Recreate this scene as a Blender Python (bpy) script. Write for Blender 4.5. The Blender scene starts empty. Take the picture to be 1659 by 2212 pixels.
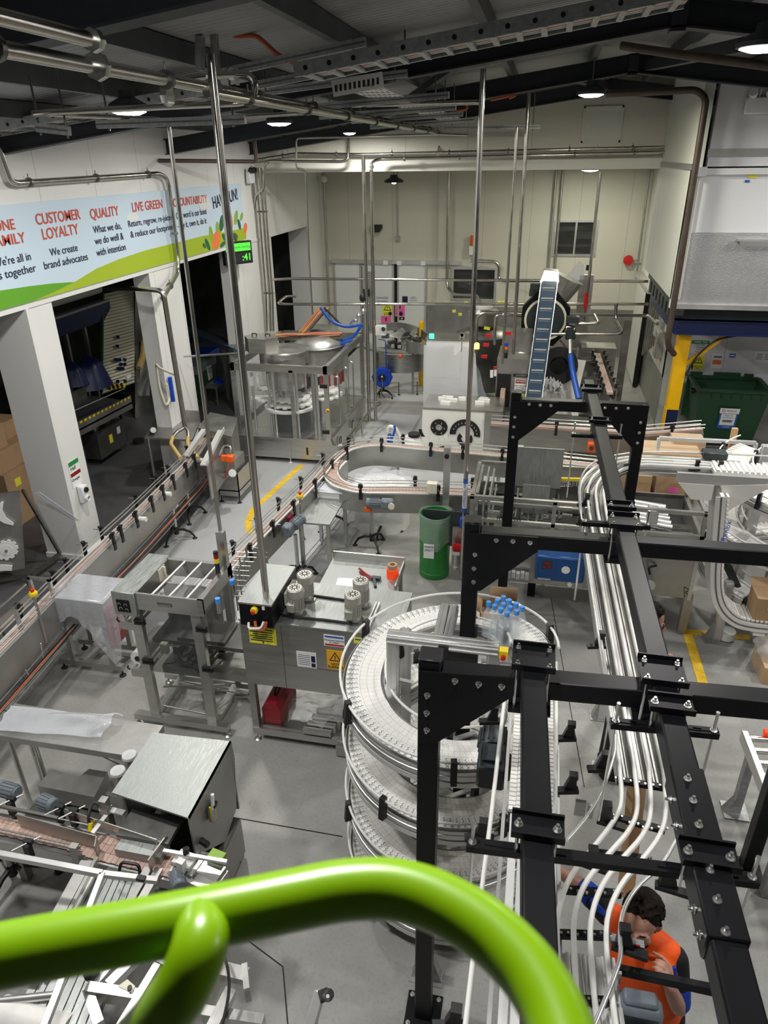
import bpy, bmesh, math, random
from mathutils import Vector, Matrix
PI=math.pi; random.seed(7)
SC=bpy.context.scene; COL=SC.collection
V3=lambda *a: Vector(a)
# ---------------------------------------------------------------- camera frame (also used to turn a photo pixel into a point at a chosen height/depth)
FPX,CX,CY,CAMH=1533.0,829.5,1106.0,4.8
def _basis():
    p=math.atan2(767.0,FPX); yaw=math.atan2(370.0,math.hypot(FPX,767.0)); roll=0.0142
    fh=V3(-math.sin(yaw),math.cos(yaw),0); R=V3(math.cos(yaw),math.sin(yaw),0); U=V3(0,0,1)
    fw=fh*math.cos(p)-U*math.sin(p); dn=-U*math.cos(p)-fh*math.sin(p)
    c,s=math.cos(roll),math.sin(roll)
    return R*c+dn*s, dn*c-R*s, fw
RR,DD,FW=_basis()
def ray(x,y): return FW*FPX+RR*(x-CX)+DD*(y-CY)
def G(x,y,z=0.0):
    v=ray(x,y); return V3(0,0,CAMH)+v*((z-CAMH)/v.z)
def GY(x,y,Y):
    v=ray(x,y); return V3(0,0,CAMH)+v*(Y/v.y)
def GX(x,y,X):
    v=ray(x,y); return V3(0,0,CAMH)+v*(X/v.x)
cd=bpy.data.cameras.new('camera'); cam=bpy.data.objects.new('camera',cd); COL.objects.link(cam)
m=Matrix((RR,-DD,-FW)).transposed().to_4x4(); m.translation=V3(0,0,CAMH); cam.matrix_world=m
cd.sensor_fit='VERTICAL'; cd.sensor_height=36; cd.sensor_width=27; cd.lens=FPX*36/2212; cd.clip_start=.02; cd.clip_end=80
cd.dof.use_dof=True; cd.dof.focus_distance=6.5; cd.dof.aperture_fstop=7.0
SC.camera=cam
SC.view_settings.view_transform='Standard'; SC.view_settings.look='None'; SC.view_settings.gamma=1; SC.view_settings.use_curve_mapping=False
SC.view_settings.exposure=0.0
# ---------------------------------------------------------------- materials
M={}
def mat(name,col,metal=0.0,rough=.5,var=0.0,scale=4.0,bump=0.0,bscale=60.0,stretch=None,emit=None,est=1.0,alpha=1.0,spec=None,rvar=0.0,coat=0.0):
    m=bpy.data.materials.new(name); m.use_nodes=True; nt=m.node_tree; b=nt.nodes['Principled BSDF']
    c=(col[0],col[1],col[2],1); b.inputs['Base Color'].default_value=c
    b.inputs['Metallic'].default_value=metal; b.inputs['Roughness'].default_value=rough
    if spec is not None: b.inputs['Specular IOR Level'].default_value=spec
    if coat: b.inputs['Coat Weight'].default_value=coat; b.inputs['Coat Roughness'].default_value=.08
    if alpha<1: b.inputs['Alpha'].default_value=alpha
    if emit: b.inputs['Emission Color'].default_value=(*emit,1); b.inputs['Emission Strength'].default_value=est
    if var or rvar or bump:
        tc=nt.nodes.new('ShaderNodeTexCoord'); mp=nt.nodes.new('ShaderNodeMapping'); nt.links.new(tc.outputs['Object'],mp.inputs[0])
        if stretch: mp.inputs['Scale'].default_value=stretch
        n=nt.nodes.new('ShaderNodeTexNoise'); n.inputs['Scale'].default_value=scale; n.inputs['Detail'].default_value=6; n.inputs['Roughness'].default_value=.62
        nt.links.new(mp.outputs[0],n.inputs['Vector'])
        if var:
            mx=nt.nodes.new('ShaderNodeMix'); mx.data_type='RGBA'; mx.inputs['A'].default_value=tuple(max(0,v*(1-var)) for v in col)+(1,); mx.inputs['B'].default_value=tuple(min(1,v*(1+var)) for v in col)+(1,)
            mr=nt.nodes.new('ShaderNodeMapRange'); mr.inputs[1].default_value=.3; mr.inputs[2].default_value=.7
            nt.links.new(n.outputs[0],mr.inputs[0]); nt.links.new(mr.outputs[0],mx.inputs['Factor']); nt.links.new(mx.outputs['Result'],b.inputs['Base Color'])
        if rvar:
            mr=nt.nodes.new('ShaderNodeMapRange'); mr.inputs[1].default_value=.3; mr.inputs[2].default_value=.7; mr.inputs[3].default_value=max(.03,rough-rvar); mr.inputs[4].default_value=rough+rvar
            nt.links.new(n.outputs[0],mr.inputs[0]); nt.links.new(mr.outputs[0],b.inputs['Roughness'])
        if bump:
            n2=nt.nodes.new('ShaderNodeTexNoise'); n2.inputs['Scale'].default_value=bscale; n2.inputs['Detail'].default_value=3; nt.links.new(mp.outputs[0],n2.inputs['Vector'])
            bp=nt.nodes.new('ShaderNodeBump'); bp.inputs['Strength'].default_value=bump; bp.inputs['Distance'].default_value=.01; nt.links.new(n2.outputs[0],bp.inputs['Height']); nt.links.new(bp.outputs[0],b.inputs['Normal'])
    M[name]=m; return m
mat('steel',(.53,.525,.50),.93,.33,.10,3,.03,40,(1,1,6),rvar=.07)
mat('steel_dull',(.40,.395,.375),.86,.42,.16,2.5,.04,50,rvar=.09)
mat('steel_dark',(.20,.20,.19),.9,.42,.2,3,rvar=.1)
mat('steel_scratched',(.36,.38,.365),.72,.46,.16,7,.10,30,(9,1.4,1),rvar=.10)
mat('pipe_steel',(.54,.52,.475),1,.22,.08,4,rvar=.06)
mat('galv',(.45,.46,.46),.85,.48,.22,30)
mat('zinc',(.72,.72,.70),1,.28)
mat('alu',(.70,.70,.69),.85,.36,.05,3,rvar=.05)
mat('alu_bright',(.80,.80,.785),.5,.36,.05,3)
mat('black',(.0045,.005,.0065),0,.40,.25,5,.03,200,spec=.26)
mat('black_plastic',(.010,.010,.011),0,.45)
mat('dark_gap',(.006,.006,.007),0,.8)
mat('rafter',(.016,.019,.026),0,.5,.15,2)
mat('purlin',(.10,.105,.105),.3,.5,.2,3)
mat('cream',(.66,.655,.595),0,.5,.035,.8)
mat('white_wall',(.72,.72,.70),0,.45,.03,.8)
mat('white_panel',(.76,.76,.78),0,.42,.03,1)
mat('white',(.82,.82,.80),0,.4)
mat('white_plastic',(.80,.80,.77),0,.42)
mat('rail_white',(.78,.78,.74),0,.32)
mat('belt_white',(.80,.79,.75),0,.42,.03,20)
mat('ivory',(.72,.70,.55),0,.45)
mat('belt_pink',(.52,.36,.30),0,.42,.06,40)
mat('lime',(.205,.40,.0),0,.32,coat=.08)
mat('green_drum',(.018,.20,.035),0,.38,.25,6)
mat('green_bin',(.012,.06,.022),0,.5,.12,4)
mat('green_sign',(.02,.25,.06),0,.5)
mat('blue',(.004,.06,.52),0,.34)
mat('blue_dark',(.006,.016,.085),0,.4)
mat('blue_machine',(.006,.06,.22),0,.38)
mat('blue_hose',(.01,.08,.42),0,.4)
mat('cap_blue',(.06,.30,.78),0,.4)
mat('navy',(.006,.012,.05),0,.4)
mat('yellow',(.80,.60,.01),0,.4)
mat('yellow_post',(.85,.47,.0),0,.42,.06,5)
mat('yellow_line',(.78,.50,.03),0,.6,.2,14)
mat('yellow_hose',(.62,.44,.16),0,.5)
mat('red',(.55,.012,.012),0,.4)
mat('red_dark',(.26,.008,.015),0,.42)
mat('orange',(.90,.13,.015),0,.45)
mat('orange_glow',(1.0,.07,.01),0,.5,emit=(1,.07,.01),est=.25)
mat('vest',(1.0,.105,.006),0,.75,.10,9,.15,30)
mat('shirt_black',(.010,.011,.013),0,.85,.2,20)
mat('shirt_blue',(.008,.05,.42),0,.8)
mat('skin',(.52,.27,.19),0,.5,.08,14)
mat('hair',(.013,.008,.0055),0,.75,.4,60,.8,90,spec=.2)
mat('motor_grey',(.17,.20,.23),.2,.42,.08,8)
mat('motor_dark',(.035,.045,.048),.2,.42,.1,8)
mat('motor_silver',(.47,.46,.41),.5,.45,.08,8)
mat('card',(.42,.27,.15),0,.75,.08,6)
mat('card_pale',(.58,.42,.27),0,.75,.06,6)
mat('timber',(.62,.40,.20),0,.65,.15,8,stretch=(1,1,.2))
mat('paper',(.82,.82,.82),0,.7)
mat('ink',(.015,.015,.02),0,.7)
mat('text_red',(.60,.065,.03),0,.6)
mat('text_navy',(.008,.010,.045),0,.6)
mat('sign_yellow',(.85,.82,.06),0,.6)
mat('sign_amber',(.88,.44,.02),0,.5)
mat('sign_pink',(.90,.14,.42),0,.6)
mat('sign_blue',(.02,.10,.42),0,.5)
mat('banner_sky',(.56,.69,.80),0,.5)
mat('banner_cloud',(.70,.74,.74),0,.5)
mat('banner_green',(.12,.36,.02),0,.5)
mat('banner_lime',(.36,.48,.02),0,.5)
mat('fruit',(.82,.20,.05),0,.5)
mat('leaf',(.03,.12,.05),0,.5)
mat('leaf_light',(.25,.42,.05),0,.5)
mat('film',(.78,.81,.87),0,.10,alpha=.40,bump=1.0,bscale=16)
mat('film_thin',(.80,.82,.84),0,.10,alpha=.22,bump=1.0,bscale=18)
mat('film_milky',(.74,.75,.76),0,.22,alpha=.72,bump=.5,bscale=7)
mat('clear',(.35,.37,.37),0,.04,alpha=.07)
mat('clear_blue',(.06,.10,.16),0,.15,alpha=.6)
mat('bottle',(.80,.86,.90),0,.05,alpha=.20)
mat('smoked',(.06,.065,.065),0,.06,alpha=.40)
mat('glass_dark',(.03,.035,.04),0,.08)
mat('lamp',(1,1,1),emit=(1,.98,.94),est=16)
mat('led_green',(.1,.9,.45),emit=(.05,1,.45),est=1.6)
mat('led_screen',(.05,.6,.05),emit=(.10,.85,.04),est=.9)
mat('amber_lit',(1,.6,.1),emit=(1,.55,.08),est=5)
mat('cable_orange',(.50,.10,.03),0,.5)
mat('cable_black',(.012,.012,.012),0,.5)
mat('cable_yellow',(.60,.45,.06),0,.5)
mat('copper',(.36,.15,.08),.3,.45)
mat('rubber',(.01,.01,.01),0,.7)
mat('rust_pipe',(.09,.065,.05),.4,.5,.2,5)
mat('plate_white',(.74,.73,.68),0,.45)
mat('tub',(.80,.83,.88),0,.3,alpha=.85)
# ---------------------------------------------------------------- mesh builder
def rnd(pts,r,n=5):
    pts=[Vector(p) for p in pts]; out=[pts[0]]
    for i in range(1,len(pts)-1):
        a,b,c=pts[i-1],pts[i],pts[i+1]; u=(a-b); w=(c-b)
        rr=min(r,u.length*.48,w.length*.48)
        if rr<1e-5: out.append(b); continue
        p0=b+u.normalized()*rr; p1=b+w.normalized()*rr
        for k in range(n+1):
            t=k/n; out.append(p0*(1-t)**2+b*2*t*(1-t)+p1*t*t)
    out.append(pts[-1]); return out
def arc(c,r,a0,a1,z,n=24,z1=None):
    z1=z if z1 is None else z1
    return [V3(c[0]+r*math.cos(a0+(a1-a0)*k/n),c[1]+r*math.sin(a0+(a1-a0)*k/n),z+(z1-z)*k/n) for k in range(n+1)]
class MB:
    def __init__(s): s.bm=bmesh.new()
    def box(s,c,d,rz=0,rx=0,ry=0,bev=0):
        m=Matrix.Translation(Vector(c))@Matrix.Rotation(rz,4,'Z')@Matrix.Rotation(ry,4,'Y')@Matrix.Rotation(rx,4,'X')@Matrix.Diagonal((d[0],d[1],d[2],1))
        r=bmesh.ops.create_cube(s.bm,size=1,matrix=m)
        if bev:
            es=list({e for v in r['verts'] for e in v.link_edges})
            bmesh.ops.bevel(s.bm,geom=es,offset=bev,segments=1,affect='EDGES',profile=.5)
        return s
    def bx(s,x0,x1,y0,y1,z0,z1,bev=0): return s.box(((x0+x1)/2,(y0+y1)/2,(z0+z1)/2),(abs(x1-x0),abs(y1-y0),abs(z1-z0)),bev=bev)
    def beam(s,a,b,w,h,bev=0):
        a=Vector(a); b=Vector(b); t=(b-a); L=t.length; t.normalize()
        sd=t.cross(V3(0,0,1))
        if sd.length<1e-4: sd=V3(1,0,0)
        sd.normalize(); up=sd.cross(t)
        m=Matrix((t,sd,up)).transposed().to_4x4(); m.translation=(a+b)/2
        r=bmesh.ops.create_cube(s.bm,size=1,matrix=m@Matrix.Diagonal((L,w,h,1)))
        if bev:
            es=list({e for v in r['verts'] for e in v.link_edges}); bmesh.ops.bevel(s.bm,geom=es,offset=bev,segments=1,affect='EDGES',profile=.5)
        return s
    def cyl(s,a,b,r,n=14,r2=None,caps=True):
        a=Vector(a); b=Vector(b); q=(b-a).to_track_quat('Z','Y').to_matrix().to_4x4(); q.translation=(a+b)/2
        bmesh.ops.create_cone(s.bm,cap_ends=caps,segments=n,radius1=r,radius2=r if r2 is None else r2,depth=(b-a).length,matrix=q); return s
    def sph(s,c,r,sc=(1,1,1),n=12):
        bmesh.ops.create_uvsphere(s.bm,u_segments=n,v_segments=max(6,n*2//3),radius=r,matrix=Matrix.Translation(Vector(c))@Matrix.Diagonal((*sc,1))); return s
    def _rings(s,rings,closed=False,caps=True):
        vs=[[s.bm.verts.new(p) for p in r] for r in rings]; n=len(vs[0]); L=len(vs)
        for i in range(L if closed else L-1):
            A,B=vs[i],vs[(i+1)%L]
            for k in range(n):
                try: s.bm.faces.new((A[k],A[(k+1)%n],B[(k+1)%n],B[k]))
                except ValueError: pass
        if caps and not closed:
            s.bm.faces.new(list(reversed(vs[0]))); s.bm.faces.new(vs[-1])
        return s
    def tube(s,pts,r,n=10,closed=False):
        pts=[Vector(p) for p in pts]; L=len(pts); rings=[]; nrm=None
        for i,p in enumerate(pts):
            if closed: t=pts[(i+1)%L]-pts[i-1]
            else: t=pts[min(i+1,L-1)]-pts[max(i-1,0)]
            if t.length<1e-9: t=V3(0,0,1)
            t.normalize()
            if nrm is None:
                nrm=t.cross(V3(0,0,1))
                if nrm.length<1e-3: nrm=t.cross(V3(1,0,0))
            nrm=nrm-t*nrm.dot(t); nrm.normalize(); bi=t.cross(nrm)
            rk=r[i] if isinstance(r,(list,tuple)) else r
            rings.append([p+nrm*rk*math.cos(2*PI*k/n)+bi*rk*math.sin(2*PI*k/n) for k in range(n)])
        return s._rings(rings,closed)
    def sweep(s,pts,prof,closed=False):
        pts=[Vector(p) for p in pts]; L=len(pts); rings=[]; sd=V3(1,0,0)
        for i,p in enumerate(pts):
            if closed: a,b=pts[i]-pts[i-1],pts[(i+1)%L]-pts[i]
            else: a=pts[i]-pts[max(i-1,0)] if i>0 else pts[1]-pts[0]; b=pts[min(i+1,L-1)]-pts[i] if i<L-1 else a
            t=a.normalized()+b.normalized(); t.normalize(); h=V3(t.x,t.y,0)
            if h.length>1e-3: sd=V3(t.y,-t.x,0).normalized()
            up=sd.cross(t); up.normalize()
            f=1/max(.5,t.dot(b.normalized()))
            rings.append([p+sd*(q[0]*f)+up*q[1] for q in prof])
        return s._rings(rings,closed)
    def flat(s,pts,w,h): return s.sweep(pts,[(-w/2,-h/2),(w/2,-h/2),(w/2,h/2),(-w/2,h/2)])
    def lathe(s,prof,c,n=20,axis=None):
        c=Vector(c); q=Matrix.Identity(3) if axis is None else Vector(axis).to_track_quat('Z','Y').to_matrix()
        rings=[[c+q@V3(max(r,1e-4)*math.cos(2*PI*k/n),max(r,1e-4)*math.sin(2*PI*k/n),z) for k in range(n)] for r,z in prof]
        return s._rings(rings)
    def prism(s,poly,ext):
        ext=Vector(ext); poly=[Vector(p) for p in poly]
        return s._rings([poly,[p+ext for p in poly]])
    def quad(s,*p): s.bm.faces.new([s.bm.verts.new(Vector(q)) for q in p]); return s
    def grid(s,f,nu,nv):
        vs=[[s.bm.verts.new(f(i/nu,j/nv)) for j in range(nv+1)] for i in range(nu+1)]
        for i in range(nu):
            for j in range(nv): s.bm.faces.new((vs[i][j],vs[i+1][j],vs[i+1][j+1],vs[i][j+1]))
        return s
    def build(s,name,material,parent=None,off=None,smooth=True,solid=0,sub=0):
        me=bpy.data.meshes.new(name); bmesh.ops.recalc_face_normals(s.bm,faces=s.bm.faces)
        if off is not None: bmesh.ops.translate(s.bm,verts=s.bm.verts,vec=-Vector(off))
        s.bm.to_mesh(me); s.bm.free()
        me.materials.append(M[material] if isinstance(material,str) else material)
        if smooth:
            me.polygons.foreach_set('use_smooth',[True]*len(me.polygons)); me.set_sharp_from_angle(angle=math.radians(38))
        o=bpy.data.objects.new(name,me); COL.objects.link(o)
        if parent: o.parent=parent
        if solid: md=o.modifiers.new('solid','SOLIDIFY'); md.thickness=solid; md.offset=0
        if sub: md=o.modifiers.new('sub','SUBSURF'); md.levels=md.render_levels=sub
        return o
def tag(o,label,cat,group=None):
    o['label']=label; o['category']=cat
    if group: o['group']=group
    return o
SPLIT={'stand_foot','bolt','nut','anchor_bolt','tie_bolt','cross_tie','clamp_rod','bearer','sleeve','drop_pipe','red_valve','yellow_tag','hinge','roller','rung','base_rail','brace_rod','column','tube_bank','filling_valve','white_part','screw','u_bolt','hanger_rod','guard_bracket','guard_clip','indicator','brace','roll_bracket','frame_leg','sleeve_stripe','infeed_guide','lane_plates','slide_rail','bracket','motor_pack','legs','mast','guide_bar','cable','side_beam','cross_frame','mechanism','bearer','base_frame','post','valve_bank','steel_pack','curved_panel','slat_rail','shelf_rail','chute_plate','regulator','spot','valve_body','hopper_plate','drop_rod'}
def islands(bm):
    bm.verts.ensure_lookup_table(); seen=set(); G_=[]
    for f in bm.faces:
        if f in seen: continue
        st=[f]; seen.add(f); g=[]
        while st:
            q=st.pop(); g.append(q)
            for e in q.edges:
                for h in e.link_faces:
                    if h not in seen: seen.add(h); st.append(h)
        co=[v.co for q in g for v in q.verts]; G_.append([g,[min(c[i] for c in co)-.0015 for i in range(3)],[max(c[i] for c in co)+.0015 for i in range(3)]])
    i=0
    while i<len(G_):
        j=i+1; hit=False
        while j<len(G_):
            A,B=G_[i],G_[j]
            if all(A[1][k]<=B[2][k] and B[1][k]<=A[2][k] for k in range(3)):
                A[0]+=B[0]; A[1]=[min(a,b) for a,b in zip(A[1],B[1])]; A[2]=[max(a,b) for a,b in zip(A[2],B[2])]; G_.pop(j); hit=True
            else: j+=1
        if not hit: i+=1
    return [g[0] for g in G_]
class T:
    """a thing: an Empty at its base that parents its parts (parts are built in world coordinates)"""
    def __init__(s,name,label,cat,loc=(0,0,0),group=None):
        s.loc=Vector(loc); s.o=bpy.data.objects.new(name,None); s.o.empty_display_size=.1; COL.objects.link(s.o); s.o.location=s.loc; tag(s.o,label,cat,group)
    def part(s,name,mb,material,parent=None,label=None,**k):
        if name in SPLIT:
            gs=islands(mb.bm)
            if len(gs)>1:
                out=[]
                for g in gs:
                    m2=MB(); mp={}
                    for f in g:
                        for v in f.verts:
                            if v not in mp: mp[v]=m2.bm.verts.new(v.co)
                        m2.bm.faces.new([mp[v] for v in f.verts])
                    out.append(m2.build(name,material,parent or s.o,s.loc,**k))
                mb.bm.free(); return out[0]
        o=mb.build(name,material,parent or s.o,s.loc,**k)
        if label: o['label']=label
        return o
    def text(s,body,size,loc,face,material,parent=None,**k): return text(body,size,loc,face,material,parent or s.o,s.loc,**k)
def copytree(o,loc=None,rz=None,label=None,parent=None,group=None):
    c=o.copy(); COL.objects.link(c)
    if parent is not None: c.parent=parent
    for ch in list(o.children): copytree(ch,parent=c)
    if loc is not None: c.location=loc
    if rz is not None: c.rotation_euler=(0,0,rz)
    if label: c['label']=label
    if group: c['group']=group
    return c
def single(name,mb,material,label,cat,group=None,**k): return tag(mb.build(name,material,**k),label,cat,group)
def struct(name,mb,material,**k):
    o=mb.build(name,material,**k)
    if not k.get('parent'): o['kind']='structure'
    return o
FACE={'+X':((0,1,0),(0,0,1)),'-X':((0,-1,0),(0,0,1)),'-Y':((1,0,0),(0,0,1)),'+Z':((1,0,0),(0,1,0))}
def text(body,size,loc,face,material,parent=None,off=None,bold=0.0,align='CENTER',sx=1.0,rot=0.0,name='lettering',ext=.0006,tilt=None,line=1.0):
    cu=bpy.data.curves.new(name,'FONT'); cu.body=body; cu.size=size; cu.align_x=align; cu.align_y='CENTER'; cu.offset=bold*size; cu.extrude=ext; cu.space_line=line
    cu.materials.append(M[material]); o=bpy.data.objects.new(name,cu); COL.objects.link(o)
    if isinstance(face,str): x,y=[Vector(v) for v in FACE[face]]
    else: x,y=[Vector(v).normalized() for v in face]
    z=x.cross(y).normalized()
    mw=Matrix((x,y,z)).transposed().to_4x4(); mw=mw@Matrix.Rotation(rot,4,'Z')@Matrix.Diagonal((sx,1,1,1))
    mw.translation=Vector(loc)-(Vector(off) if off is not None else V3(0,0,0))
    bpy.context.view_layer.update(); me=bpy.data.meshes.new_from_object(o.evaluated_get(bpy.context.evaluated_depsgraph_get())); me.name=name
    bpy.data.objects.remove(o); bpy.data.curves.remove(cu)
    if not me.materials: me.materials.append(M[material])
    o=bpy.data.objects.new(name,me); COL.objects.link(o); o.parent=parent; o.matrix_basis=mw
    return o
# ================================================================ SETTING
XL,YF,XR=-5.72,19.4,2.42
def seam(name,col,axis,period,off,rough=.48,w=.007,dark=.45,horiz=None):
    m=mat(name,col,0,rough,.035,.7); nt=m.node_tree; b=nt.nodes['Principled BSDF']
    tc=nt.nodes.new('ShaderNodeTexCoord'); sp=nt.nodes.new('ShaderNodeSeparateXYZ'); nt.links.new(tc.outputs['Object'],sp.inputs[0])
    a=nt.nodes.new('ShaderNodeMath'); a.operation='ADD'; a.inputs[1].default_value=off+100*period; nt.links.new(sp.outputs[axis],a.inputs[0])
    d=nt.nodes.new('ShaderNodeMath'); d.operation='MODULO'; d.inputs[1].default_value=period; nt.links.new(a.outputs[0],d.inputs[0])
    l=nt.nodes.new('ShaderNodeMath'); l.operation='LESS_THAN'; l.inputs[1].default_value=w; nt.links.new(d.outputs[0],l.inputs[0])
    mx=nt.nodes.new('ShaderNodeMix'); mx.data_type='RGBA'; src=b.inputs['Base Color'].links[0].from_socket
    nt.links.new(src,mx.inputs['A']); mx.inputs['B'].default_value=tuple(c*dark for c in col)+(1,); nt.links.new(l.outputs[0],mx.inputs['Factor']); nt.links.new(mx.outputs['Result'],b.inputs['Base Color'])
    return m
seam('panel_x',(.62,.60,.52),0,1.17,.35); seam('panel_y',(.66,.655,.60),1,1.17,.2); seam('panel_w',(.74,.74,.72),1,1.15,.1); seam('panel_sign',(.70,.70,.74),0,1.17,.1)
def floor_mat(name,c0,c1,c2,rough):
    m=bpy.data.materials.new(name); m.use_nodes=True; nt=m.node_tree; b=nt.nodes['Principled BSDF']; N=nt.nodes.new; K=nt.links.new
    tc=N('ShaderNodeTexCoord')
    def noise(s,d,lo,hi):
        n=N('ShaderNodeTexNoise'); n.inputs['Scale'].default_value=s; n.inputs['Detail'].default_value=d; n.inputs['Roughness'].default_value=.65; K(tc.outputs['Object'],n.inputs['Vector'])
        r=N('ShaderNodeMapRange'); r.inputs[1].default_value=lo; r.inputs[2].default_value=hi; K(n.outputs[0],r.inputs[0]); return r.outputs[0]
    m1=N('ShaderNodeMix'); m1.data_type='RGBA'; m1.inputs['A'].default_value=(*c0,1); m1.inputs['B'].default_value=(*c1,1); K(noise(.55,8,.35,.65),m1.inputs['Factor'])
    m2=N('ShaderNodeMix'); m2.data_type='RGBA'; m2.inputs['B'].default_value=(*c2,1); K(m1.outputs['Result'],m2.inputs['A'])
    f=N('ShaderNodeMath'); f.operation='MULTIPLY'; f.inputs[1].default_value=.45; K(noise(38,4,.52,.75),f.inputs[0]); K(f.outputs[0],m2.inputs['Factor'])
    K(m2.outputs['Result'],b.inputs['Base Color'])
    rr=N('ShaderNodeMapRange'); rr.inputs[3].default_value=rough-.1; rr.inputs[4].default_value=rough+.16; K(noise(1.3,5,.3,.7),rr.inputs[0]); K(rr.outputs[0],b.inputs['Roughness'])
    bp=N('ShaderNodeBump'); bp.inputs['Strength'].default_value=.06; bp.inputs['Distance'].default_value=.01; K(noise(60,3,.3,.7),bp.inputs['Height']); K(bp.outputs[0],b.inputs['Normal'])
    M[name]=m
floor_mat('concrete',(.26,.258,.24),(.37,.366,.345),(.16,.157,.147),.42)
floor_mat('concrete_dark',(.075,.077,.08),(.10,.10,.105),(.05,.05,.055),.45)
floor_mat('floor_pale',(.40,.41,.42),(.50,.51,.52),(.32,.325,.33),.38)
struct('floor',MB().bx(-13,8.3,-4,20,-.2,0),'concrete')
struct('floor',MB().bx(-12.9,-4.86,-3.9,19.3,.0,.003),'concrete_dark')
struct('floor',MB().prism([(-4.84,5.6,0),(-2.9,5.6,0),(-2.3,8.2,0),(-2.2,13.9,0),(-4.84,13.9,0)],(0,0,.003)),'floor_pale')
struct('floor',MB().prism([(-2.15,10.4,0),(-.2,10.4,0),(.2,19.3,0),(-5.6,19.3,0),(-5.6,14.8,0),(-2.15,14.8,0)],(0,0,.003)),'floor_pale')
# floor joint and painted lines
struct('trim_1',MB().flat([G(0,1530,.002),G(500,1765,.002),G(740,1807,.002)],.008,.002).flat([G(1190,1290,.002),G(1262,1700,.002)],.006,.002),'dark_gap')
yl=[G(652,1004,.004),G(545,1103,.004),G(536,1130,.004),G(540,1153,.004)]
struct('trim_2',MB().flat(yl,.10,.003),'yellow_line')
struct('trim_3',MB().flat([V3(2.9,7.07,.004),V3(1.93,7.05,.004),V3(1.94,6.12,.004),V3(3.4,6.16,.004)],.10,.003),'yellow_line')
def wallY(name,x0,x1,z0,z1,y0,y1,holes,material):
    xs=sorted({x0,x1,*[h[0] for h in holes],*[h[1] for h in holes]}); zs=sorted({z0,z1,*[h[2] for h in holes],*[h[3] for h in holes]}); mb=MB()
    for a,b in zip(xs,xs[1:]):
        for c,d in zip(zs,zs[1:]):
            mx,mz=(a+b)/2,(c+d)/2
            if not any(h[0]<mx<h[1] and h[2]<mz<h[3] for h in holes): mb.bx(a,b,y0,y1,c,d)
    bmesh.ops.remove_doubles(mb.bm,verts=mb.bm.verts,dist=1e-5)
    return struct(name,mb,material,smooth=False)
W1=(.30,1.25,2.56,3.30); W2=(-2.22,-1.16,1.42,2.15)
wallY('wall_far',XL-.5,XR+.3,0,5.3,YF,YF+.15,[W1,W2],'panel_x')
struct('wall_far_wainscot',MB().bx(-2.98,XR,YF-.012,YF,0,1.22),'steel_dull')
struct('wall_behind_window',MB().bx(-3,2.6,YF+1.6,YF+1.7,.8,4.2),'cream')
for i,w in enumerate((W1,W2)):
    x0,x1,z0,z1=w; fr=MB(); t=.055
    for a in ((x0-t,x1+t,z0-t,z0),(x0-t,x1+t,z1,z1+t),(x0-t,x0,z0,z1),(x1,x1+t,z0,z1)): fr.bx(a[0],a[1],YF-.03,YF+.03,a[2],a[3])
    if i==0: fr.bx((x0+x1)/2-.022,(x0+x1)/2+.022,YF-.02,YF+.03,z0,z1)
    f=struct('window_%d'%(i+1),fr,'alu'); 
    g=MB().bx(x0,x1,YF+.005,YF+.012,z0,z1).build('glass','smoked',f)
    s=MB()
    if i==0: s.beam((x0,YF+.5,3.1),(x1,YF+.7,3.12),.04,.10).beam((x0,YF+.4,2.72),(x1,YF+.5,2.72),.05,.05).box((x0+.7,YF+.7,2.95),(.5,.2,.18))
    else: s.box((x0+.3,YF+.7,1.7),(.5,.3,.22)).beam((x0,YF+.5,1.98),(x0+.6,YF+.5,1.98),.03,.03).beam((x0+.7,YF+.5,1.7),(x1,YF+.5,1.72),.05,.06).cyl((x0+.3,YF+.3,1.62),(x0+.6,YF+.5,1.5),.03)
    s.build('machinery_beyond','steel',f)
struct('wall_left',MB().bx(XL-.5,XL,-3.9,7.74,3.30,5.6).bx(XL-.27,XL,7.74,YF,3.30,5.6)
       .bx(XL-.5,XL,-3.9,3.6,0,3.3).bx(XL-.5,XL,7.27,7.74,0,3.3).bx(XL-.27,XL,10.1,11.07,0,3.3).bx(XL-.27,XL,13.25,15.4,0,3.3).bx(XL-.5,XL,18.0,YF,0,3.3),'panel_w',smooth=False)
struct('trim_4',MB().bx(XL-.52,XL+.02,7.24,7.29,.0,3.3).bx(XL,XL+.015,3.6,18.0,3.30,3.34).bx(XL-.53,XL+.04,7.22,7.8,0,.07).bx(XL,XL+.012,10.08,10.13,0,3.3).bx(XL,XL+.012,11.03,11.07,0,3.3),'white_wall')
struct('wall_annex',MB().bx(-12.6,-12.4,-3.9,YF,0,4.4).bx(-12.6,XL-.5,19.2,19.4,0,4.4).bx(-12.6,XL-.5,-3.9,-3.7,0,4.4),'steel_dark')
struct('ceiling_annex_block',MB().bx(-12.6,XL-.45,-3.9,YF,4.3,4.4),'purlin')  # annex ceiling added out of view to block light
struct('wall_right_far',MB().bx(XR,XR+.15,13.9,YF,0,5.3),'panel_y')
struct('wall_right_far_wainscot',MB().bx(XR-.012,XR,13.9,YF,0,1.0),'steel_dull')
struct('baseboard_right',MB().prism([(XR,13.9,0),(XR-.07,13.9,0),(XR,13.9,.10)],(0,5.5,0)),'concrete')
struct('wall_right_sign',MB().bx(2.42,8.2,13.9,14.05,0,2.45),'panel_sign')
struct('wall_right_sign_wainscot',MB().bx(2.6,8.2,13.885,13.9,0,.92),'steel_dull')
struct('trim_5',MB().bx(2.6,8.2,13.86,13.9,.92,.95).bx(2.42,8.2,13.6,13.9,0,.09),'alu')
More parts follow.
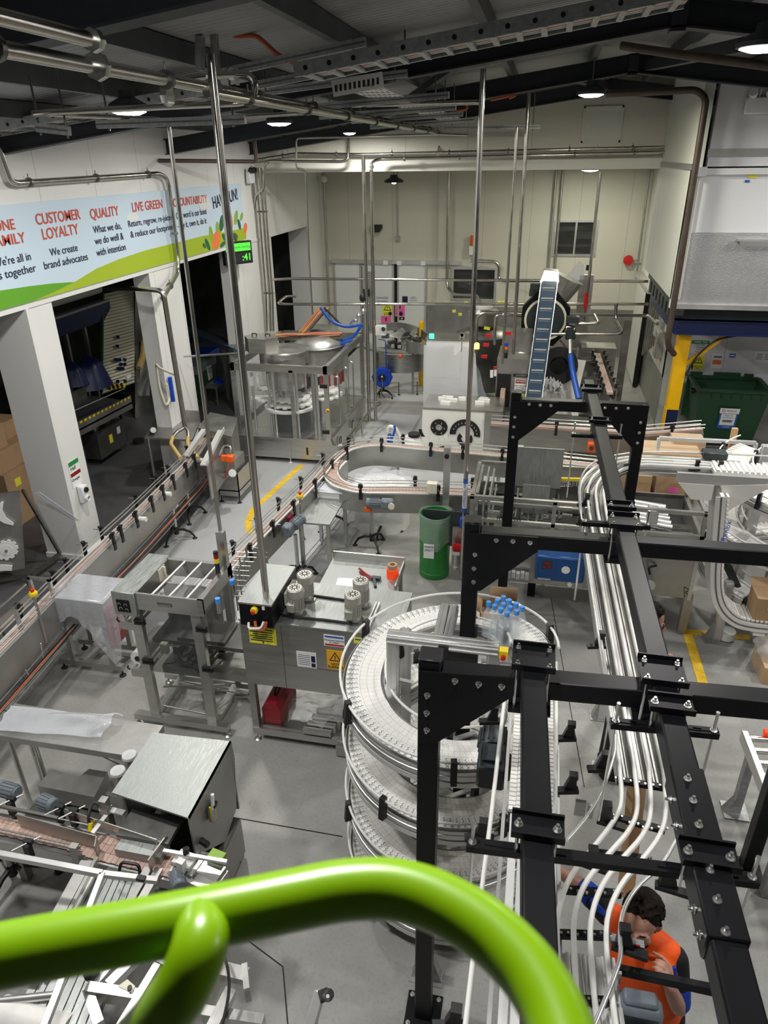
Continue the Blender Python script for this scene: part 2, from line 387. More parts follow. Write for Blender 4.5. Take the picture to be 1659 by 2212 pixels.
struct('wall_header',MB().bx(XL,1.95,14.85,15.0,4.72,6.25),'panel_x')
struct('trim_6',MB().bx(XL,1.95,14.76,15.02,4.55,4.72),'cream')
hp=MB(); 
for a in ((.52,1.20,5.52,5.55),(.52,1.20,4.98,5.01),(.52,.55,4.98,5.55),(1.17,1.20,4.98,5.55)): hp.bx(a[0],a[1],14.82,14.85,a[2],a[3])
hp.bx(.55,1.17,14.84,14.851,5.0,5.53); struct('trim_7',hp,'cream')
struct('wall_right_upper',MB().bx(1.95,2.08,11.62,15.0,2.83,6.2),'cream')
struct('trim_8',MB().bx(1.93,1.95,11.62,14.9,4.58,4.66),'galv')
struct('wall_right_end',MB().bx(8.1,8.25,-4,14,0,6.2),'purlin')
struct('wall_back',MB().bx(-13,8.25,-4.1,-3.95,0,6.4),'purlin')  # unseen back and right end walls, coloured dark to deepen contrast
struct('ceiling_far',MB().bx(XL-.3,XR+.3,14.95,YF+.1,5.25,5.35),'cream')
# roof
AX=.95
def zb(x): return 5.73-.129*abs(x-AX)      # underside of rafters
def corr():
    m=mat('roof_sheet',(.32,.32,.32),.1,.5,.12,1.2); nt=m.node_tree; b=nt.nodes['Principled BSDF']
    tc=nt.nodes.new('ShaderNodeTexCoord'); w=nt.nodes.new('ShaderNodeTexWave'); w.bands_direction='Y'; w.inputs['Scale'].default_value=3.2; w.inputs['Distortion'].default_value=0
    nt.links.new(tc.outputs['Object'],w.inputs['Vector']); bp=nt.nodes.new('ShaderNodeBump'); bp.inputs['Strength'].default_value=.7; bp.inputs['Distance'].default_value=.02; nt.links.new(w.outputs[0],bp.inputs['Height']); nt.links.new(bp.outputs[0],b.inputs['Normal'])
corr()
rs=MB()
for xa,xb in ((-6.3,AX),(AX,8.3)):
    h=.36; rs.prism([(xa,-4.2,zb(xa)+h),(xb,-4.2,zb(xb)+h),(xb,-4.2,zb(xb)+h+.05),(xa,-4.2,zb(xa)+h+.05)],(0,19.3,0))
struct('ceiling',rs,'roof_sheet')
def rafter(n,y,fl=.16,d=.21,x1=8.1,x0=XL):
    mb=MB()
    for xa,xb in ((x0,AX),(AX,x1)):
        for (w,lo,hi) in ((fl,0,.014),(.03,.014,d-.014),(fl,d-.014,d)):
            mb.prism([(xa,y-w/2,zb(xa)+lo),(xb,y-w/2,zb(xb)+lo),(xb,y-w/2,zb(xb)+hi),(xa,y-w/2,zb(xa)+hi)],(0,w,0))
    mb.bx(AX-.06,AX+.06,y-fl/2,y+fl/2,zb(AX)-.03,zb(AX)+d)
    struct('trim_rafter_%d'%n,mb,'rafter')
for i,y in enumerate((-.2,3.6,7.45,11.2,14.62)): rafter(i+1,y)
k=0
for x in (-5.0,-3.9,-2.8,-1.7,-.6,.45,1.45,2.5,3.6,4.7):
    k+=1; z=zb(x)+.21; struct('trim_purlin_%d'%k,MB().bx(x-.035,x+.035,-4,14.6,z,z+.145),'purlin')
# brace tubes between rafters
struct('trim_brace_1',MB().beam((-.6,7.5,zb(-.6)+.16),(-2.0,11.1,zb(-2)+.14),.07,.07),'rafter')
struct('trim_brace_2',MB().beam((1.9,7.5,zb(1.9)+.05),(1.15,11.1,zb(1.15)+.1),.12,.12).beam((.2,11.2,zb(.2)+.08),(.9,14.5,zb(.9)+.08),.12,.10),'rafter')
# far sliding doors
def leaf(n,x0,x1,z1=2.24):
    o=struct('door_%d'%n,MB().bx(x0,x1,YF-.07,YF-.02,.05,z1),'panel_w'); fr=MB()
    for a in ((x0-.02,x0+.03),(x1-.03,x1+.02)): fr.bx(a[0],a[1],YF-.085,YF-.02,.04,z1+.02)
    fr.bx(x0,x1,YF-.085,YF-.02,z1-.01,z1+.03); fr.build('door_frame','alu',o); return o
d1=leaf(1,-5.45,-4.72); d2=leaf(2,-4.66,-3.83); d3=leaf(3,-3.70,-2.95)
for d,x in ((d2,-3.92),(d3,-3.62)): MB().lathe([(.0,0),(.05,0),(.05,.02),(.03,.02),(.03,.03),(0,.03)],(x,YF-.07,.98),14,(0,-1,0)).build('door_lock','black_plastic',d)
struct('trim_9',MB().bx(-3.80,-3.71,YF-.05,YF,.0,2.3),'dark_gap')
struct('trim_10',MB().bx(-5.55,-2.05,YF-.12,YF-.02,2.27,2.36),'alu')
tr=MB()
for x in (-4.02,-3.66,-3.02): tr.bx(x-.06,x+.06,YF-.14,YF-.12,2.25,2.36)
struct('trim_11',tr,'white')
# ---------------------------------------------------------------- BANNER
def fit(body,pl,pr,hpx,X,material,parent,off,bold=.02,up=0.0):
    a=GX(*pl,X); b=GX(*pr,X); mx,my=(pl[0]+pr[0])/2,(pl[1]+pr[1])/2
    h=GX(mx,my-hpx/2,X).z-GX(mx,my+hpx/2,X).z
    o=text(body,h/.72,(X,(a.y+b.y)/2,(a.z+b.z)/2),'+X',material,parent,off,bold=bold*.35)
    w=max(v.co.x for v in o.data.vertices)-min(v.co.x for v in o.data.vertices)
    tilt=math.atan2(b.z-a.z,b.y-a.y); s=(b.y-a.y)/max(w,1e-3)
    o.matrix_basis=o.matrix_basis@Matrix.Rotation(tilt if abs(tilt)>.06 else 0,4,'Z')@Matrix.Diagonal((s,1,1,1)); return o
BX=XL+.03
ban=T('wall_banner','long sky-blue company values banner with green hills on the left wall','banner',(BX,9,3.9))
bs=ban.part('panel',MB().bx(XL+.001,BX-.006,4.6,13.93,3.365,4.39),'banner_sky')
def poly(px,material,x,name='artwork',par=None):
    p=[GX(a,b,XL) for a,b in px]; return ban.part(name,MB().prism([(x,q.y,max(3.366,q.z)) for q in p],(.003,0,0)),material,par or bs)
poly([(-60,700),(-60,634),(0,627),(60,618),(110,612),(157,609),(190,612),(120,650),(40,690)],'banner_green',BX-.006,'hill')
poly([(40,668),(65,656),(110,632),(157,609),(205,580),(253,560),(310,541),(362,528),(434,510),(529,492),(529,516),(440,545),(320,580),(200,617),(110,645),(60,660)],'banner_lime',BX-.0055,'hill')
def ell(c,rx,ry,material,x,rot=0,name='artwork'):
    P=[]
    for k in range(20):
        u,v=rx*math.cos(2*PI*k/20),ry*math.sin(2*PI*k/20); P.append((c[0]+u*math.cos(rot)-v*math.sin(rot),c[1]+u*math.sin(rot)+v*math.cos(rot)))
    poly(P,material,x,name)
for c,rx,ry in (((437,437),12,16),((445,445),9,10),((283,470),14,10)): ell(c,rx,ry,'banner_cloud',BX-.0058+.0003*(ry-10),name='cloud')
for c,rx,ry,mt,r in (((464,520),9,21,'fruit',.15),((491,484),9,26,'fruit',0),((527,493),4,12,'fruit',.1),((445,528),4,14,'leaf',-.35),((438,531),3,6,'leaf',-.4),((453,505),4,17,'leaf_light',-.15),((467,498),4,20,'leaf_light',-.05),((476,482),5,18,'leaf',.1),((474,492),4,14,'leaf_light',.3),((484,515),5,12,'leaf',-.6),((502,511),9,8,'leaf',.5),((507,470),4,16,'leaf_light',.1),((519,468),3,9,'leaf_light',.2),((514,485),3,12,'leaf',-.2),((478,528),4,8,'leaf',.7)): ell(c,rx,ry,mt,BX-.005+.0004*random.random(),r)
for body,pl,pr,h,mt,bd in (
 ('ONE',(-14,491),(32,485),24,'text_red',.03),('FAMILY',(-22,525),(54,514),24,'text_red',.03),("We're all in",(-14,568),(67,555),19,'text_navy',.01),('this together',(-26,600),(78,580),19,'text_navy',.01),
 ('CUSTOMER',(77,475),(173,464),24,'text_red',.03),('LOYALTY',(91,507),(169,496),24,'text_red',.03),('We create',(108,545),(168,536),17,'text_navy',.01),('brand advocates',(95,572),(190,557),17,'text_navy',.01),
 ('QUALITY',(195,464),(256,456),22,'text_red',.03),('What we do,',(202,497),(262,488),16,'text_navy',.01),('we do well &',(205,521),(267,511),16,'text_navy',.01),('with intention',(209,546),(272,534),16,'text_navy',.01),
 ('LIVE GREEN',(286,449),(351,441),20,'text_red',.03),('Return, regrow, re-juice',(277,483),(368,471),14,'text_navy',.01),('& reduce our footprint',(282,506),(372,492),14,'text_navy',.01),
 ('ACCOUNTABILITY',(367,440),(447,430),18,'text_red',.03),('Our word is our bond',(381,467),(446,457),14,'text_navy',.01),('- say it, own it, do it',(384,488),(446,477),14,'text_navy',.01),('HAVE FUN!',(460,440),(513,420),26,'text_navy',.03)):
    fit(body,pl,pr,h,BX,mt,ban.o,ban.loc,bold=bd)
# ---------------------------------------------------------------- LAMPS
def highbay(loc,r,power,label,col=(1,.97,.92),dark=False,group='high bay lamps under the roof',spot=True):
    x,y,z=loc; t=T('high_bay_lamp',label,'lamp',(x,y,z),group)
    t.part('housing',MB().lathe([(.02,.16),(r*.35,.155),(r*.42,.10),(r*.9,.055),(r,.03),(r*.98,0),(r*.85,-.005)],loc,24),'black_plastic' if dark else 'motor_dark')
    rr=r*(.25 if dark else .86); t.part('diffuser',MB().lathe([(0,-.035),(rr*.6,-.03),(rr,-.008),(rr,0),(0,0)],loc,20),'lamp')
    t.part('hook',MB().cyl((x,y,z+.15),(x,y,min(zb(x)+.2,z+.5)),.008,8),'steel_dark')
    L=bpy.data.lights.new('high_bay_light','AREA'); L.shape='DISK'; L.size=2*max(rr,.15); L.energy=power; L.color=col
    o=bpy.data.objects.new('high_bay_light',L); COL.objects.link(o); o.location=(x,y,z-.05); o.parent=None
hb=lambda p,z: tuple(G(p[0],p[1],z))
WARM=(1.0,.99,.80); COOL=(1.0,.98,.96)
LP=92
highbay(hb((278,240),5.18),.17,LP,'large bright high bay lamp above the banner, nearest of the left row')
highbay(hb((603,266),5.2),.17,LP,'bright high bay lamp under the roof, middle of the left row')
highbay(hb((755,287),5.18),.12,LP,'small bright high bay lamp in front of the header wall, farthest of the left row')
highbay(hb((1277,204),5.48),.18,LP,'bright high bay lamp near the ridge in front of the cream header wall',WARM)
highbay(tuple(GY(1275,367,17.3)),.2,60,'round high bay lamp hanging below the header in the far room',WARM)
highbay(tuple(GY(851,394,17.3)),.22,14,'black shaded pendant lamp on a chain before the far wall',WARM,True)
highbay(hb((1650,102),5.5),.2,LP,'bright high bay lamp at the right edge beside the ridge beam')
for x,y,z in ((-3.6,2.9,5.05),(-.6,1.5,5.68),(4.6,6.2,5.2),(4.8,10.6,5.2),(3.9,2.4,5.4)):  # out-of-view lamps; the second is placed to brighten the handrail top
    highbay((x,y,z),.18,LP,'unseen high bay lamp hanging over the near half of the hall',COOL)
w=bpy.data.worlds.new('world'); SC.world=w; w.use_nodes=True; w.node_tree.nodes['Background'].inputs[0].default_value=(.5,.55,.6,1); w.node_tree.nodes['Background'].inputs[1].default_value=.015
# ================================================================ GREEN HANDRAIL
hz=4.33
pts=[G(x,y,hz) for x,y in ((-260,2118),(0,2064),(400,1992),(740,1921),(841,1917),(925,1937),(1010,1980),(1080,2030),(1150,2105),(1195,2180),(1222,2250),(1250,2360))]
hr=T('handrail','lime green tubular handrail curving across the foreground above the machines','handrail',pts[3])
hr.part('top_rail',MB().tube(rnd(pts,.06,5),.0205,24),'lime')
dp=lambda x,y,d: V3(0,0,CAMH)+ray(x,y)*(d/FPX)
p0=G(437,1978,hz); hr.part('rail_post',MB().tube(rnd([p0,dp(434,2045,.462),dp(400,2130,.455),dp(338,2212,.46),dp(225,2330,.48),dp(115,2420,.5)],.03,6),.0188,20),'lime')
# ================================================================ BLACK GANTRY
def hexbolt(mb,c,n,r=.011,h=.012):
    c=Vector(c); n=Vector(n); mb.cyl(c,c+n*.003,r*1.35,14); mb.cyl(c+n*.003,c+n*h,r,6); mb.cyl(c+n*h,c+n*(h+.012),r*.55,8)
def portal(label,xl,xr,y0,y1,ztop,gl,bl,right_post=None,gr=None,br=None):
    yL,yR=y0,y1; t=T('gantry_portal',label,'gantry',(xl,yL,0),'black portal frames of the gantry')
    t.part('post',MB().bx(xl-.05,xl+.05,yL-.05,yL+.05,.012,ztop+.055,bev=.006),'black')
    t.part('post_cap',MB().bx(xl-.052,xl+.052,yL-.052,yL+.052,ztop+.055,ztop+.066,bev=.004),'black_plastic')
    bp=MB().bx(xl-.11,xl+.11,yL-.11,yL+.11,0,.012); b=t.part('base_plate',bp,'black')
    bb=MB(); [hexbolt(bb,(xl+sx*.085,yL+sy*.085,.012),(0,0,1)) for sx in (-1,1) for sy in (-1,1)]; t.part('anchor_bolt',bb,'zinc',b)
    t.part('cross_beam',MB().beam((xl+.05,yL,ztop-.05),(xr,yR,ztop-.05),.10,.10,.006),'black')
    def gus(px,bolts,x,y):
        P=[GY(a,b_,y-.055) for a,b_ in px]; g=t.part('gusset_plate',MB().prism([(p.x,y-.055,p.z) for p in P],(0,-.008,0)),'black')
        m=MB(); 
        for a,b_ in bolts: q=GY(a,b_,y-.063); hexbolt(m,(q.x,y-.063,q.z),(0,-1,0))
        t.part('bolt',m,'zinc',g)
    gus(gl,bl,xl,yL)
    if right_post:
        x,y=right_post; t.part('post',MB().bx(x-.05,x+.05,y-.05,y+.05,.0,ztop+.0,bev=.006),'black')
        if gr: gus(gr,br,x,y)
    return t
portal('black steel portal nearest the handrail, its post standing in front of the white spiral conveyor',-.345,1.75,2.56,2.67,2.73,
 [(905,1448),(1112,1462),(1112,1500),(944,1602),(905,1605)],[(983,1470),(1034,1477),(1084,1482),(923,1501),(922,1539),(922,1576)])
portal('black steel portal with a dark gusset plate, standing in front of the blue glue unit',-.285,1.75,3.93,4.0,2.73,
 [(1014,1150),(1163,1160),(1162,1190),(1038,1275),(1009,1275)],[(1072,1167),(1108,1169),(1145,1172),(1026,1198),(1024,1228),(1023,1257)])
portal('far black steel portal with two gusset plates beside the bucket elevator',-.13,.98,6.65,6.67,2.73,
 [(1106,866),(1206,868),(1206,887),(1118,952),(1102,953)],[(1143,873),(1167,875),(1190,876),(1112,901),(1110,922),(1108,944)],(1.03,6.67),
 [(1300,870),(1400,876),(1388,978),(1365,968),(1300,892)],[(1307,881),(1331,882),(1357,882),(1384,913),(1381,935),(1377,957)])
q=G(1612,1878); pp=T('gantry_post','black square post at the right edge standing beside the roller conveyor','post',(q.x,q.y,0))
pp.part('post',MB().bx(q.x-.05,q.x+.05,q.y-.05,q.y+.05,.0,2.73,bev=.006),'black'); pp.part('base_plate',MB().bx(q.x-.1,q.x+.1,q.y-.1,q.y+.1,0,.012),'black')
# longitudinal beams on top
def lx(x0,y0,x1,y1,y): return x0+(x1-x0)*(y-y0)/(y1-y0)
LB=(.105,2.6,.16,1.0); RB=(.575,5.65,.655,1.9)
lb=T('gantry_beam','black square beam running over the straight white belt from the nearest portal','beam',(.1,2.6,2.73),'black longitudinal beams of the gantry')
lb.part('beam',MB().beam((lx(*LB,2.64),2.64,2.78),(lx(*LB,.35),.35,2.78),.10,.10,.008),'black')
rb=T('gantry_beam','long black square beam over the curved aluminium guides, with a bolted splice sleeve','beam',(.57,6.9,2.73),'black longitudinal beams of the gantry')
rb.part('beam',MB().beam((lx(*RB,7.05),7.05,2.78),(lx(*RB,.3),.3,2.78),.10,.10,.008),'black')
sl=MB(); a=V3(lx(*RB,2.04),2.04,2.784); b=V3(lx(*RB,1.40),1.40,2.784); sl.beam(a,b,.116,.112,.006); slo=rb.part('splice_sleeve',sl,'black')
sb=MB()
for x,y in ((1485,1683),(1497,1730),(1509,1783),(1534,1880),(1549,1945),(1567,2014)): hexbolt(sb,G(x,y,2.841),(0,0,1),.010,.010)
for yy in (1.93,1.82,1.52,1.44): hexbolt(sb,(lx(*RB,yy)-.058,yy,2.78),(-1,0,0),.010,.010)
rb.part('bolt',sb,'zinc',slo)
def clamp(c,w,l,label,low=True,zt=2.83,drop=.24):
    x,y=c; t=T('beam_clamp',label,'clamp plate',(x,y,zt),'clamp plates holding the gantry beams together')
    p=MB().bx(x-w/2,x+w/2,y-l/2,y+l/2,zt,zt+.008)
    for s in (-1,1): p.bx(x-w/2,x+w/2,y+s*l/2-.004,y+s*l/2+.004,zt,zt+.03)
    t.part('top_plate',p,'black')
    bo=MB(); ro=MB()
    ys=(-1,1) if l>.1 else (0,)
    for sx in (-1,1):
        for sy in ys:
            X,Y=x+sx*(w/2-.025),y+sy*(l/2-.025); hexbolt(bo,(X,Y,zt+.008),(0,0,1),.010,.011)
            if low: ro.cyl((X,Y,zt-drop+.01),(X,Y,zt),.006,8)
    t.part('nut',bo,'zinc')
    if low:
        t.part('clamp_rod',ro,'zinc'); t.part('bottom_plate',MB().bx(x-w/2,x+w/2,y-l/2,y+l/2,zt-drop,zt-drop+.01),'black')
    return t
clamp((lx(*LB,2.56),2.56),.185,.17,'square black clamp plate where the short beam crosses the nearest portal')
clamp((lx(*RB,2.57),2.57),.185,.17,'square black clamp plate where the long beam crosses the nearest portal')
clamp((lx(*RB,3.97),3.97),.185,.17,'square black clamp plate where the long beam crosses the middle portal')
clamp((lx(*RB,6.70),6.70),.185,.16,'square black clamp plate where the long beam crosses the far portal')
def hanger(y,x0,x1,beams,label,zb_,dark=True):
    t=T('hanger_bar',label,'hanger',((x0+x1)/2,y,2.69),'black hanger bars below the gantry beams')
    ym=lambda x:y+.05*(x-x0)
    bar=MB().beam((x0,ym(x0),2.705),(x1,ym(x1),2.705),.04,.028); 
    for k in (.12,.3,.72,.88): X=x0+(x1-x0)*k; bar.beam((X-.05,ym(X),2.72),(X+.05,ym(X),2.72),.012,.004)
    t.part('strut',bar,'black')
    for X in (x0+.02,x1-.02):
        r=t.part('threaded_rod',MB().cyl((X,ym(X),zb_),(X,ym(X),2.80),.0062,8),'zinc'); n=MB(); hexbolt(n,(X,ym(X),2.72),(0,0,1),.011,.011); n.cyl((X,ym(X),2.80),(X,ym(X),2.815),.008,8); t.part('nut',n,'zinc',r)
    for i,B in enumerate(beams):
        X=lx(*B,y); p=MB().bx(X-.085,X+.085,y-.045,y+.045,2.835,2.843).bx(X-.085,X+.085,y-.049,y-.041,2.835,2.862).bx(X-.085,X+.085,y+.041,y+.049,2.835,2.862)
        p=t.part('clamp_plate',p,'black'); n=MB()
        for s in (-1,1): hexbolt(n,(X+s*.062,y,2.843),(0,0,1),.011,.014); n.cyl((X+s*.062,y,2.68),(X+s*.062,y,2.84),.006,8)
        t.part('u_bolt',n,'zinc',p)
    return t
hanger(1.67,-.09,.84,(LB,RB),'long black hanger bar joining both gantry beams above the S-bend guides',2.1)
hanger(2.36,.43,.85,(RB,),'black hanger bar just in front of the nearest portal cross beam',2.14)
hanger(4.17,.38,.80,(RB,),'black hanger bar just beyond the middle portal cross beam',2.12)
hanger(5.78,.36,.77,(RB,),'black hanger bar between the middle and far portals',2.13)
# ================================================================ UPPER CONVEYOR (guides, S bend, bed)
ZR=2.10
up=T('guide_conveyor','aluminium bottle conveyor with four white guide rails bending in an S under the black beam','conveyor',(.65,4,2.0))
straight=lambda o: [V3(.60+o,5.9,ZR),V3(.683+o,2.72,ZR)]
def bend(o):   # far curve: from the straight run round to the right
    P=[]
    for k in range(13):
        a=PI-(PI/2)*k/12; p=V3(1.22+.62*math.cos(a),5.9+.9486*math.sin(a),ZR); t=V3(-.62*math.sin(a),.9486*math.cos(a),0).normalized(); P.append(p+V3(-t.y,t.x,0)*-o if False else p+V3(math.cos(a)/.62,math.sin(a)/.9486,0).normalized()*-o)
    return list(reversed(P))
offs=(-.105,-.036,.036,.105)
curves=([(1345,1690),(1345,1730),(1330,1770),(1275,1840),(1225,1900),(1203,1980),(1203,2050),(1215,2212),(1225,2330)],
 [(1375,1700),(1380,1740),(1365,1790),(1310,1850),(1260,1910),(1238,1980),(1240,2060),(1250,2212),(1262,2330)],
 [(1405,1690),(1408,1750),(1395,1800),(1340,1860),(1300,1910),(1275,1980),(1275,2060),(1290,2212),(1305,2330)],
 [(1432,1690),(1440,1750),(1430,1800),(1395,1850),(1340,1910),(1310,1980),(1310,2060),(1330,2212),(1345,2330)])
def smooth(P,it=2):
    for _ in range(it):
        Q=[P[0]]
        for a,b in zip(P,P[1:]): Q+= [a*.75+b*.25,a*.25+b*.75]
        Q.append(P[-1]); P=Q
    return P
allr=[]
for o,c in zip(offs,curves):
    far=[V3(2.05,6.8486-o,ZR+.01)]+bend(o)[0:]
    near=smooth([V3(.683+o,2.78,ZR)]+[G(x,y,ZR) for x,y in c[1:]],2)
    P=far+[V3(.60+o,5.6,ZR)]+near; allr.append(near)
    r=up.part('guide_rail',MB().sweep(P,[(-.007,-.02),(.007,-.02),(.0105,-.004),(.0105,.006),(.006,.012),(-.006,.012),(-.0105,.006),(-.0105,-.004)]),'rail_white')
# outer round rails
outer=smooth([G(1659,985,2.16),G(1450,975,2.16),G(1340,978,2.16),G(1272,1000,2.16),G(1248,1045,2.16),G(1255,1110,2.16),G(1267,1200,2.16),G(1300,1420,2.16),G(1322,1560,2.16),G(1331,1600,2.16),G(1325,1645,2.16),G(1285,1745,2.16),G(1225,1815,2.16)],2)
up.part('outer_rail',MB().tube(outer,.0085,10),'alu')
up.part('outer_rail',MB().tube(smooth([G(1462,1812,2.14),G(1430,1870,2.14),G(1375,1915,2.14),G(1345,1965,2.14),G(1338,2020,2.14),G(1343,2065,2.14),G(1322,2125,2.14),G(1285,2212,2.14),G(1250,2300,2.14)],2),.0085,10),'alu')
# bed: ribbed aluminium channels
def bed(P,w,ribs,z0,name='bed'):
    m=MB(); 
    for k in range(ribs):
        o=-w/2+w*(k+.5)/ribs; prof=[(o-w/ribs*.42,-.022),(o+w/ribs*.42,-.022),(o+w/ribs*.42,.004),(o+w/ribs*.22,.004),(o+w/ribs*.16,-.004),(o-w/ribs*.16,-.004),(o-w/ribs*.22,.004),(o-w/ribs*.42,.004)]
        m.sweep(P,prof)
    return up.part(name,m,'steel_dull' if name=='bed' else 'alu_bright')
bp_=[V3(2.05,5.9+1.53*.62,2.062)]+[V3(p.x,p.y,2.052) for p in bend(0)]+[V3(.60,5.6,2.052),V3(.684,2.70,2.052)]
bed(bp_,.225,5,2.05)
b0=(G(1203,2050,2.055)+G(1332,2076,2.055))/2; b1=V3(b0.x+.09,.55,2.055); bed([b0,b1],.215,5,2.05,'end_bed')
sf=MB(); 
for o in (-.108,.108): sf.sweep([V3(.60+o,5.6,2.03),V3(.684+o,2.72,2.03)],[(-.006,-.03),(.006,-.03),(.006,.03),(-.006,.03)])
up.part('side_frame',sf,'alu')
tie=MB()
for k in (3,8,13,18,23,28):
    L=[r[min(k,len(r)-1)] for r in allr]; a,b=L[0],L[-1]; d=(b-a).normalized(); tie.beam(a-d*.01+V3(0,0,-.035),b+d*.01+V3(0,0,-.035),.03,.022)
tieo=up.part('cross_tie',tie,'black'); tb=MB()
for k in (3,8,13,18,23,28):
    for r in allr:
        p=r[min(k,len(r)-1)]
        for s in (-.018,.018): tb.cyl((p.x+s,p.y,p.z-.026),(p.x+s,p.y,p.z-.018),.006,6)
up.part('tie_bolt',tb,'zinc',tieo)
def rbr(x,y,z,dirx,s=1.0,par=None,t=up):   # black A-shaped rail bracket
    m=MB(); m.beam((x,y,z),(x-dirx*.11*s,y-.02,z-.005),.035,.02); m.prism([(x-dirx*.01,y-.015,z),(x-dirx*.07*s,y-.015,z),(x-dirx*.045*s,y-.015,z+.085*s),(x-dirx*.015*s,y-.015,z+.085*s)],(0,.03,0)); m.box((x-dirx*.03*s,y,z+.09*s),(.04,.036,.022))
    return t.part('rail_bracket',m,'black_plastic')
for px,dx in (((1308,1395),1),((1318,1660),1),((1275,1090),1),((1245,1130),-1)): q=G(*px,2.06); rbr(q.x,q.y,q.z,dx)
q=G(1290,1770,2.08); rbr(q.x,q.y,q.z,-1,1.1); q=G(1415,1910,2.06); rbr(q.x,q.y,q.z,-1,1.3); q=G(1345,2050,2.06); rbr(q.x-.04,q.y+.01,q.z,-1,1.2)
m=MB(); a=G(1345,2075,2.06); m.beam((.47,1.865,2.07),(.60,1.865,2.06),.03,.02); up.part('reader_bracket',m,'alu')
up.part('reader_window',MB().box((.565,1.85,2.075),(.035,.006,.008)),'red_dark')
up.part('support_arm',MB().beam(G(1338,2095,2.06),G(1548,2140,2.3),.025,.03),'black')
# gear motor beside the end bed
q=G(1378,2195,2.0); mo=MB().lathe([(.0,-.16),(.062,-.16),(.07,-.14),(.07,.02),(.06,.05),(0,.05)],(q.x+.005,q.y-.10,q.z-.03),18,(0,1,0))
for k in range(14):
    a=2*PI*k/14; mo.box((q.x+.005+.073*math.cos(a),q.y-.16,q.z-.03+.073*math.sin(a)),(.012,.14,.008),ry=-a)
g=up.part('gear_motor',mo,'motor_grey'); up.part('gearbox',MB().box((q.x,q.y+.01,q.z-.01),(.16,.085,.15),bev=.018).box((q.x,q.y+.02,q.z+.07),(.12,.06,.03),bev=.01),'motor_grey',g)
br=MB().box((q.x-.10,q.y+.02,q.z+.02),(.02,.10,.12)).box((q.x-.085,q.y+.09,q.z+.06),(.05,.012,.06)); up.part('motor_bracket',br,'white')
# conveyor legs down to the floor
for px in ((1295,1548),(1302,1660)):
    b=G(*px); x,y=b.x+.02,b.y; m=MB()
    for sx,sy in ((0,0),): m.bx(x-.04,x+.04,y-.04,y+.04,.01,1.99)
    for s in (-1,1): m.bx(x+s*.02-.003,x+s*.02+.003,y-.042,y+.042,.01,1.99)
    l=up.part('leg',m,'alu'); f=MB().bx(x-.11,x+.11,y-.07,y+.07,0,.01); f.prism([(x-.1,y-.03,.01),(x-.04,y-.03,.01),(x-.04,y-.03,.2)],(0,.06,0)); up.part('foot_plate',f,'galv',l)
single('timber_plank',MB().beam(G(1377,1685,1.95),G(1352,1925,1.02),.045,.09),'timber','pale pine timber plank seen between the S-bend guide rails','plank')
# glowing orange strip added in place of the second worker's vest
single('vest_strip',MB().box(G(1374,1365,1.99),(.012,.16,.05)),'orange_glow','added orange strip standing in for the second worker vest beside the black beam','tag')
# ================================================================ STRAIGHT OUTFEED CONVEYOR under the short beam
lc=T('belt_conveyor','straight white plastic belt conveyor under the short black beam, fed by the tall spiral','conveyor',(.16,2.5,2.0))
m=MB().bx(.055,.265,2.42,3.30,2.02,2.045); n=0; y=2.43
while y<3.29:
    for k in range(6): m.box((.072+.035*k,y+(.006 if k%2 else 0),2.05),(.031,.021,.012))
    y+=.027
lc.part('belt',m,'belt_white')
m=MB()
for k in range(5): x=.065+.042*k; m.bx(x,x+.034,.45,2.40,2.025,2.05)
lc.part('slide_bed',m,'alu_bright')
lc.part('end_sprocket',MB().bx(.055,.265,2.36,2.43,1.97,2.035).cyl((.05,2.4,1.99),(.27,2.4,1.99),.03,12),'black_plastic')
for x in (.035,.285): lc.part('side_frame',MB().bx(x-.008,x+.008,.45,3.35,1.97,2.04),'alu')
for P in ([V3(.0,3.30,2.16),V3(-.02,2.3,2.16),V3(-.04,1.6,2.16),V3(-.06,.5,2.16)],[V3(.275,3.45,2.14),G(1202,1560,2.14),G(1200,1700,2.14),G(1196,1928,2.14)],[G(1189,1900,2.10),G(1190,2060,2.10),G(1196,2300,2.10)]): lc.part('guide_rail',MB().tube(P,.010,10),'rail_white')
for x,y,d in ((.31,2.95,1),(.31,2.6,1),(.32,2.20,-1),(-.02,2.25,1),(-.05,1.45,1),(-.02,3.0,1)): rbr(x+(.07 if x>0 else -.0),y,2.05,d if x>0 else 1,1,None,lc)
lc.part('cross_tie',MB().bx(-.12,.0,2.23,2.27,2.03,2.05).bx(-.10,.40,1.40,1.44,1.98,2.0),'black')
m=MB(); q=G(1253,1745,2.0); m.box((q.x,q.y,q.z),(.05,.02,.09)).box((q.x+.045,q.y-.01,q.z+.0),(.03,.02,.08)); lc.part('sensor_bracket',m,'zinc')
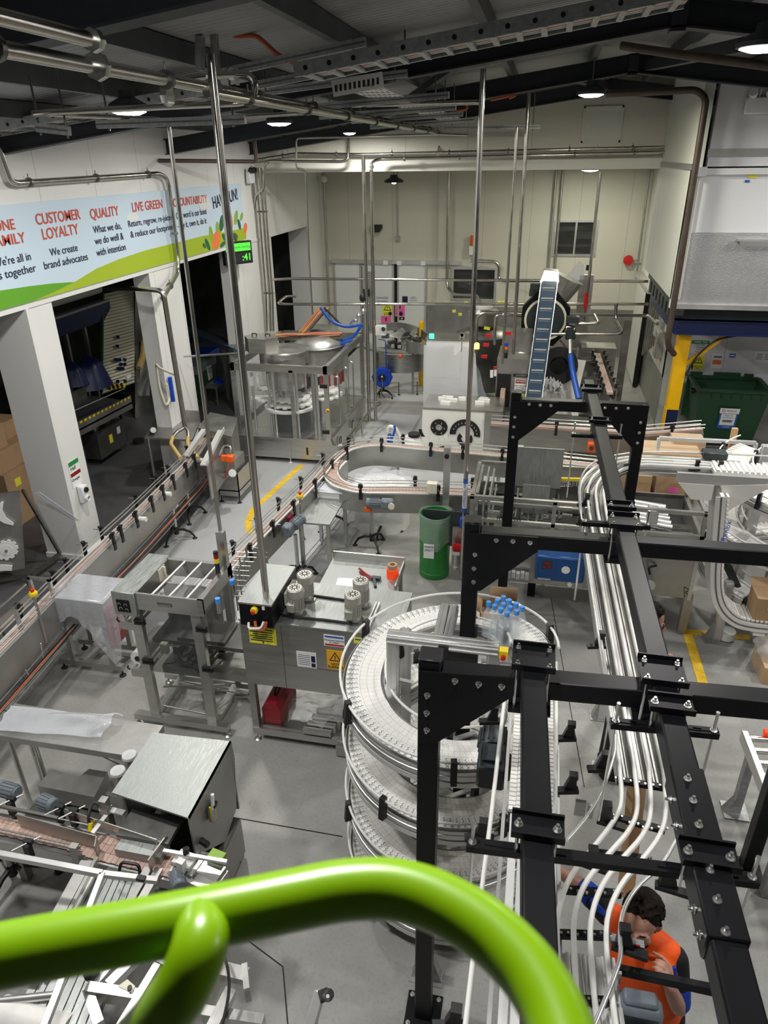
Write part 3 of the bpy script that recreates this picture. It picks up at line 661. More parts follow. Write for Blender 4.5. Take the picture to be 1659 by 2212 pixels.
# ================================================================ SPIRALS
def spiral(name,label,c,ri,ro,ztop,pitch,turns,a0,sgn,nclamp,frame):
    t=T(name,label,'conveyor',(c[0],c[1],0),'white spiral conveyors')
    N=int(64*turns); da=2*PI/64
    H=lambda r,k,dz=0: V3(c[0]+r*math.cos(a0+sgn*k*da),c[1]+r*math.sin(a0+sgn*k*da),ztop-pitch*k/64+dz)
    rm=(ri+ro)/2; w=ro-ri
    path=[H(rm,k) for k in range(N+1)]
    m=MB().sweep(path,[(-w/2,-.012),(w/2,-.012),(w/2,.0),(-w/2,.0)])
    for k in range(N*3//2):
        kk=k/1.5+.3
        for j in range(5):
            r0=ri+w*(j+.015)/5; r1=ri+w*(j+.985)/5; e=.06 if j%2 else -.02
            a,b=kk+e,kk+e+(.645 if j<4 else .60)
            q=[H(r0,a),H(r1,a),H(r1,b),H(r0,b)]; u=V3(0,0,.009)
            A=[m.bm.verts.new(p) for p in q]; B=[m.bm.verts.new(p+u) for p in q]
            m.bm.faces.new(B); [m.bm.faces.new((A[i],A[(i+1)%4],B[(i+1)%4],B[i])) for i in range(4)]
    t.part('belt',m,'belt_white',smooth=False)
    z_=MB()
    for k in range(N*3//2):
        kk=k/1.5+.3
        for j in range(7):
            r0=ro-.078+.0105*j; a=kk+(.30 if j%2 else .46); b=kk+(.46 if j%2 else .30)
            q=[H(r0,a,.0095),H(r0+.0105,b,.0095),H(r0+.0105,b+.09+.02*(j>4),.0095),H(r0,a+.09+.02*(j>4),.0095)]; z_.quad(*q)
    t.part('belt_slot',z_,'motor_grey',smooth=False)
    for r,s in ((ro+.012,1),(ri-.012,-1)):
        t.part('side_frame',MB().sweep([H(r,k,-.035) for k in range(N+1)],[(-.008,-.035),(.008,-.035),(.008,.03),(.004,.03),(.004,.008),(.012*s,.004),(.012*s,-.004),(.004,-.008),(-.008,.03)]),'alu')
        t.part('return_rail',MB().sweep([H(r+.004*s,k,-.10) for k in range(N+1)],[(-.006,-.018),(.006,-.018),(.006,.018),(-.006,.018)]),'alu_bright')
        t.part('guide_rail',MB().tube([H(r+.02*s,k,.085) for k in range(N+1)],.0085,8),'rail_white')
    m=MB()
    m.sweep([H(rm,k,-.12) for k in range(N+1)],[(-w/2,-.008),(w/2,-.008),(w/2,.004),(-w/2,.004)]); t.part('return_belt',m,'belt_white')
    for i in range(nclamp):
        k=4+i*(N-6)/nclamp
        for r,s in ((ro+.03,1),(ri-.03,-1)):
            if s<0 and i%2: continue
            p=H(r,k); d=V3(math.cos(a0+sgn*k*da),math.sin(a0+sgn*k*da),0)*s; tg=V3(-d.y,d.x,0)
            mm=MB().prism([p+tg*-.018+V3(0,0,-.06)-d*.01,p+tg*-.018+V3(0,0,-.06)+d*.035,p+tg*-.018+V3(0,0,.105)+d*.02,p+tg*-.018+V3(0,0,.105)-d*.016,p+tg*-.018+V3(0,0,.06)-d*.012],tg*.036)
            t.part('rail_clamp',mm,'black_plastic')
    return t,H
SCX,SCY=-.385,3.60
spt,SH=spiral('spiral_conveyor','tall white spiral conveyor with stacked turns beside the nearest black portal post',(SCX,SCY),.42,.645,2.05,.485,4.05,0.0,1,22,None)
fr=MB()
def prof(mb,a,b,w=.06):
    mb.beam(a,b,w,w,.004); a=Vector(a); b=Vector(b); t=(b-a).normalized(); s=t.cross(V3(0,0,1))
    if s.length<.1: s=V3(1,0,0)
    s.normalize(); u=s.cross(t)
    for d in (s,u):
        for sg in (-1,1):
            for o in (-.25,.25):
                e=(u if d is s else s)*o*w; mb.beam(a+d*sg*w*.5+e,b+d*sg*w*.5+e,.014 if d is s else .014,.006)
    return mb
zt=2.03; yf=3.40
A=GY(838,1378,yf); B=GY(1078,1398,yf); zt=(A.z+B.z)/2
spt.part('frame_beam',prof(MB(),(A.x,yf,zt),(B.x,yf,zt),.07),'alu')
bk=G(972,1312,zt); spt.part('frame_beam',prof(prof(MB(),(bk.x-.03,bk.y,zt),((A.x+B.x)/2-.03,yf,zt),.05),(bk.x+.025,bk.y,zt),((A.x+B.x)/2+.025,yf,zt),.05),'alu')
for x in (A.x+.03,B.x-.03): spt.part('frame_post',prof(MB(),(x,yf,.0),(x,yf,zt),.06),'alu')
for x in (A.x+.03,B.x-.03): spt.part('frame_post',prof(MB(),(x,yf+.42,.0),(x,yf+.42,zt-.25),.06),'alu')
for z in (.35,.9,1.4):
    spt.part('frame_beam',prof(MB(),(A.x,yf,z),(B.x,yf,z),.05),'alu')
spt.part('control_panel',MB().box(((A.x+B.x)/2+.10,yf+.03,zt-.11),(.22,.06,.12)).box(((A.x+B.x)/2+.01,yf-.05,zt-.03),(.06,.02,.06)),'black_plastic')
q=GY(1088,1410,3.35); em=spt.part('stop_box',MB().box(q,(.05,.05,.05)),'yellow'); spt.part('stop_button',MB().cyl(q+V3(0,-.025,-.01),q+V3(0,-.045,-.01),.014,12),'red',em)
for k in range(0,250,16):
    p=SH(.41,k,-.06); 
    if p.z>.1: spt.part('bracket_arm',MB().beam(p,(SCX+(.22 if p.x>SCX else -.22),p.y*.6+.4*(SCY),p.z-.02),.03,.012),'galv')
# drive motor hanging by the outfeed
q=G(1066,1610,1.95); mm=MB().lathe([(0,-.02),(.075,-.02),(.08,0),(.08,.12),(.07,.14),(0,.14)],(q.x,q.y+.02,q.z-.05),20,(0,1,0))
for k in range(16):
    a=2*PI*k/16; mm.box((q.x+.083*math.cos(a),q.y+.08,q.z-.05+.083*math.sin(a)),(.012,.12,.007),ry=-a)
mo=spt.part('drive_motor',mm,'motor_dark'); spt.part('gearbox',MB().box((q.x,q.y-.10,q.z-.05),(.15,.20,.15),bev=.015).box((q.x+.06,q.y-.1,q.z-.04),(.08,.12,.10),bev=.01).box((q.x,q.y-.1,q.z+.03),(.10,.1,.02),bev=.004),'motor_dark',mo)
for sx in (-.3,.3):
    for sy in (-.25,.25): pass
# ---- bottles and carton on the spiral
def bottle_proto():
    t=T('water_bottle','proto','bottle',(0,0,0),'water bottles standing on the spiral')
    b=t.part('bottle',MB().lathe([(0,0),(.030,0),(.036,.006),(.036,.06),(.0335,.068),(.036,.078),(.036,.13),(.034,.145),(.028,.175),(.016,.21),(.0135,.22),(.0135,.235),(0,.235)],(0,0,0),16),'bottle')
    t.part('label',MB().lathe([(.0364,.085),(.0366,.087),(.0366,.122),(.0364,.124)],(0,0,0),16),'white',b) if False else None
    t.part('cap',MB().lathe([(0,.262),(.015,.262),(.0165,.258),(.0165,.232),(0,.232)],(0,0,0),14),'cap_blue')
    return t
bp=bottle_proto(); caps=((222,1262),(294,1243),(347,1216),(397,1244),(270,1290),(348,1276),(454,1272),(405,1302),(325,1318),(507,1302),(459,1336),(378,1350))
bl=('blue-capped water bottle at the far-left corner of the pack','blue-capped water bottle behind the left edge of the pack','blue-capped water bottle at the back corner of the pack, nearest the carton','blue-capped water bottle in the back row beside the back corner bottle','blue-capped water bottle on the left edge of the pack, second from the far-left corner','blue-capped water bottle in the middle of the pack, behind the others there','blue-capped water bottle on the back right edge of the pack','blue-capped water bottle in the middle of the pack, right of centre','blue-capped water bottle on the front left edge of the pack','blue-capped water bottle at the right corner of the pack','blue-capped water bottle on the front right edge of the pack','blue-capped water bottle at the front corner of the pack')
for i,(c,l) in enumerate(zip(caps,bl)):
    x,y=1000+c[0]*.2532,980+c[1]*.2532; p=G(x,y,2.24)
    an=math.atan2(p.y-SCY,p.x-SCX); zz=2.05-.485*an/(2*PI)+.012
    p=G(x,y,zz+.262)
    if i==0: bp.o.location=(p.x,p.y,zz); bp.o['label']=l
    else: copytree(bp.o,(p.x,p.y,zz),label=l)
q=G(1080,1318,1.97); cx,cy,cz=q.x+.0,q.y-.04,1.85
ct=T('carton','open brown cardboard carton behind the water bottles on the spiral','box',(cx,cy,cz))
m=MB()
for a in ((-.13,-.125,-.09,.09),(.125,.13,-.09,.09),(-.13,.13,-.09,-.085),(-.13,.13,.085,.09)): m.bx(cx+a[0],cx+a[1],cy+a[2],cy+a[3],cz,cz+.17)
m.bx(cx-.13,cx+.13,cy-.09,cy+.09,cz,cz+.005); ct.part('body',m,'card')
ct.part('flap',MB().quad((cx-.08,cy+.09,cz+.17),(cx+.11,cy+.09,cz+.17),(cx+.11,cy+.12,cz+.26),(cx-.08,cy+.12,cz+.26)),'card',solid=.004)
ct.part('flap',MB().quad((cx-.13,cy-.09,cz+.17),(cx-.13,cy+.09,cz+.17),(cx-.19,cy+.07,cz+.21),(cx-.19,cy-.07,cz+.21)),'card',solid=.004)
# ================================================================ helpers for machines
def stud(mb,x,y,z1=.09): mb.cyl((x,y,.018),(x,y,z1),.009,8); mb.lathe([(0,.0),(.035,.0),(.036,.008),(.02,.02),(0,.022)],(x,y,0),14)
def feet(t,pts,z1=.09,material='steel_dark'):
    for x,y in pts:
        m=MB(); stud(m,x,y,z1); t.part('foot',m,material)
def estop(t,p,s=1.0,ax=(0,0,1)):
    p=Vector(p); a=Vector(ax); q=a.to_track_quat('Z','Y').to_matrix()
    m=MB().lathe([(0,0),(.032*s,0),(.036*s,.006*s),(.036*s,.03*s),(.03*s,.038*s),(0,.038*s)],p,8,ax); b=t.part('stop_box',m,'yellow')
    t.part('stop_button',MB().lathe([(0,.038*s),(.010*s,.038*s),(.010*s,.05*s),(.019*s,.052*s),(.019*s,.064*s),(.012*s,.07*s),(0,.07*s)],p,14,ax),'red',b)
def tri_stand(t,x,y,z1,rot=0,r=.024,sp=.24):
    t.part('stand_column',MB().cyl((x,y,.10),(x,y,z1),r,16),'steel')
    m=MB()
    for k in range(3):
        a=rot+k*2*PI/3; d=V3(math.cos(a),math.sin(a),0); c=V3(x,y,0)
        m.tube([c+V3(0,0,.16),c+d*.10+V3(0,0,.155),c+d*.19+V3(0,0,.11),c+d*sp+V3(0,0,.035)],[.022,.02,.018,.012],8)
    m.cyl((x,y,.09),(x,y,.20),.034,14); b=t.part('stand_base',m,'black_plastic')
    m=MB()
    for k in range(3):
        a=rot+k*2*PI/3; stud(m,x+sp*math.cos(a),y+sp*math.sin(a),.05)
    t.part('stand_foot',m,'rubber',b)
def at(P,s):   # point and tangent at arc length s on a polyline
    for a,b in zip(P,P[1:]):
        L=(b-a).length
        if s<=L: return a+(b-a)*(s/max(L,1e-9)),(b-a).normalized()
        s-=L
    return P[-1],(P[-1]-P[-2]).normalized()
def plen(P): return sum((b-a).length for a,b in zip(P,P[1:]))
def railclamp(t,p,tg,side,h=.12,rod=.12):
    sd=V3(tg.y,-tg.x,0).normalized()*side; a=math.atan2(tg.y,tg.x); p=Vector(p)
    m=MB().box(p+sd*.025+V3(0,0,h*.45),(.034,.026,h),a).box(p+sd*.012+V3(0,0,h*.8),(.056,.036,.045),a).box(p+sd*.03+V3(0,0,-.03),(.044,.016,.10),a)
    m.lathe([(0,0),(.023,.0),(.026,.007),(.026,.019),(0,.022)],p+sd*.03+V3(0,0,h),8); m.cyl(p+sd*.03+V3(0,0,h*.9),p+sd*.03+V3(0,0,h),.006,6)
    b=t.part('rail_clamp',m,'black_plastic'); t.part('clamp_rod',MB().cyl(p-sd*.0+V3(0,0,h*.8),p+sd*rod+V3(0,0,h*.8),.0045,6),'steel',b)
def conveyor(name,label,P,w,sh,clamps,loc,belt='belt_pink',rails=((.075,.055),(.075,.10)),sides=(1,1),group='bottle conveyors',rmat='steel',pan='steel_dull'):
    t=T(name,label,'conveyor',loc,group); L=plen(P)
    m=MB().flat([p+V3(0,0,-.006) for p in P],w,.008); n=int(L/.042)
    for k in range(n):
        p,tg=at(P,(k+.5)*L/n); m.box(p+V3(0,0,.001),(L/n*.90,w*.97,.008),math.atan2(tg.y,tg.x))
    t.part('belt',m,belt,smooth=False)
    for s,on in ((1,sides[0]),(-1,sides[1])):
        if not on: continue
        o=w/2+.012
        t.part('side_frame',MB().sweep(P,[(s*o-.012,-.01),(s*o+.012,-.01),(s*o+.012,.006),(s*o-.012,.006)]),'alu_bright')
        t.part('side_panel',MB().sweep(P,[(s*(o+.010)-.004,-sh),(s*(o+.010)+.004,-sh),(s*(o+.010)+.004,-.01),(s*(o+.010)-.004,-.01)]),pan)
        for r,z in rails: t.part('guide_rail',MB().tube([p for p in MBoff(P,s*r,z)],.0065,8),rmat)
    for s,side in clamps:
        p,tg=at(P,s*L); railclamp(t,p+V3(tg.y,-tg.x,0).normalized()*side*(rails[0][0]+.005),tg,side)
    return t
def MBoff(P,s,z):
    out=[]
    for i,p in enumerate(P):
        t=(P[min(i+1,len(P)-1)]-P[max(i-1,0)]); n=V3(t.y,-t.x,0).normalized(); out.append(p+n*s+V3(0,0,z))
    return out
def sign(name,label,c,w,h,face,bg,lines,group=None,border=None,thick=.004,cat='sign',parent=None,rot=0):
    """thin board with lettering; lines = (text,size,dy,material[,dx])"""
    x,y=[Vector(v) for v in (FACE[face] if isinstance(face,str) else face)]; n=x.cross(y); c=Vector(c)
    mw=Matrix((x,y,n)).transposed()
    def bxx(cx,cy,ww,hh,d0,d1):
        P=[c+x*(cx+sx*ww/2)+y*(cy+sy*hh/2)+n*d0 for sx,sy in ((-1,-1),(1,-1),(1,1),(-1,1))]; return MB().prism(P,n*(d1-d0))
    if parent is None: t=T(name,label,cat,c,group); o=t.o
    else: t,o=parent
    b=t.part('board' if parent is None else name,bxx(0,0,w,h,0,thick),bg,None if parent is None else o)
    for ln in lines:
        if ln[0]=='#': _,cx,cy,ww,hh,mt=ln; t.part('band',bxx(cx,cy,ww,hh,thick,thick+.0015),mt,b)
        elif ln[0]=='tri':
            _,cx,cy,s,mt=ln
            for k,(sc,m2) in enumerate(((1,'ink'),(.72,mt))):
                t.part('symbol',MB().prism([c+x*(cx+s*sc*a)+y*(cy+s*sc*b_+ (0))+n*(thick+.001*k) for a,b_ in ((-.5,-.33),(.5,-.33),(0,.55))],n*.0012),m2,b)
            t.part('symbol',bxx(cx,cy+s*.08,s*.07,s*.28,thick+.002,thick+.004),'ink',b); t.part('symbol',bxx(cx,cy-s*.15,s*.07,s*.07,thick+.002,thick+.004),'ink',b)
        else: text(ln[0],ln[1],c+x*(ln[4] if len(ln)>4 else 0)+y*ln[2]+n*(thick+.0015),(x,y),ln[3],b,t.loc,bold=.01)
    return t
def motor(t,c,ax,r,L,material,fins=14,name='motor',par=None):
    c=Vector(c); a=Vector(ax).normalized(); q=a.to_track_quat('Z','Y').to_matrix()
    m=MB().lathe([(0,-L*.1),(r*.8,-L*.1),(r*.8,0),(r*.92,0),(r*.92,L*.72),(r,L*.72),(r,L*.95),(r*.85,L),(0,L)],c,18,ax)
    for k in range(fins):
        g=2*PI*k/fins; p=c+q@V3(r*.95*math.cos(g),r*.95*math.sin(g),L*.36); e=q@V3(math.cos(g),math.sin(g),0)
        m.beam(p-a*L*.33,p+a*L*.33,.006,r*.2) if False else m.prism([p-a*L*.34-e*r*.1,p+a*L*.34-e*r*.1,p+a*L*.34+e*r*.1,p-a*L*.34+e*r*.1],q@V3(-math.sin(g),math.cos(g),0)*.005)
    return t.part(name,m,material,par)
# ================================================================ LEFT CONVEYOR (beside the columns)
Z1=.93
PL=smooth([G(-120,1520,Z1),G(0,1402,Z1),G(135,1262,Z1),G(220,1180,Z1),G(300,1105,Z1),G(365,1040,Z1),G(415,992,Z1),G(445,945,Z1)],1)
lcv=conveyor('bottle_conveyor','long low bottle conveyor with pink belt running past the white columns on the left',PL,.085,.34,
  [(.30,-1),(.34,-1),(.40,-1),(.46,-1),(.44,1),(.47,1),(.53,1),(.60,-1),(.60,1),(.655,1),(.70,-1),(.71,1),(.76,-1),(.78,1),(.83,1),(.88,-1),(.12,-1),(.20,-1)],(-4.6,6.5,0))
for s_ in (.55,.67,.86):
    p,tg=at(PL,plen(PL)*s_); sd=V3(tg.y,-tg.x,0).normalized()
    lcv.part('end_knob',MB().cyl(p+sd*.07+V3(0,0,-.03),p+sd*.16+V3(0,0,-.03),.032,14),'white_plastic')
for px,r in (((384,1165),.3),((412,1118),.9),((232,1290),.2)):
    b=G(*px); tri_stand(lcv,b.x,b.y,.62,r)
q=G(375,1085,.56); lcv.part('switch_box',MB().box((q.x,q.y,q.z),(.10,.07,.16),bev=.008),'white_plastic'); lcv.part('switch_knob',MB().cyl((q.x+.05,q.y-.02,q.z+.03),(q.x+.07,q.y-.03,q.z+.03),.022,12),'black_plastic')
m=MB()
for s,z in ((.10,-.40),(.14,-.40),(.19,-.40),(.10,-.34),(.19,-.34)): m.tube(MBoff(PL,s,z),.004,6)
lcv.part('cable_tray',m,'steel')
for i,(s,mt) in enumerate(((.12,'cable_black'),(.14,'cable_orange'),(.16,'cable_black'))): lcv.part('cable',MB().tube([p+V3(.008*math.sin(k*1.7+i),0,.006*math.sin(k*2.3+i)) for k,p in enumerate(MBoff(PL,s,-.38))],.008,6),mt)
# bridge frame with clear side guards and emergency stop
for px in ((96,1290),(25,1360)):
    p=G(*px,Z1); m=MB().bx(p.x-.13,p.x-.10,p.y-.015,p.y+.015,.55,1.16).bx(p.x+.09,p.x+.12,p.y-.015,p.y+.015,.55,1.16); m.bx(p.x-.13,p.x+.12,p.y-.015,p.y+.015,1.13,1.16) if px[0]==96 else None
    lcv.part('guard_bracket',m,'steel')
a=G(0,1350,1.02); b=G(68,1290,1.02); lcv.part('guide_plate',MB().beam(a,b,.006,.12),'steel_dull'); lcv.part('guard_rail',MB().beam(G(-40,1345,1.15),G(55,1262,1.15),.02,.02),'steel')
q=G(85,1345,.85); lcv.part('stop_pole',MB().tube(rnd([V3(q.x-.02,q.y,.62),V3(q.x+.02,q.y,.62),V3(q.x+.02,q.y,1.16)],.03),.014,12),'steel'); estop(lcv,(q.x+.02,q.y,1.16),1.15)
lcv.part('grease_cap',MB().tube(rnd([G(88,1390,.7),G(95,1430,.4),G(70,1470,.2),G(48,1437,.05)],.1),.005,6),'white')
# ================================================================ COVERED CHECK STATION
cx0,cx1,cy0,cy1=-4.50,-3.93,5.10,5.52
cv=T('covered_machine','small steel-legged machine wrapped in a clear plastic sheet beside the left conveyor','machine',(-4.2,5.3,0))
cv.part('machine_body',MB().bx(cx0+.03,cx1-.03,cy0+.02,cy1-.02,.62,.94,bev=.01),'steel'); cv.part('machine_side',MB().bx(cx1-.06,cx1-.01,cy0+.04,cy0+.3,.35,.80),'red_dark')
fm=MB()
for y in (5.16,5.50): fm.bx(-4.62,-3.90,y-.03,y+.03,.08,.14)
fm.bx(-4.40,-4.34,5.16,5.50,.10,.15).bx(-4.36,-4.30,5.16,5.5,.09,.13); cv.part('base_frame',fm,'steel_dull')
for x,y in ((-4.46,5.16),(-4.0,5.16),(-4.46,5.5),(-4.0,5.5)): cv.part('leg',MB().bx(x-.025,x+.025,y-.025,y+.025,.12,.64),'steel_dull')
feet(cv,((-4.60,5.16),(-3.92,5.16),(-4.58,5.5),(-3.92,5.5)),.10,'rubber')
def drape(u,v):
    # u round the edge, v from middle of the top out and down
    a=2*PI*u; ex,ey=(cx1-cx0)/2+.02,(cy1-cy0)/2+.02; cxm,cym=(cx0+cx1)/2,(cy0+cy1)/2
    c,s=math.cos(a),math.sin(a); k=1/max(abs(c),abs(s)); px,py=c*k,s*k
    if v<.4: f=v/.4; return V3(cxm+px*ex*f,cym+py*ey*f,.955+.008*math.sin(9*px*f+4*py*f)+.006*math.sin(17*py*f))
    f=(v-.4)/.6; ln=.26+.06*math.sin(5*a+1)
    d=abs((a-math.radians(322)+PI)%(2*PI)-PI); ln+=.52*math.exp(-(d/.42)**2); ln+= .08*math.exp(-((a-math.radians(215))/.3)**2)
    fo=.035*math.sin(13*a+2)*f+.02*math.sin(29*a)*f; fl=.05*f
    return V3(cxm+px*ex*(1+fl*1.2+fo),cym+py*ey*(1+fl*1.5+fo),.955-ln*f-.01*math.sin(21*a)*f)
cv.part('plastic_cover',MB().grid(drape,120,22),'film')
# ================================================================ SLEEVE WRAPPER
aw=T('sleeve_wrapper','steel wrapping machine with three rods across its open top and film rolls at its left','machine',(-2.95,4.85,0))
for x in (-3.225,-2.65):
    aw.part('frame_leg',MB().prism([(x-.045,4.575,.13),(x+.045,4.575,.13),(x+.045,4.575,1.34),(x-.045,4.575,1.34)],(0,.05,0)),'steel')
for x,y in ((-3.225,5.16),(-2.62,5.16)): aw.part('frame_leg',MB().bx(x-.03,x+.03,y-.03,y+.03,.13,1.42),'steel_dull')
aw.part('base_rail',MB().bx(-3.42,-2.48,4.53,4.60,.07,.13).bx(-3.42,-2.48,5.13,5.2,.07,.13).bx(-3.26,-3.2,4.6,5.15,.08,.12).bx(-2.68,-2.6,4.6,5.15,.08,.12),'steel')
feet(aw,((-3.40,4.56),(-2.50,4.56),(-3.40,5.16),(-2.5,5.16)),.09,'steel')
fp=aw.part('front_panel',MB().bx(-3.19,-2.55,4.55,4.57,1.335,1.50),'steel')
aw.part('name_plate',MB().box((-2.905,4.547,1.415),(.13,.005,.035)),'steel_dark',fp); aw.text('autopack',.034,(-2.905,4.543,1.414),'-Y','motor_silver',fp)
aw.part('top_frame',MB().bx(-2.60,-2.55,4.55,5.17,1.36,1.50).bx(-3.19,-2.55,5.13,5.17,1.33,1.50).bx(-3.19,-3.16,4.56,5.15,1.33,1.50),'steel')
eb=aw.part('control_box',MB().bx(-3.385,-3.17,4.53,5.20,1.27,1.505,bev=.005),'steel_scratched'); aw.part('nameplate_panel',MB().bx(-3.345,-3.225,4.524,4.531,1.31,1.43),'black',eb)
for i,(bx_,bz) in enumerate(((-3.32,1.39),(-3.26,1.385),(-3.31,1.345),(-3.255,1.335))): aw.part('logo',MB().tube(rnd([(bx_-.015,4.522,bz-.012),(bx_-.012,4.522,bz+.012),(bx_+.008,4.522,bz+.01),(bx_+.014,4.522,bz-.01)],.01),.002,5),'motor_silver',eb)
m=MB(); 
for k in range(9): m.bx(-3.165,-3.13,5.02-.0,5.03,1.38+k*.012,1.387+k*.012)
aw.part('terminal_strip',m.bx(-3.17,-3.155,4.94,5.06,1.37,1.49),'ivory')
for x in (-3.02,-2.86,-2.70):
    aw.part('film_rod',MB().cyl((x,4.56,1.49),(x+.03,5.15,1.49),.011,10),'alu_bright')
for x in (-3.0,-2.84): aw.part('film_sheet',MB().grid(lambda u,v,x=x: V3(x+.10*v+.02*math.sin(6*u),4.60+.5*u,1.485-.18*math.sin(v*PI*.5)),10,6),'film_thin')
aw.part('inner_panel',MB().bx(-3.16,-2.62,5.0,5.02,.9,1.33),'steel_dull')
aw.part('bed',MB().bx(-3.2,-2.2,4.72,5.10,.86,.90),'steel_dark'); aw.part('belt_section',MB().bx(-2.96,-2.5,4.74,5.04,.90,.93),'steel_dark')  # belt section coloured dark to stand in for shade inside the wrapper
m=MB(); random.seed(3)
for k in range(16): m.box((random.uniform(-3.1,-2.6),random.uniform(4.7,5.0),random.uniform(.62,.86)),(random.uniform(.03,.1),random.uniform(.03,.09),random.uniform(.03,.09)))
for k in range(8): x=random.uniform(-3.1,-2.65); m.cyl((x,4.7,random.uniform(.6,.85)),(x+.06,5.05,random.uniform(.6,.85)),.012,8)
aw.part('mechanism',m,'steel_dark'); aw.part('valve_block',MB().box((-3.05,4.66,.86),(.07,.05,.11),bev=.006),'ivory')
m=MB(); random.seed(5)
for k in range(7):
    a=V3(random.uniform(-3.1,-2.7),4.68,random.uniform(.62,.78)); b=V3(random.uniform(-3.0,-2.6),4.75,random.uniform(.62,.85)); m.tube(rnd([a,(a+b)/2+V3(0,-.03,-.07),b],.1),.007,6)
aw.part('cable',m,'cable_black'); aw.part('lower_tray',MB().bx(-3.15,-2.2,4.72,5.1,.52,.60),'steel_dull')
m=MB()
for a,b in (((-3.1,4.6,.45),(-2.75,5.1,.12)),((-2.7,4.6,.5),(-3.0,5.1,.12)),((-3.15,4.62,.2),(-2.75,4.65,.14)),((-2.95,4.65,.5),(-2.55,5.0,.12))): m.cyl(a,b,.008,8)
aw.part('brace_rod',m,'steel')
aw.part('hanging_film',MB().grid(lambda u,v: V3(-2.98+.32*u+.02*math.sin(9*v),4.72+.3*u+.1*v,.56-.44*v+.02*math.sin(8*u)),10,8),'film_thin')
aw.part('front_guard',MB().bx(-3.17,-2.70,4.60,4.604,.62,1.33),'smoked'); aw.part('side_guard',MB().bx(-2.545,-2.535,4.58,5.12,.92,1.36),'smoked')
m=MB()
for z in (.75,.78,1.18,1.21):
    for x in (-3.18,-2.60): m.box((x,4.56,z),(.10,.03,.018))
aw.part('hinge',m,'black_plastic')
for (px,ln) in (((300,1255+0),.0),):
    pass
for px in ((502,1262),(471,1302)):
    q=GY(px[0],px[1],4.78 if px[0]>490 else 4.56); aw.part('regulator_bowl',MB().cyl(q,q+V3(0,0,-.10),.019,12),'zinc'); aw.part('regulator_cap',MB().cyl(q,q+V3(0,0,.045),.022,14),'cap_blue')
for z in (1.06,.53):
    dx=-.17 if z>1 else -.12
    r=aw.part('film_roll',MB().cyl((-3.20+dx,4.62,z+.20),(-3.20+dx,5.1,z+.20),.07,22),'ivory' if z>1 else 'white'); aw.part('roll_core',MB().cyl((-3.20+dx,4.61,z+.20),(-3.20+dx,5.11,z+.20),.026,14),'black_plastic',r)
    m=MB().bx(-3.40,-3.2,4.60,4.63,z,z+.085).bx(-3.40,-3.2,5.08,5.11,z,z+.085); aw.part('roll_bracket',m,'steel')
    m=MB(); [m.cyl((x,4.63,z+.075),(x,5.08,z+.075),.013,10) for x in (-3.38,-3.33,-3.28,-3.23)]; aw.part('roller',m,'alu')
    aw.part('clamp_lever',MB().tube(rnd([(-3.41,4.6,z+.08),(-3.41,4.57,z+.12),(-3.39,4.56,z+.15)],.02),.008,8),'black_plastic')
m=MB().bx(-2.62,-2.55,5.08,5.14,1.40,1.86); aw.part('mast',m,'steel')
q=GY(467,1205,5.0); s=aw.part('stack_light',MB().cyl((q.x,q.y,q.z-.17),(q.x,q.y,q.z-.10),.022,14),'black_plastic'); 
for k,mt in enumerate(('navy','yellow','red_dark')): aw.part('lens',MB().cyl((q.x,q.y,q.z-.10+.05*k),(q.x,q.y,q.z-.055+.05*k),.022,14),mt,s)
aw.part('lens_cap',MB().cyl((q.x,q.y,q.z+.045),(q.x,q.y,q.z+.065),.022,14),'black_plastic',s)
aw.part('bottle_guides',None,None) if False else None
m=MB(); random.seed(11)
for k in range(10):
    x=-2.62-.02*k+random.uniform(-.02,.02); y=5.25+.09*k; 
    m.cyl((x+.0,y,.86),(x,y,1.14+random.uniform(-.04,.06)),.008,6); m.cyl((x-.12,y,1.08),(x+.10,y+.02,1.08),.006,6); m.cyl((x+.2,y+.05,.86),(x+.2,y+.05,1.08),.008,6); m.cyl((x-.1,y,1.0),(x-.1,y+.1,1.0),.006,6)
aw.part('infeed_guide',m,'steel')
# ================================================================ SHRINK TUNNEL
tn=T('shrink_tunnel','steel heat shrink tunnel with four motors on its lid and a hot surface sign','machine',(-1.55,4.9,0))
tx0,tx1,ty0,ty1=-2.245,-.885,4.565,5.22
body=tn.part('body',MB().bx(tx0,tx1,ty0,ty1,.66,1.335,bev=.006),'steel')
tn.part('lid',MB().bx(tx0-.006,tx1+.006,ty0-.006,ty1+.006,1.335,1.35),'steel_scratched',body)
for x,y in ((-2.21,4.60),(-.93,4.60),(-2.21,5.18),(-.93,5.18)): tn.part('leg',MB().bx(x-.03,x+.03,y-.03,y+.03,.12,.67),'steel_dull')
tn.part('shelf',MB().bx(-2.2,-.93,4.6,5.18,.13,.165),'steel_dark'); tn.part('shelf_rail',MB().bx(-2.24,-.9,4.56,4.60,.08,.15),'steel')
feet(tn,((-2.21,4.58),(-.95,4.58),(-2.21,5.16),(-.95,5.16)),.10,'steel')
cb=tn.part('control_box',MB().bx(-2.185,-1.905,4.47,5.08,1.365,1.575),'black'); tn.part('box_lid',MB().bx(-2.19,-1.90,4.465,5.085,1.575,1.59),'steel_scratched',cb)
estop(tn,GY(551,1316,4.472),.9,(0,-1,0)); tn.part('switch',MB().box(GY(569,1314,4.468),(.022,.01,.03)),'white_plastic',cb)
tn.part('terminal_block',MB().bx(-1.90,-1.87,4.75,4.98,1.40,1.52),'ivory',cb)
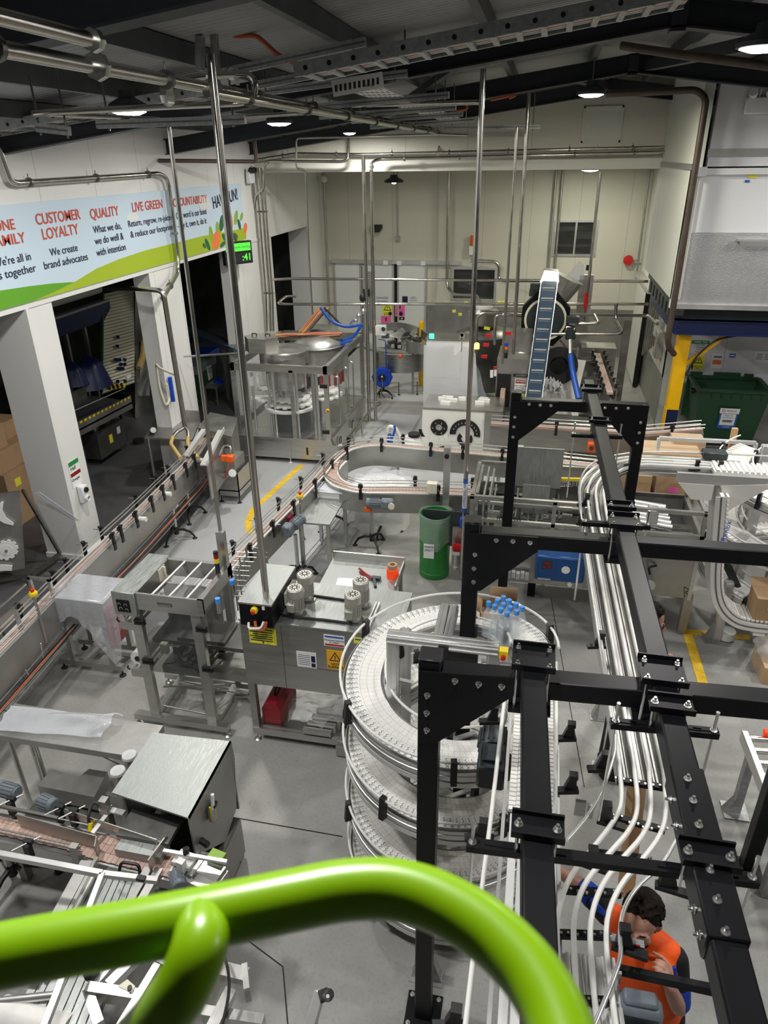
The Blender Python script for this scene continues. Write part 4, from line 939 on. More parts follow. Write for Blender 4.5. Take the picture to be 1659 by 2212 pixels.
for px in ((662,1294),(641,1325),(781,1308),(764,1340)):
    q=G(*px,1.35); mm=MB().box((q.x,q.y,q.z+.03),(.11,.10,.06),bev=.012).lathe([(.0,.05),(.062,.05),(.062,.18),(.068,.18),(.07,.25),(.06,.262),(0,.262)],q,22)
    for k in range(18):
        a=2*PI*k/18; mm.box((q.x+.065*math.cos(a),q.y+.065*math.sin(a),q.z+.115),(.012,.005,.11),a)
    mo=tn.part('fan_motor',mm,'motor_silver'); g=MB()
    for k in range(10):
        for r in (.022,.04): a=2*PI*k/10; g.box((q.x+r*math.cos(a),q.y+r*math.sin(a),q.z+.263),(.012,.009,.002),a)
    tn.part('fan_grille',g,'ink',mo); tn.part('terminal_box',MB().box((q.x-.02,q.y-.065,q.z+.10),(.07,.05,.08),bev=.006),'motor_silver',mo); tn.part('flange',MB().cyl((q.x,q.y,q.z),(q.x,q.y,q.z+.008),.085,24),'steel_dark',mo)
for d in (0,.028): a=G(813,1302,1.36); b=G(786,1362,1.36); tn.part('rod',MB().cyl(V3(a.x+d,a.y,1.364),V3(b.x+d,b.y,1.364),.010,10),'alu_bright')
m=MB(); q=G(641,1325,1.35); r=G(764,1340,1.35); m.tube([V3(-1.9,q.y-.06,1.36),V3(q.x,q.y-.075,1.36),V3((q.x+r.x)/2,q.y-.06,1.36),V3(r.x,r.y-.06,1.36)],.012,8)
q=G(662,1294,1.35); r=G(781,1308,1.35); m.tube([V3(-1.88,q.y+.05,1.36),V3(q.x+.05,q.y+.05,1.36),V3(r.x,r.y+.03,1.36)],.012,8); tn.part('cable',m,'cable_black')
tn.part('hose',MB().tube(rnd([V3(-1.95,4.44,1.44),V3(-1.96,4.43,1.37),V3(-2.03,4.42,1.36),V3(-2.05,4.45,1.43)],.05),.013,10),'cable_orange'); tn.part('hose',MB().tube(rnd([V3(-1.97,4.44,1.44),V3(-1.99,4.42,1.385),V3(-2.10,4.42,1.37),V3(-2.11,4.46,1.40)],.05),.011,10),'white_plastic')
tn.part('front_seam',MB().bx(tx0,tx1,ty0-.003,ty0,.92,.925).bx(-1.88,-1.875,ty0-.002,ty0,.66,1.33),'steel_dark',body)
fy=ty0-.001
def onfront(name,px0,px1,bg,lines): 
    a=GY(*px0,fy); b=GY(*px1,fy); w,h=abs(b.x-a.x),abs(a.z-b.z); return sign(name,'',((a.x+b.x)/2,fy,(a.z+b.z)/2),w,h,'-Y',bg,[(l[0],l[1]*h,l[2]*h,*l[3:]) if l[0] not in('#','tri') else l for l in lines(w,h)],parent=(tn,body))
onfront('notice',(536,1352),(599,1394),'sign_yellow',lambda w,h:[('#',-.02*w,.38*h,w*.8,h*.06,'ink')]+[('#',(-.04+.03*(k%2))*w,h*(.22-.13*k),w*(.82-.1*(k%2)),h*.05,'ink') for k in range(5)]+[('#',0,-.40*h,w*.07,h*.1,'red_dark')])
onfront('label',(699,1370),(745,1399),'paper',lambda w,h:[('#',0,.36*h,w*.9,h*.14,'sign_blue'),('Process Lower Critical Limit',.13,.06,'ink'),('0.1 - 0.35ppm',.13,-.12,'ink'),('#',0,-.36*h,w*.9,h*.14,'red')])
onfront('label',(640,1406),(685,1444),'paper',lambda w,h:[('#',-.12*w,h*(.3-.12*k),w*.6,h*.03,'motor_grey') for k in range(6)]+[('#',.34*w,.1*h,w*.2,h*.4,'navy'),('#',.34*w,-.3*h,w*.2,h*.25,'navy')])
onfront('hot_sign',(705,1403),(744,1448),'sign_amber',lambda w,h:[('tri',0,.13*h,w*.72,'sign_amber'),('HOT',.17,-.22,'ink'),('SURFACE',.17,-.38,'ink')])
onfront('label',(764,1376),(792,1392),'sign_yellow',lambda w,h:[('#',0,.2*h,w*.8,h*.2,'sign_blue')])
# things on the tunnel's shelf
zs=.166
tb=T('toolbox','dark red metal toolbox on the lower shelf of the shrink tunnel','toolbox',(-2.03,4.85,zs))
tb.part('box',MB().bx(-2.16,-1.98,4.62,5.05,zs,zs+.17,bev=.006),'red_dark'); tb.part('lid',MB().prism([(-2.16,4.62,zs+.17),(-1.98,4.62,zs+.17),(-2.02,4.62,zs+.235),(-2.12,4.62,zs+.235)],(0,.43,0)),'red_dark'); tb.part('handle',MB().tube(rnd([(-2.07,4.75,zs+.235),(-2.07,4.75,zs+.28),(-2.07,4.93,zs+.28),(-2.07,4.93,zs+.235)],.03),.011,8),'black_plastic')
m=MB(); 
for k in range(4): m.bx(-1.76+.03*k,-1.50+.03*k,4.56+.05*k,4.60+.05*k,zs,zs+.05+.035*k)
single('steel_bar_offcuts',m,'steel','stepped steel bracket block on the shelf under the tunnel, left of the tape rolls','bracket')
single('steel_tray',MB().bx(-1.44,-1.06,4.50,4.52,.02,.14).bx(-1.44,-1.06,4.82,4.84,.02,.14).bx(-1.44,-1.42,4.52,4.82,.02,.14).bx(-1.08,-1.06,4.52,4.82,.02,.14).bx(-1.42,-1.08,4.52,4.82,.1,.135),'steel','low steel tray holding tape rolls in front of the tunnel shelf','tray')
for i,(dz,r,l) in enumerate(((.136,.095,'clear tape roll at the bottom of the pile in the steel tray'),(.19,.088,'clear tape roll in the middle of the pile in the steel tray'),(.24,.082,'clear tape roll on top of the pile in the steel tray'))):
    t=T('tape_roll',l,'tape',(-1.22,4.66,dz),'tape rolls in the steel tray'); t.part('tape',MB().lathe([(.045,0),(r,0),(r,.05),(.045,.05),(.045,0)],(-1.22+.01*i,4.66,dz),28),'film_milky'); t.part('core',MB().lathe([(.038,0),(.046,0),(.046,.051),(.038,.051),(.038,0)],(-1.22+.01*i,4.66,dz),20),'card')
single('stopper',MB().lathe([(0,0),(.03,0),(.032,.03),(0,.032)],(-1.2,4.66,.291),16),'sign_blue','blue plastic stopper on top of the pile of tape rolls','stopper')
single('plastic_cup',MB().cyl((-1.33,4.56,.16),(-1.30,4.62,.16),.026,14),'white_plastic','white plastic cup lying in the steel tray beside the tape rolls','cup')
def crump(x0,x1,y0,y1,z,h,seed):
    random.seed(seed); ph=[random.uniform(0,6) for _ in range(8)]
    return lambda u,v: V3(x0+(x1-x0)*u+.03*math.sin(7*v+ph[0]),y0+(y1-y0)*v+.03*math.sin(6*u+ph[1]),z+h*(.30+.25*math.sin(9*u+5*v+ph[2])*math.cos(7*v-3*u+ph[3])+.2*abs(math.sin(17*u-9*v+ph[4]))+.15*abs(math.sin(23*v+11*u+ph[5])))*math.sin(PI*min(1,u*1.0+.02))**.4)
single('plastic_film',MB().grid(crump(-1.95,-1.0,4.58,5.12,zs+.01,.30,4),46,34),'film_thin','crumpled clear plastic film heaped on the shelf under the tunnel','plastic film',smooth=True)
# ================================================================ FOREGROUND LEFT: long table, hood machine, belt
lt=T('steel_table','long stainless table with turned-down front edge under a sheet of clear plastic','table',(-3.2,3.54,0))
lt.part('table_top',MB().bx(-3.86,-2.56,3.37,3.71,.845,.905,bev=.004),'steel_dull')
for x,y in ((-3.5,3.42),(-3.72,3.42),(-2.66,3.42),(-3.78,3.66),(-2.66,3.66)): lt.part('leg',MB().cyl((x,y,.0),(x,y,.85),.019,14),'steel')
def sheet(u,v):
    a=G(-30,1560,.91)+(G(242,1575,.91)-G(-30,1560,.91))*u; b=G(-30,1600,.91)+(G(225,1592,.91)-G(-30,1600,.91))*u
    a=V3(-3.86+.98*u,3.66+.03*u,0); b=V3(-3.80+.86*u,3.395+.07*u,0); p=a+(b-a)*v
    h=.018+.07*math.exp(-((v-.25-.1*u)/.22)**2)*u+.025*abs(math.sin(6*u+4*v))*u+.05*math.exp(-((u-.95)/.08)**2)*abs(math.sin(5*v+1)); return V3(p.x+.01*math.sin(13*v),p.y,.907+h)
single('plastic_sheet',MB().grid(sheet,50,24),'film','loose clear plastic sheet lying on the long stainless table','plastic sheet')
hm=T('hood_machine','steel machine with a large scratched flat hood, beside the long stainless table','machine',(-2.2,3.15,0))
hx0,hx1,hy0,hy1,hz1=-2.475,-1.885,2.83,3.47,1.10
hm.part('hood',MB().prism([(hx0,hy0+.06,hz1),(hx1,hy0-.03,hz1),(hx1,hy1,hz1),(hx0,hy1-.03,hz1)],(0,0,-.014)),'steel_scratched')
hm.part('side_panel',MB().prism([(hx1,hy0-.03,hz1),(hx1,hy1,hz1),(hx1,hy1+.02,.92),(hx1,hy1-.06,.50),(hx1,hy0+.35,.42),(hx1,hy0-.03,.75)],(-.012,0,0)),'steel_dull')
hm.part('rear_panel',MB().bx(hx0,hx1,hy1-.03,hy1-.015,.45,hz1-.01),'steel_dull'); hm.part('left_panel',MB().bx(hx0,hx0+.012,hy0+.15,hy1-.02,.50,hz1-.012),'steel_dark')
hm.part('base_plate',MB().bx(-3.45,-1.86,2.85,3.38,.40,.43),'steel_dark'); hm.part('base_cabinet',MB().bx(-2.45,-1.86,2.75,3.4,.05,.40),'steel_dull')
for x,y in ((-3.4,2.9),(-3.4,3.33),(-1.9,2.8),(-1.9,3.36)): hm.part('leg',MB().bx(x-.03,x+.03,y-.03,y+.03,0,.40),'steel_dull')
hm.part('label_box',MB().bx(-2.33,-2.02,2.62,2.74,.84,.93),'steel_scratched'); hm.part('inner_plate',MB().bx(-2.36,-2.0,2.70,2.90,.93,.96),'steel_dark')
st=MB().bx(hx1,hx1+.05,2.98,3.06,.88,.96); hm.part('marker_cup',MB().cyl((hx1+.03,3.02,.84),(hx1+.03,3.02,.95),.028,14,caps=False).cyl((hx1+.03,3.02,.84),(hx1+.03,3.02,.845),.028,14),'steel'); 
hm.part('marker',MB().cyl((hx1+.03,3.03,.86),(hx1+.03,3.06,1.03),.013,10),'white'); hm.part('marker',MB().cyl((hx1+.035,3.0,.86),(hx1+.04,2.99,.99),.007,8),'yellow'); hm.part('cup_clamp',MB().box((hx1+.02,3.06,.93),(.05,.05,.03)),'black_plastic')
hm.part('lock_knob',MB().cyl((hx1,2.88,.80),(hx1+.06,2.86,.79),.022,12),'black_plastic'); hm.part('latch',MB().cyl((hx1,2.86,.70),(hx1+.07,2.84,.69),.012,10).box((hx1+.03,2.85,.70),(.05,.02,.04)),'steel')
motor(hm,V3(-1.90,2.58,.86),(.4,-.5,.1),.045,.12,'motor_grey',name='motor')
for i,px in enumerate(((279,1630),(254,1664))):
    q=G(*px,.98); t=T('steel_can','tall steel can with a clear lid, %s'%('touching the long table, behind the other can' if i==0 else 'in front of the other can, beside the hood'),'can',(q.x,q.y,.43),'steel cans beside the hood')
    t.part('can',MB().cyl((q.x,q.y,.43),(q.x,q.y,.96),.045,20),'steel'); t.part('lid',MB().lathe([(0,0),(.054,0),(.056,.01),(.05,.022),(0,.026)],(q.x,q.y,.96),22),'film_milky')
P=[G(111,1661,.60),G(172,1677,.60),G(192,1661,.60),G(232,1667,.60),G(203,1722,.60),G(81,1697,.60)]
single('steel_cover',MB().prism([V3(p.x,p.y,.60) for p in P],(0,0,-.14)),'steel_dull','loose notched steel cover lying on the base plate under the long table','cover')
# product belt along the front
pb=T('product_belt','wide pink modular belt crossing the lower left foreground, fenced by steel plates','conveyor',(-2.6,2.55,0))
ZB=.86
A=[G(-60,1772,ZB),G(0,1783,ZB),G(200,1826,ZB),G(330,1857,ZB),G(400,1874,ZB)]; L=plen(A)
m=MB(); n=int(L/.036)
for k in range(n):
    p,tg=at(A,(k+.5)*L/n)
    w=.125+.05*min(1,max(0,(k/n-.45)/.15))
    for j in range(3): c=p+V3(tg.y,-tg.x,0)*(((j-1)/3)*w*1.0+(.0015 if k%2 else -.0015)); m.box((c.x,c.y,ZB-.003),(L/n*.93,w/3*.96,.01),math.atan2(tg.y,tg.x))
pb.part('belt',m,'belt_pink',smooth=False)
pb.part('belt_bed',MB().sweep(A,[(-.10,-.05),(.10,-.05),(.10,-.012),(-.10,-.012)]),'steel_dark')
off_=lambda s,z:MBoff(A,s,z)
pb.part('side_frame',MB().sweep(off_(.098,-.04),[(-.006,-.05),(.006,-.05),(.006,.035),(-.006,.035)]),'steel'); pb.part('side_frame',MB().sweep(off_(-.098,-.04),[(-.006,-.05),(.006,-.05),(.006,.035),(-.006,.035)]),'steel')
a,b=G(40,1772,.93),G(212,1820,.93); pb.part('fence_plate',MB().beam(a,b,.006,.12),'steel_dull'); pb.part('fence_plate',MB().beam(b,b+V3(.03,-.07,0),.006,.12),'steel_dull')
a,b=G(100,1765,.97),G(330,1838,.95); pb.part('fence_plate',MB().beam(a+V3(.1,.06,0),b+V3(.0,.06,0),.006,.06),'steel'); pb.part('fence_rail',MB().beam(G(-30,1735,.98),G(125,1768,.98),.02,.02),'steel_dark')
pb.part('end_plate',MB().beam(G(322,1870,.93),G(362,1815,.93),.008,.10),'steel'); pb.part('end_block',MB().box(G(400,1858,.90),(.13,.10,.03),-.2).box(G(392,1870,.93),(.05,.04,.09),-.2),'white_plastic')
pb.part('end_bar',MB().beam(G(353,1838,.96),G(490,1862,.96),.022,.02),'alu_bright'); pb.part('clamp_knob',MB().cyl(G(402,1845,.96),G(402,1832,1.0),.02,10),'black_plastic')
pb.part('end_pad',MB().box(G(468,1850,.91),(.10,.07,.03),-.2),'leaf_light',label='lime green pad'); pb.part('end_plate',MB().box(G(455,1880,.88),(.16,.10,.02),-.2).box(G(425,1875,.87),(.04,.14,.05),-.2),'steel')
pb.part('drive_box',MB().box(G(430,1900,.80),(.34,.16,.14),-.2),'steel')
for px in ((62,1838),(130,1762),(160,1770),(25,1745)):
    q=G(*px,.93); m=MB().box(q,(.04,.035,.11)).box(q+V3(0,.02,.06),(.055,.03,.03)); b=pb.part('rail_clamp',m,'black_plastic'); pb.part('clamp_rod',MB().cyl(q+V3(-.06,-.06,.06),q+V3(.05,.07,.06),.006,6),'steel',b)
for s,z in ((-.085,.07),(.09,.06),(.09,.10)): pb.part('guide_rail',MB().tube(off_(s,z)[0:3],.006,8),'steel')
q=G(228,1745,1.0); m=MB().bx(q.x-.025,q.x+.025,q.y-.025,q.y+.025,.80,1.08).bx(q.x-.03,q.x+.03,q.y-.03,q.y+.03,.97,1.0); pb.part('sensor_post',m,'steel'); pb.part('sensor_arm',MB().beam(q+V3(.02,0,-.03),G(200,1800,.95),.03,.012).beam(q+V3(-.05,.01,-.02),q+V3(.13,.0,-.02),.04,.012),'alu')
pb.part('sensor_cable',MB().tube(rnd([q+V3(0,0,-.02),q+V3(-.10,.02,.03),G(190,1765,1.0),G(195,1790,.93)],.08),.010,8),'cable_black'); pb.part('sensor',MB().cyl(G(196,1778,.97),G(195,1795,.93),.016,10),'yellow')
motor(pb,G(35,1712,.80),(-1,.1,0),.055,.16,'motor_grey'); motor(pb,G(88,1728,.78),(1,-.2,0),.05,.13,'motor_grey')
q=G(165,1845,.9); pb.part('channel_post',MB().bx(q.x-.025,q.x+.025,q.y-.02,q.y+.02,.72,.98),'steel_dull')
q=G(35,1905); tri_stand(pb,q.x,q.y,.8,.5,.03,.30)
m=MB()
for dy in (0,.03,.06,.09): m.tube([V3(-3.3,2.2+dy,.45),V3(-2.2,2.12+dy,.45)],.004,6)
for k in range(14): m.tube([V3(-3.3+.08*k,2.2-.006*k,.45),V3(-3.3+.08*k,2.29-.006*k,.45)],.003,5)
pb.part('cable_tray',m,'steel')
# transverse machine coming towards the camera
tm=T('infeed_machine','steel packing machine partly behind the green handrail, with ribbed plate and alu guard frame','machine',(-2.2,2.0,0))
ZR2=.80
a0,a1=G(205,1865,ZR2),G(322,1890,ZR2); b0,b1=G(20,2212,ZR2),G(190,2260,ZR2)
m=MB()
for k in range(9):
    f0,f1=k/9,(k+.86)/9; m.prism([a0+(a1-a0)*f0,a0+(a1-a0)*f1,b0+(b1-b0)*f1,b0+(b1-b0)*f0],(0,0,-.012))
tm.part('ribbed_plate',m,'steel_scratched',smooth=False); tm.part('plate_bed',MB().prism([a0+V3(0,0,-.014),a1+V3(0,0,-.014),b1+V3(0,0,-.014),b0+V3(0,0,-.014)],(0,0,-.02)),'steel_dark')
for px0,px1,mt,w,h in (((190,1868),(60,2110),'steel_dull',.075,.08),((212,1862),(90,2100),'steel',.02,.10),((322,1880),(250,2010),'steel_dull',.05,.06),((345,1880),(300,1960),'steel',.05,.05)):
    tm.part('side_beam',MB().beam(G(*px0,.86),G(*px1,.86),w,h),mt)
tm.part('guide_strip',MB().beam(G(205,1885,.87),G(105,2060,.87),.022,.02),'rail_white'); tm.part('guide_strip',MB().beam(G(150,1965,.84),G(95,2070,.84),.02,.02),'red_dark')
gz=1.16
fr=MB().beam(G(-40,1838,gz),G(222,1888,gz),.036,.036,.003).beam(G(222,1888,gz),G(80,2260,gz),.036,.036,.003).beam(G(222,1888,gz),G(340,1902,gz-.06),.03,.03)
tm.part('guard_frame',fr,'alu'); m=MB()
for px in ((75,1858),(270,1893),(305,1897)): m.box(G(*px,gz-.03),(.05,.03,.02))
tm.part('guard_clip',m,'black_plastic'); tm.part('lift_handle',MB().tube(rnd([G(258,1880,.88),G(262,1862,.93),G(300,1868,.93),G(302,1886,.88)],.03),.010,8),'black_plastic')
tm.part('roller',MB().cyl(G(0,2195,.72),G(150,2235,.72),.10,24),'belt_white'); tm.part('belt_drum',MB().cyl(G(-20,2165,.80),G(120,2150,.82),.022,12),'alu')
m=MB().beam(G(190,2140,.95),G(320,2160,.95),.05,.09).beam(G(190,2140,.95),G(215,2215,.95),.05,.05).beam(G(320,2160,.95),G(255,2260,.95),.05,.06).beam(G(345,2080,1.0),G(255,2230,1.0),.04,.05)
tm.part('cross_frame',m,'steel'); tm.part('cross_plate',MB().box(G(345,2068,1.02),(.14,.06,.03),-.2),'steel_scratched'); tm.part('slide_rail',MB().beam(G(300,2065,.9),G(235,2130,.9),.05,.05).beam(G(270,2060,.9),G(200,2140,.9),.03,.06),'alu')
tm.part('switch_block',MB().prism([G(255,2130,1.0),G(275,2115,1.0),G(292,2130,1.0),G(285,2145,1.0)],(0,0,-.06)),'ivory'); tm.part('switch_knob',MB().cyl(G(280,2135,1.0),G(280,2133,1.02),.012,10),'black_plastic'); tm.part('knob',MB().lathe([(0,0),(.04,.0),(.045,.02),(.03,.04),(0,.05)],G(200,2105,.92),10),'black_plastic')
tm.part('bracket',MB().beam(G(455,2090,.95),G(535,2110,.95),.07,.05).beam(G(530,2095,.95),G(535,2150,.95),.03,.12).beam(G(500,2140,.9),G(455,2230,.9),.06,.05).beam(G(440,2190,.85),G(570,2210,.85),.05,.08),'steel')
tm.part('air_hose',MB().tube(smooth([G(478,2055,1.05),G(492,2085,1.05),G(497,2140,1.0),G(480,2215,.95)],2),.008,8),'cable_black'); tm.part('yellow_label',MB().box(G(330,2135,.95),(.05,.05,.03)),'yellow')
P=[G(480,2025,1.0),G(524,2023,1.0),G(611,2088,.95),G(624,2240,.9),G(500,2260,.95)]
tm.part('clear_guard',MB().prism(P,(0,.004,-.004)),'clear'); tm.part('guard_edge',MB().tube(P[1:4],.004,6),'black_plastic')
q=G(690,2150,.95); ks=T('alu_bracket','short aluminium profile with black clamp knobs at the bottom edge of the picture','bracket',(q.x,q.y,.5))
ks.part('profile',MB().beam(G(692,2140,.95),G(660,2260,.80),.05,.05,.004),'alu_bright'); m=MB().box(G(700,2150,.98),(.05,.05,.03),.6); m.lathe([(0,0),(.03,0),(.034,.012),(.02,.02),(0,.02)],G(708,2152,1.0),10); ks.part('clamp',m,'black_plastic'); ks.part('bolt',MB().cyl(G(708,2152,1.02),G(708,2152,1.03),.009,8),'white')
ks.part('post',MB().cyl((q.x,q.y-.1,.0),(q.x,q.y-.1,.86),.02,10),'steel')
q=G(922,2108); gb=T('foot_bracket','galvanised floor bracket behind the black post of the nearest portal','bracket',(q.x,q.y,0)); gb.part('plate',MB().bx(q.x-.11,q.x+.11,q.y-.06,q.y+.06,0,.008),'galv')
for s in (-1,1): gb.part('gusset',MB().prism([(q.x+s*.045,q.y-.03,.008),(q.x+s*.10,q.y-.03,.008),(q.x+s*.045,q.y-.03,.20)],(0,.06,0)),'galv')
# ================================================================ CENTRE: table with tape, drum, tub table
td=T('work_table','low stainless table with raised rear edge behind the shrink tunnel, holding tape and pliers','table',(-1.55,6.15,0))
td.part('table_top',MB().bx(-1.96,-1.17,5.86,6.43,.86,.90),'steel_scratched'); td.part('upstand',MB().bx(-1.96,-1.17,6.43,6.45,.86,.98),'steel'); td.part('side_upstand',MB().bx(-1.18,-1.165,5.9,6.43,.88,.96),'steel')
for x,y in ((-1.92,5.9),(-1.21,5.9),(-1.92,6.4),(-1.21,6.4)): td.part('leg',MB().bx(x-.02,x+.02,y-.02,y+.02,0,.86),'steel_dull')
single('paper_sheet',MB().box(G(748,1258,.903),(.20,.16,.003),.1),'paper','white printed sheet lying on the low table behind the shrink tunnel','paper')
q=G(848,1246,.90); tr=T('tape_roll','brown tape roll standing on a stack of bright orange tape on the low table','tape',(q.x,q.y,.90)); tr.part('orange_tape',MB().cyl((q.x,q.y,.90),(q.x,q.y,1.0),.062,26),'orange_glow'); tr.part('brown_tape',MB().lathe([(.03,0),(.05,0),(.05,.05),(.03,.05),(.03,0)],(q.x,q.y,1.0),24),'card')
q=G(795,1240,.905); pl=T('pliers','strapping pliers with dark red handles on the low table','pliers',(q.x,q.y,.905))
pl.part('handle',MB().tube(rnd([G(776,1228,.92),G(790,1240,.93),G(805,1248,.92)],.05),.011,8),'red_dark'); pl.part('handle',MB().tube(rnd([G(778,1236,.91),G(792,1246,.92),G(805,1250,.92)],.05),.011,8),'red_dark'); pl.part('jaw',MB().beam(G(803,1248,.92),G(822,1250,.92),.05,.03).beam(G(808,1252,.92),G(811,1268,.92),.025,.03),'motor_dark')
wd=T('waste_drum','tall green waste drum with a clear bin liner folded over its rim','bin',(-1.03,7.78,0))
wd.part('drum',MB().lathe([(0,.0),(.182,.0),(.19,.012),(.188,.06),(.193,.065),(.193,.075),(.188,.08),(.192,.45),(.197,.455),(.197,.465),(.192,.47),(.195,.84),(.20,.845),(.20,.86),(.185,.86),(.18,.10),(0,.10)],(-1.03,7.78,0),34),'green_drum')
wd.part('bin_liner',MB().grid(lambda u,v: V3(-1.03+(.205+.012*math.sin(9*2*PI*u)*v+.02*v*(1-v)+.01*math.sin(23*u))*math.cos(2*PI*u),7.78+(.205+.012*math.sin(9*2*PI*u)*v+.02*v*(1-v))*math.sin(2*PI*u),.885+.02*math.sin(4*PI*u+1)-v*(.40+.05*math.sin(6*PI*u))),72,10),'film_thin')
wd.part('liner_inside',MB().grid(lambda u,v: V3(-1.03+(.2-.03*v)*math.cos(2*PI*u),7.78+(.2-.03*v)*math.sin(2*PI*u),.885+.02*math.sin(4*PI*u+1)-.3*v),48,4),'film_thin')
sg=V3(-1.075,7.78-.2,.46); sign('paper_label','',(-1.075,7.575,.43),.13,.20,((1,.0,0),(0,0,1)),'paper',[('WASTE',.036,.06,'ink'),('ONLY!',.036,.015,'ink')],parent=(wd,wd.o))
tf=T('side_table','narrow stainless table beside the belt, carrying a white lidded tub','table',(-2.47,7.8,0))
tf.part('table_top',MB().prism([(-2.70,7.36,.775),(-2.27,7.36,.775),(-2.27,8.28,.775),(-2.70,8.28,.775)],(0,0,.025)),'steel_scratched')
for x,y in ((-2.31,7.42),(-2.31,8.22),(-2.66,7.42),(-2.66,8.22)): tf.part('leg',MB().bx(x-.022,x+.022,y-.022,y+.022,.06,.775).cyl((x,y,0),(x,y,.07),.012,10),'steel')
q=G(718,1068,.80); tu=T('plastic_tub','white plastic tub with a lid on the narrow stainless table','tub',(q.x,q.y,.80))
tu.part('tub',MB().prism([(q.x-.17,q.y-.13,.802),(q.x+.17,q.y-.13,.802),(q.x+.17,q.y+.15,.802),(q.x-.17,q.y+.15,.802)],(0,0,.085)),'white_plastic'); tu.part('lid',MB().box((q.x,q.y+.01,.895),(.40,.33,.018),bev=.006).box((q.x,q.y+.01,.906),(.33,.26,.008)),'tub')
# ================================================================ LOOP CONVEYORS
Z2=.96
L1=smooth([V3(-3.02,5.3,Z2),V3(-2.94,6.2,Z2),V3(-2.84,7.12,Z2),V3(-2.70,8.3,Z2),V3(-2.69,8.95,Z2),V3(-2.58,9.45,Z2),V3(-2.30,9.70,Z2),V3(-1.95,9.72,Z2),V3(-1.58,9.67,Z2),V3(-.49,9.62,Z2),V3(.86,9.44,Z2),V3(2.6,9.3,Z2)],2)
lp=conveyor('bottle_conveyor','bottle conveyor rising past the tub table and sweeping right behind the waste drum',L1,.085,.32,
  [(.10,-1),(.10,1),(.16,-1),(.16,1),(.22,-1),(.22,1),(.29,-1),(.29,1),(.36,1),(.38,-1),(.42,1),(.45,-1),(.50,1),(.53,-1),(.58,1),(.63,1),(.69,1),(.76,1),(.83,1),(.89,1)],(-2.6,8,0))
for px,r in (((712,1135),.2),((645,1250),.7)):
    b=G(*px); tri_stand(lp,b.x,b.y,.64,r)
for x,y in ((-1.86,9.64),(-.6,9.6),(.7,9.45)): lp.part('stand_column',MB().cyl((x,y,0),(x,y,.66),.024,12),'steel')
q=G(634,1135,.86); motor(lp,q,(.2,1,0),.07,.2,'motor_grey'); lp.part('gearbox',MB().box(q+V3(-.03,-.12,0),(.12,.14,.15),bev=.02),'motor_grey'); lp.part('isolator',MB().box(q+V3(-.08,.12,.03),(.05,.12,.07)),'red_dark')
q=G(648,1072,1.15); lp.part('stop_pole',MB().tube(rnd([V3(q.x+.02,q.y,.55),V3(q.x,q.y,.6),V3(q.x,q.y,1.13)],.03),.016,12),'steel'); estop(lp,(q.x,q.y,1.13),1.15)
m=MB(); 
for s,z in ((.22,-.62),(.28,-.62),(.34,-.62)): m.tube(MBoff(L1[4:20],s,z),.004,6)
lp.part('cable_tray',m,'steel')
L2=smooth([V3(-2.56,9.0,Z2),V3(-2.60,8.75,Z2),V3(-2.56,8.45,Z2),V3(-2.40,8.22,Z2),V3(-2.15,8.10,Z2),V3(-1.98,8.08,Z2),V3(-1.5,8.17,Z2),V3(-.75,8.25,Z2),V3(-.2,8.28,Z2)],2)
l2=conveyor('bottle_conveyor','short return conveyor with a drive motor, curving round in front of the plastic-wrapped drum',L2,.16,.28,[(.40,1),(.62,-1),(.72,1),(.86,-1),(.95,1)],(-2,8.2,0),rails=((.10,.05),(.10,.09)))
q=GY(820,1085,7.95); motor(l2,q+V3(.0,-.02,0),(-1,-.15,0),.065,.17,'motor_grey'); l2.part('gearbox',MB().box(q+V3(.10,-.02,0),(.17,.12,.12),bev=.02),'motor_grey'); l2.part('shaft_cover',MB().cyl(q+V3(.17,-.08,0),q+V3(.17,-.10,0),.042,18),'ivory'); l2.part('isolator',MB().box(q+V3(-.15,-.02,-.10),(.09,.06,.07),bev=.01),'orange')
for px in ((804,1180),(830,1150)): b=G(*px); tri_stand(l2,b.x,b.y,.68,1.1 if px[0]<810 else .3,.026,.24)
dr=T('wrapped_drum','round drum under crumpled clear plastic inside the bend of the conveyor','drum',(-1.95,9.05,0))
dr.part('drum',MB().cyl((-1.98,9.02,0),(-1.98,9.02,.62),.40,36),'white_plastic')
dr.part('plastic_cover',MB().grid(lambda u,v:(lambda a,f:V3(-1.98+(.46*min(1,f)+.02*math.sin(7*a)*f+max(0,f-1)*.10)*math.cos(a),9.02+(.46*min(1,f)+.02*math.sin(7*a)*f+max(0,f-1)*.1)*math.sin(a),.66+.02*math.sin(9*a*f)*math.sin(5*f)-max(0,f-1)*.9))(2*PI*u,v*1.4),64,16),'film')
# ================================================================ CASE PACKER with glue unit
cp=T('case_packer','long steel case packing machine with clear guards, behind the middle black portal','machine',(.6,7.5,0))
X0,X1,Y0,Y1=-.55,1.88,7.0,8.0
cp.part('lower_panel',MB().bx(-.2,X1,Y0,Y0+.015,.47,1.18),'steel_dull'); cp.part('lower_panel',MB().bx(X1-.015,X1,Y0,Y1,.47,1.2),'steel_dull'); cp.part('bed',MB().bx(X0,X1,Y0+.05,Y1,.92,.97),'steel_dark')
cp.part('rear_panel',MB().bx(X0,X1,Y1-.02,Y1,.47,1.25),'steel_dull')
fr=MB()
for z in (1.22,1.49): fr.bx(X0,X1,Y0-.01,Y0+.03,z-.02,z+.02).bx(X0,X1,Y1-.02,Y1+.02,z-.02,z+.02)
fr.bx(X1-.04,X1,Y0,Y1,1.47,1.51).bx(X1-.04,X1,Y0,Y1,1.20,1.24).bx(X0,X0+.04,Y0,Y1,1.47,1.51)
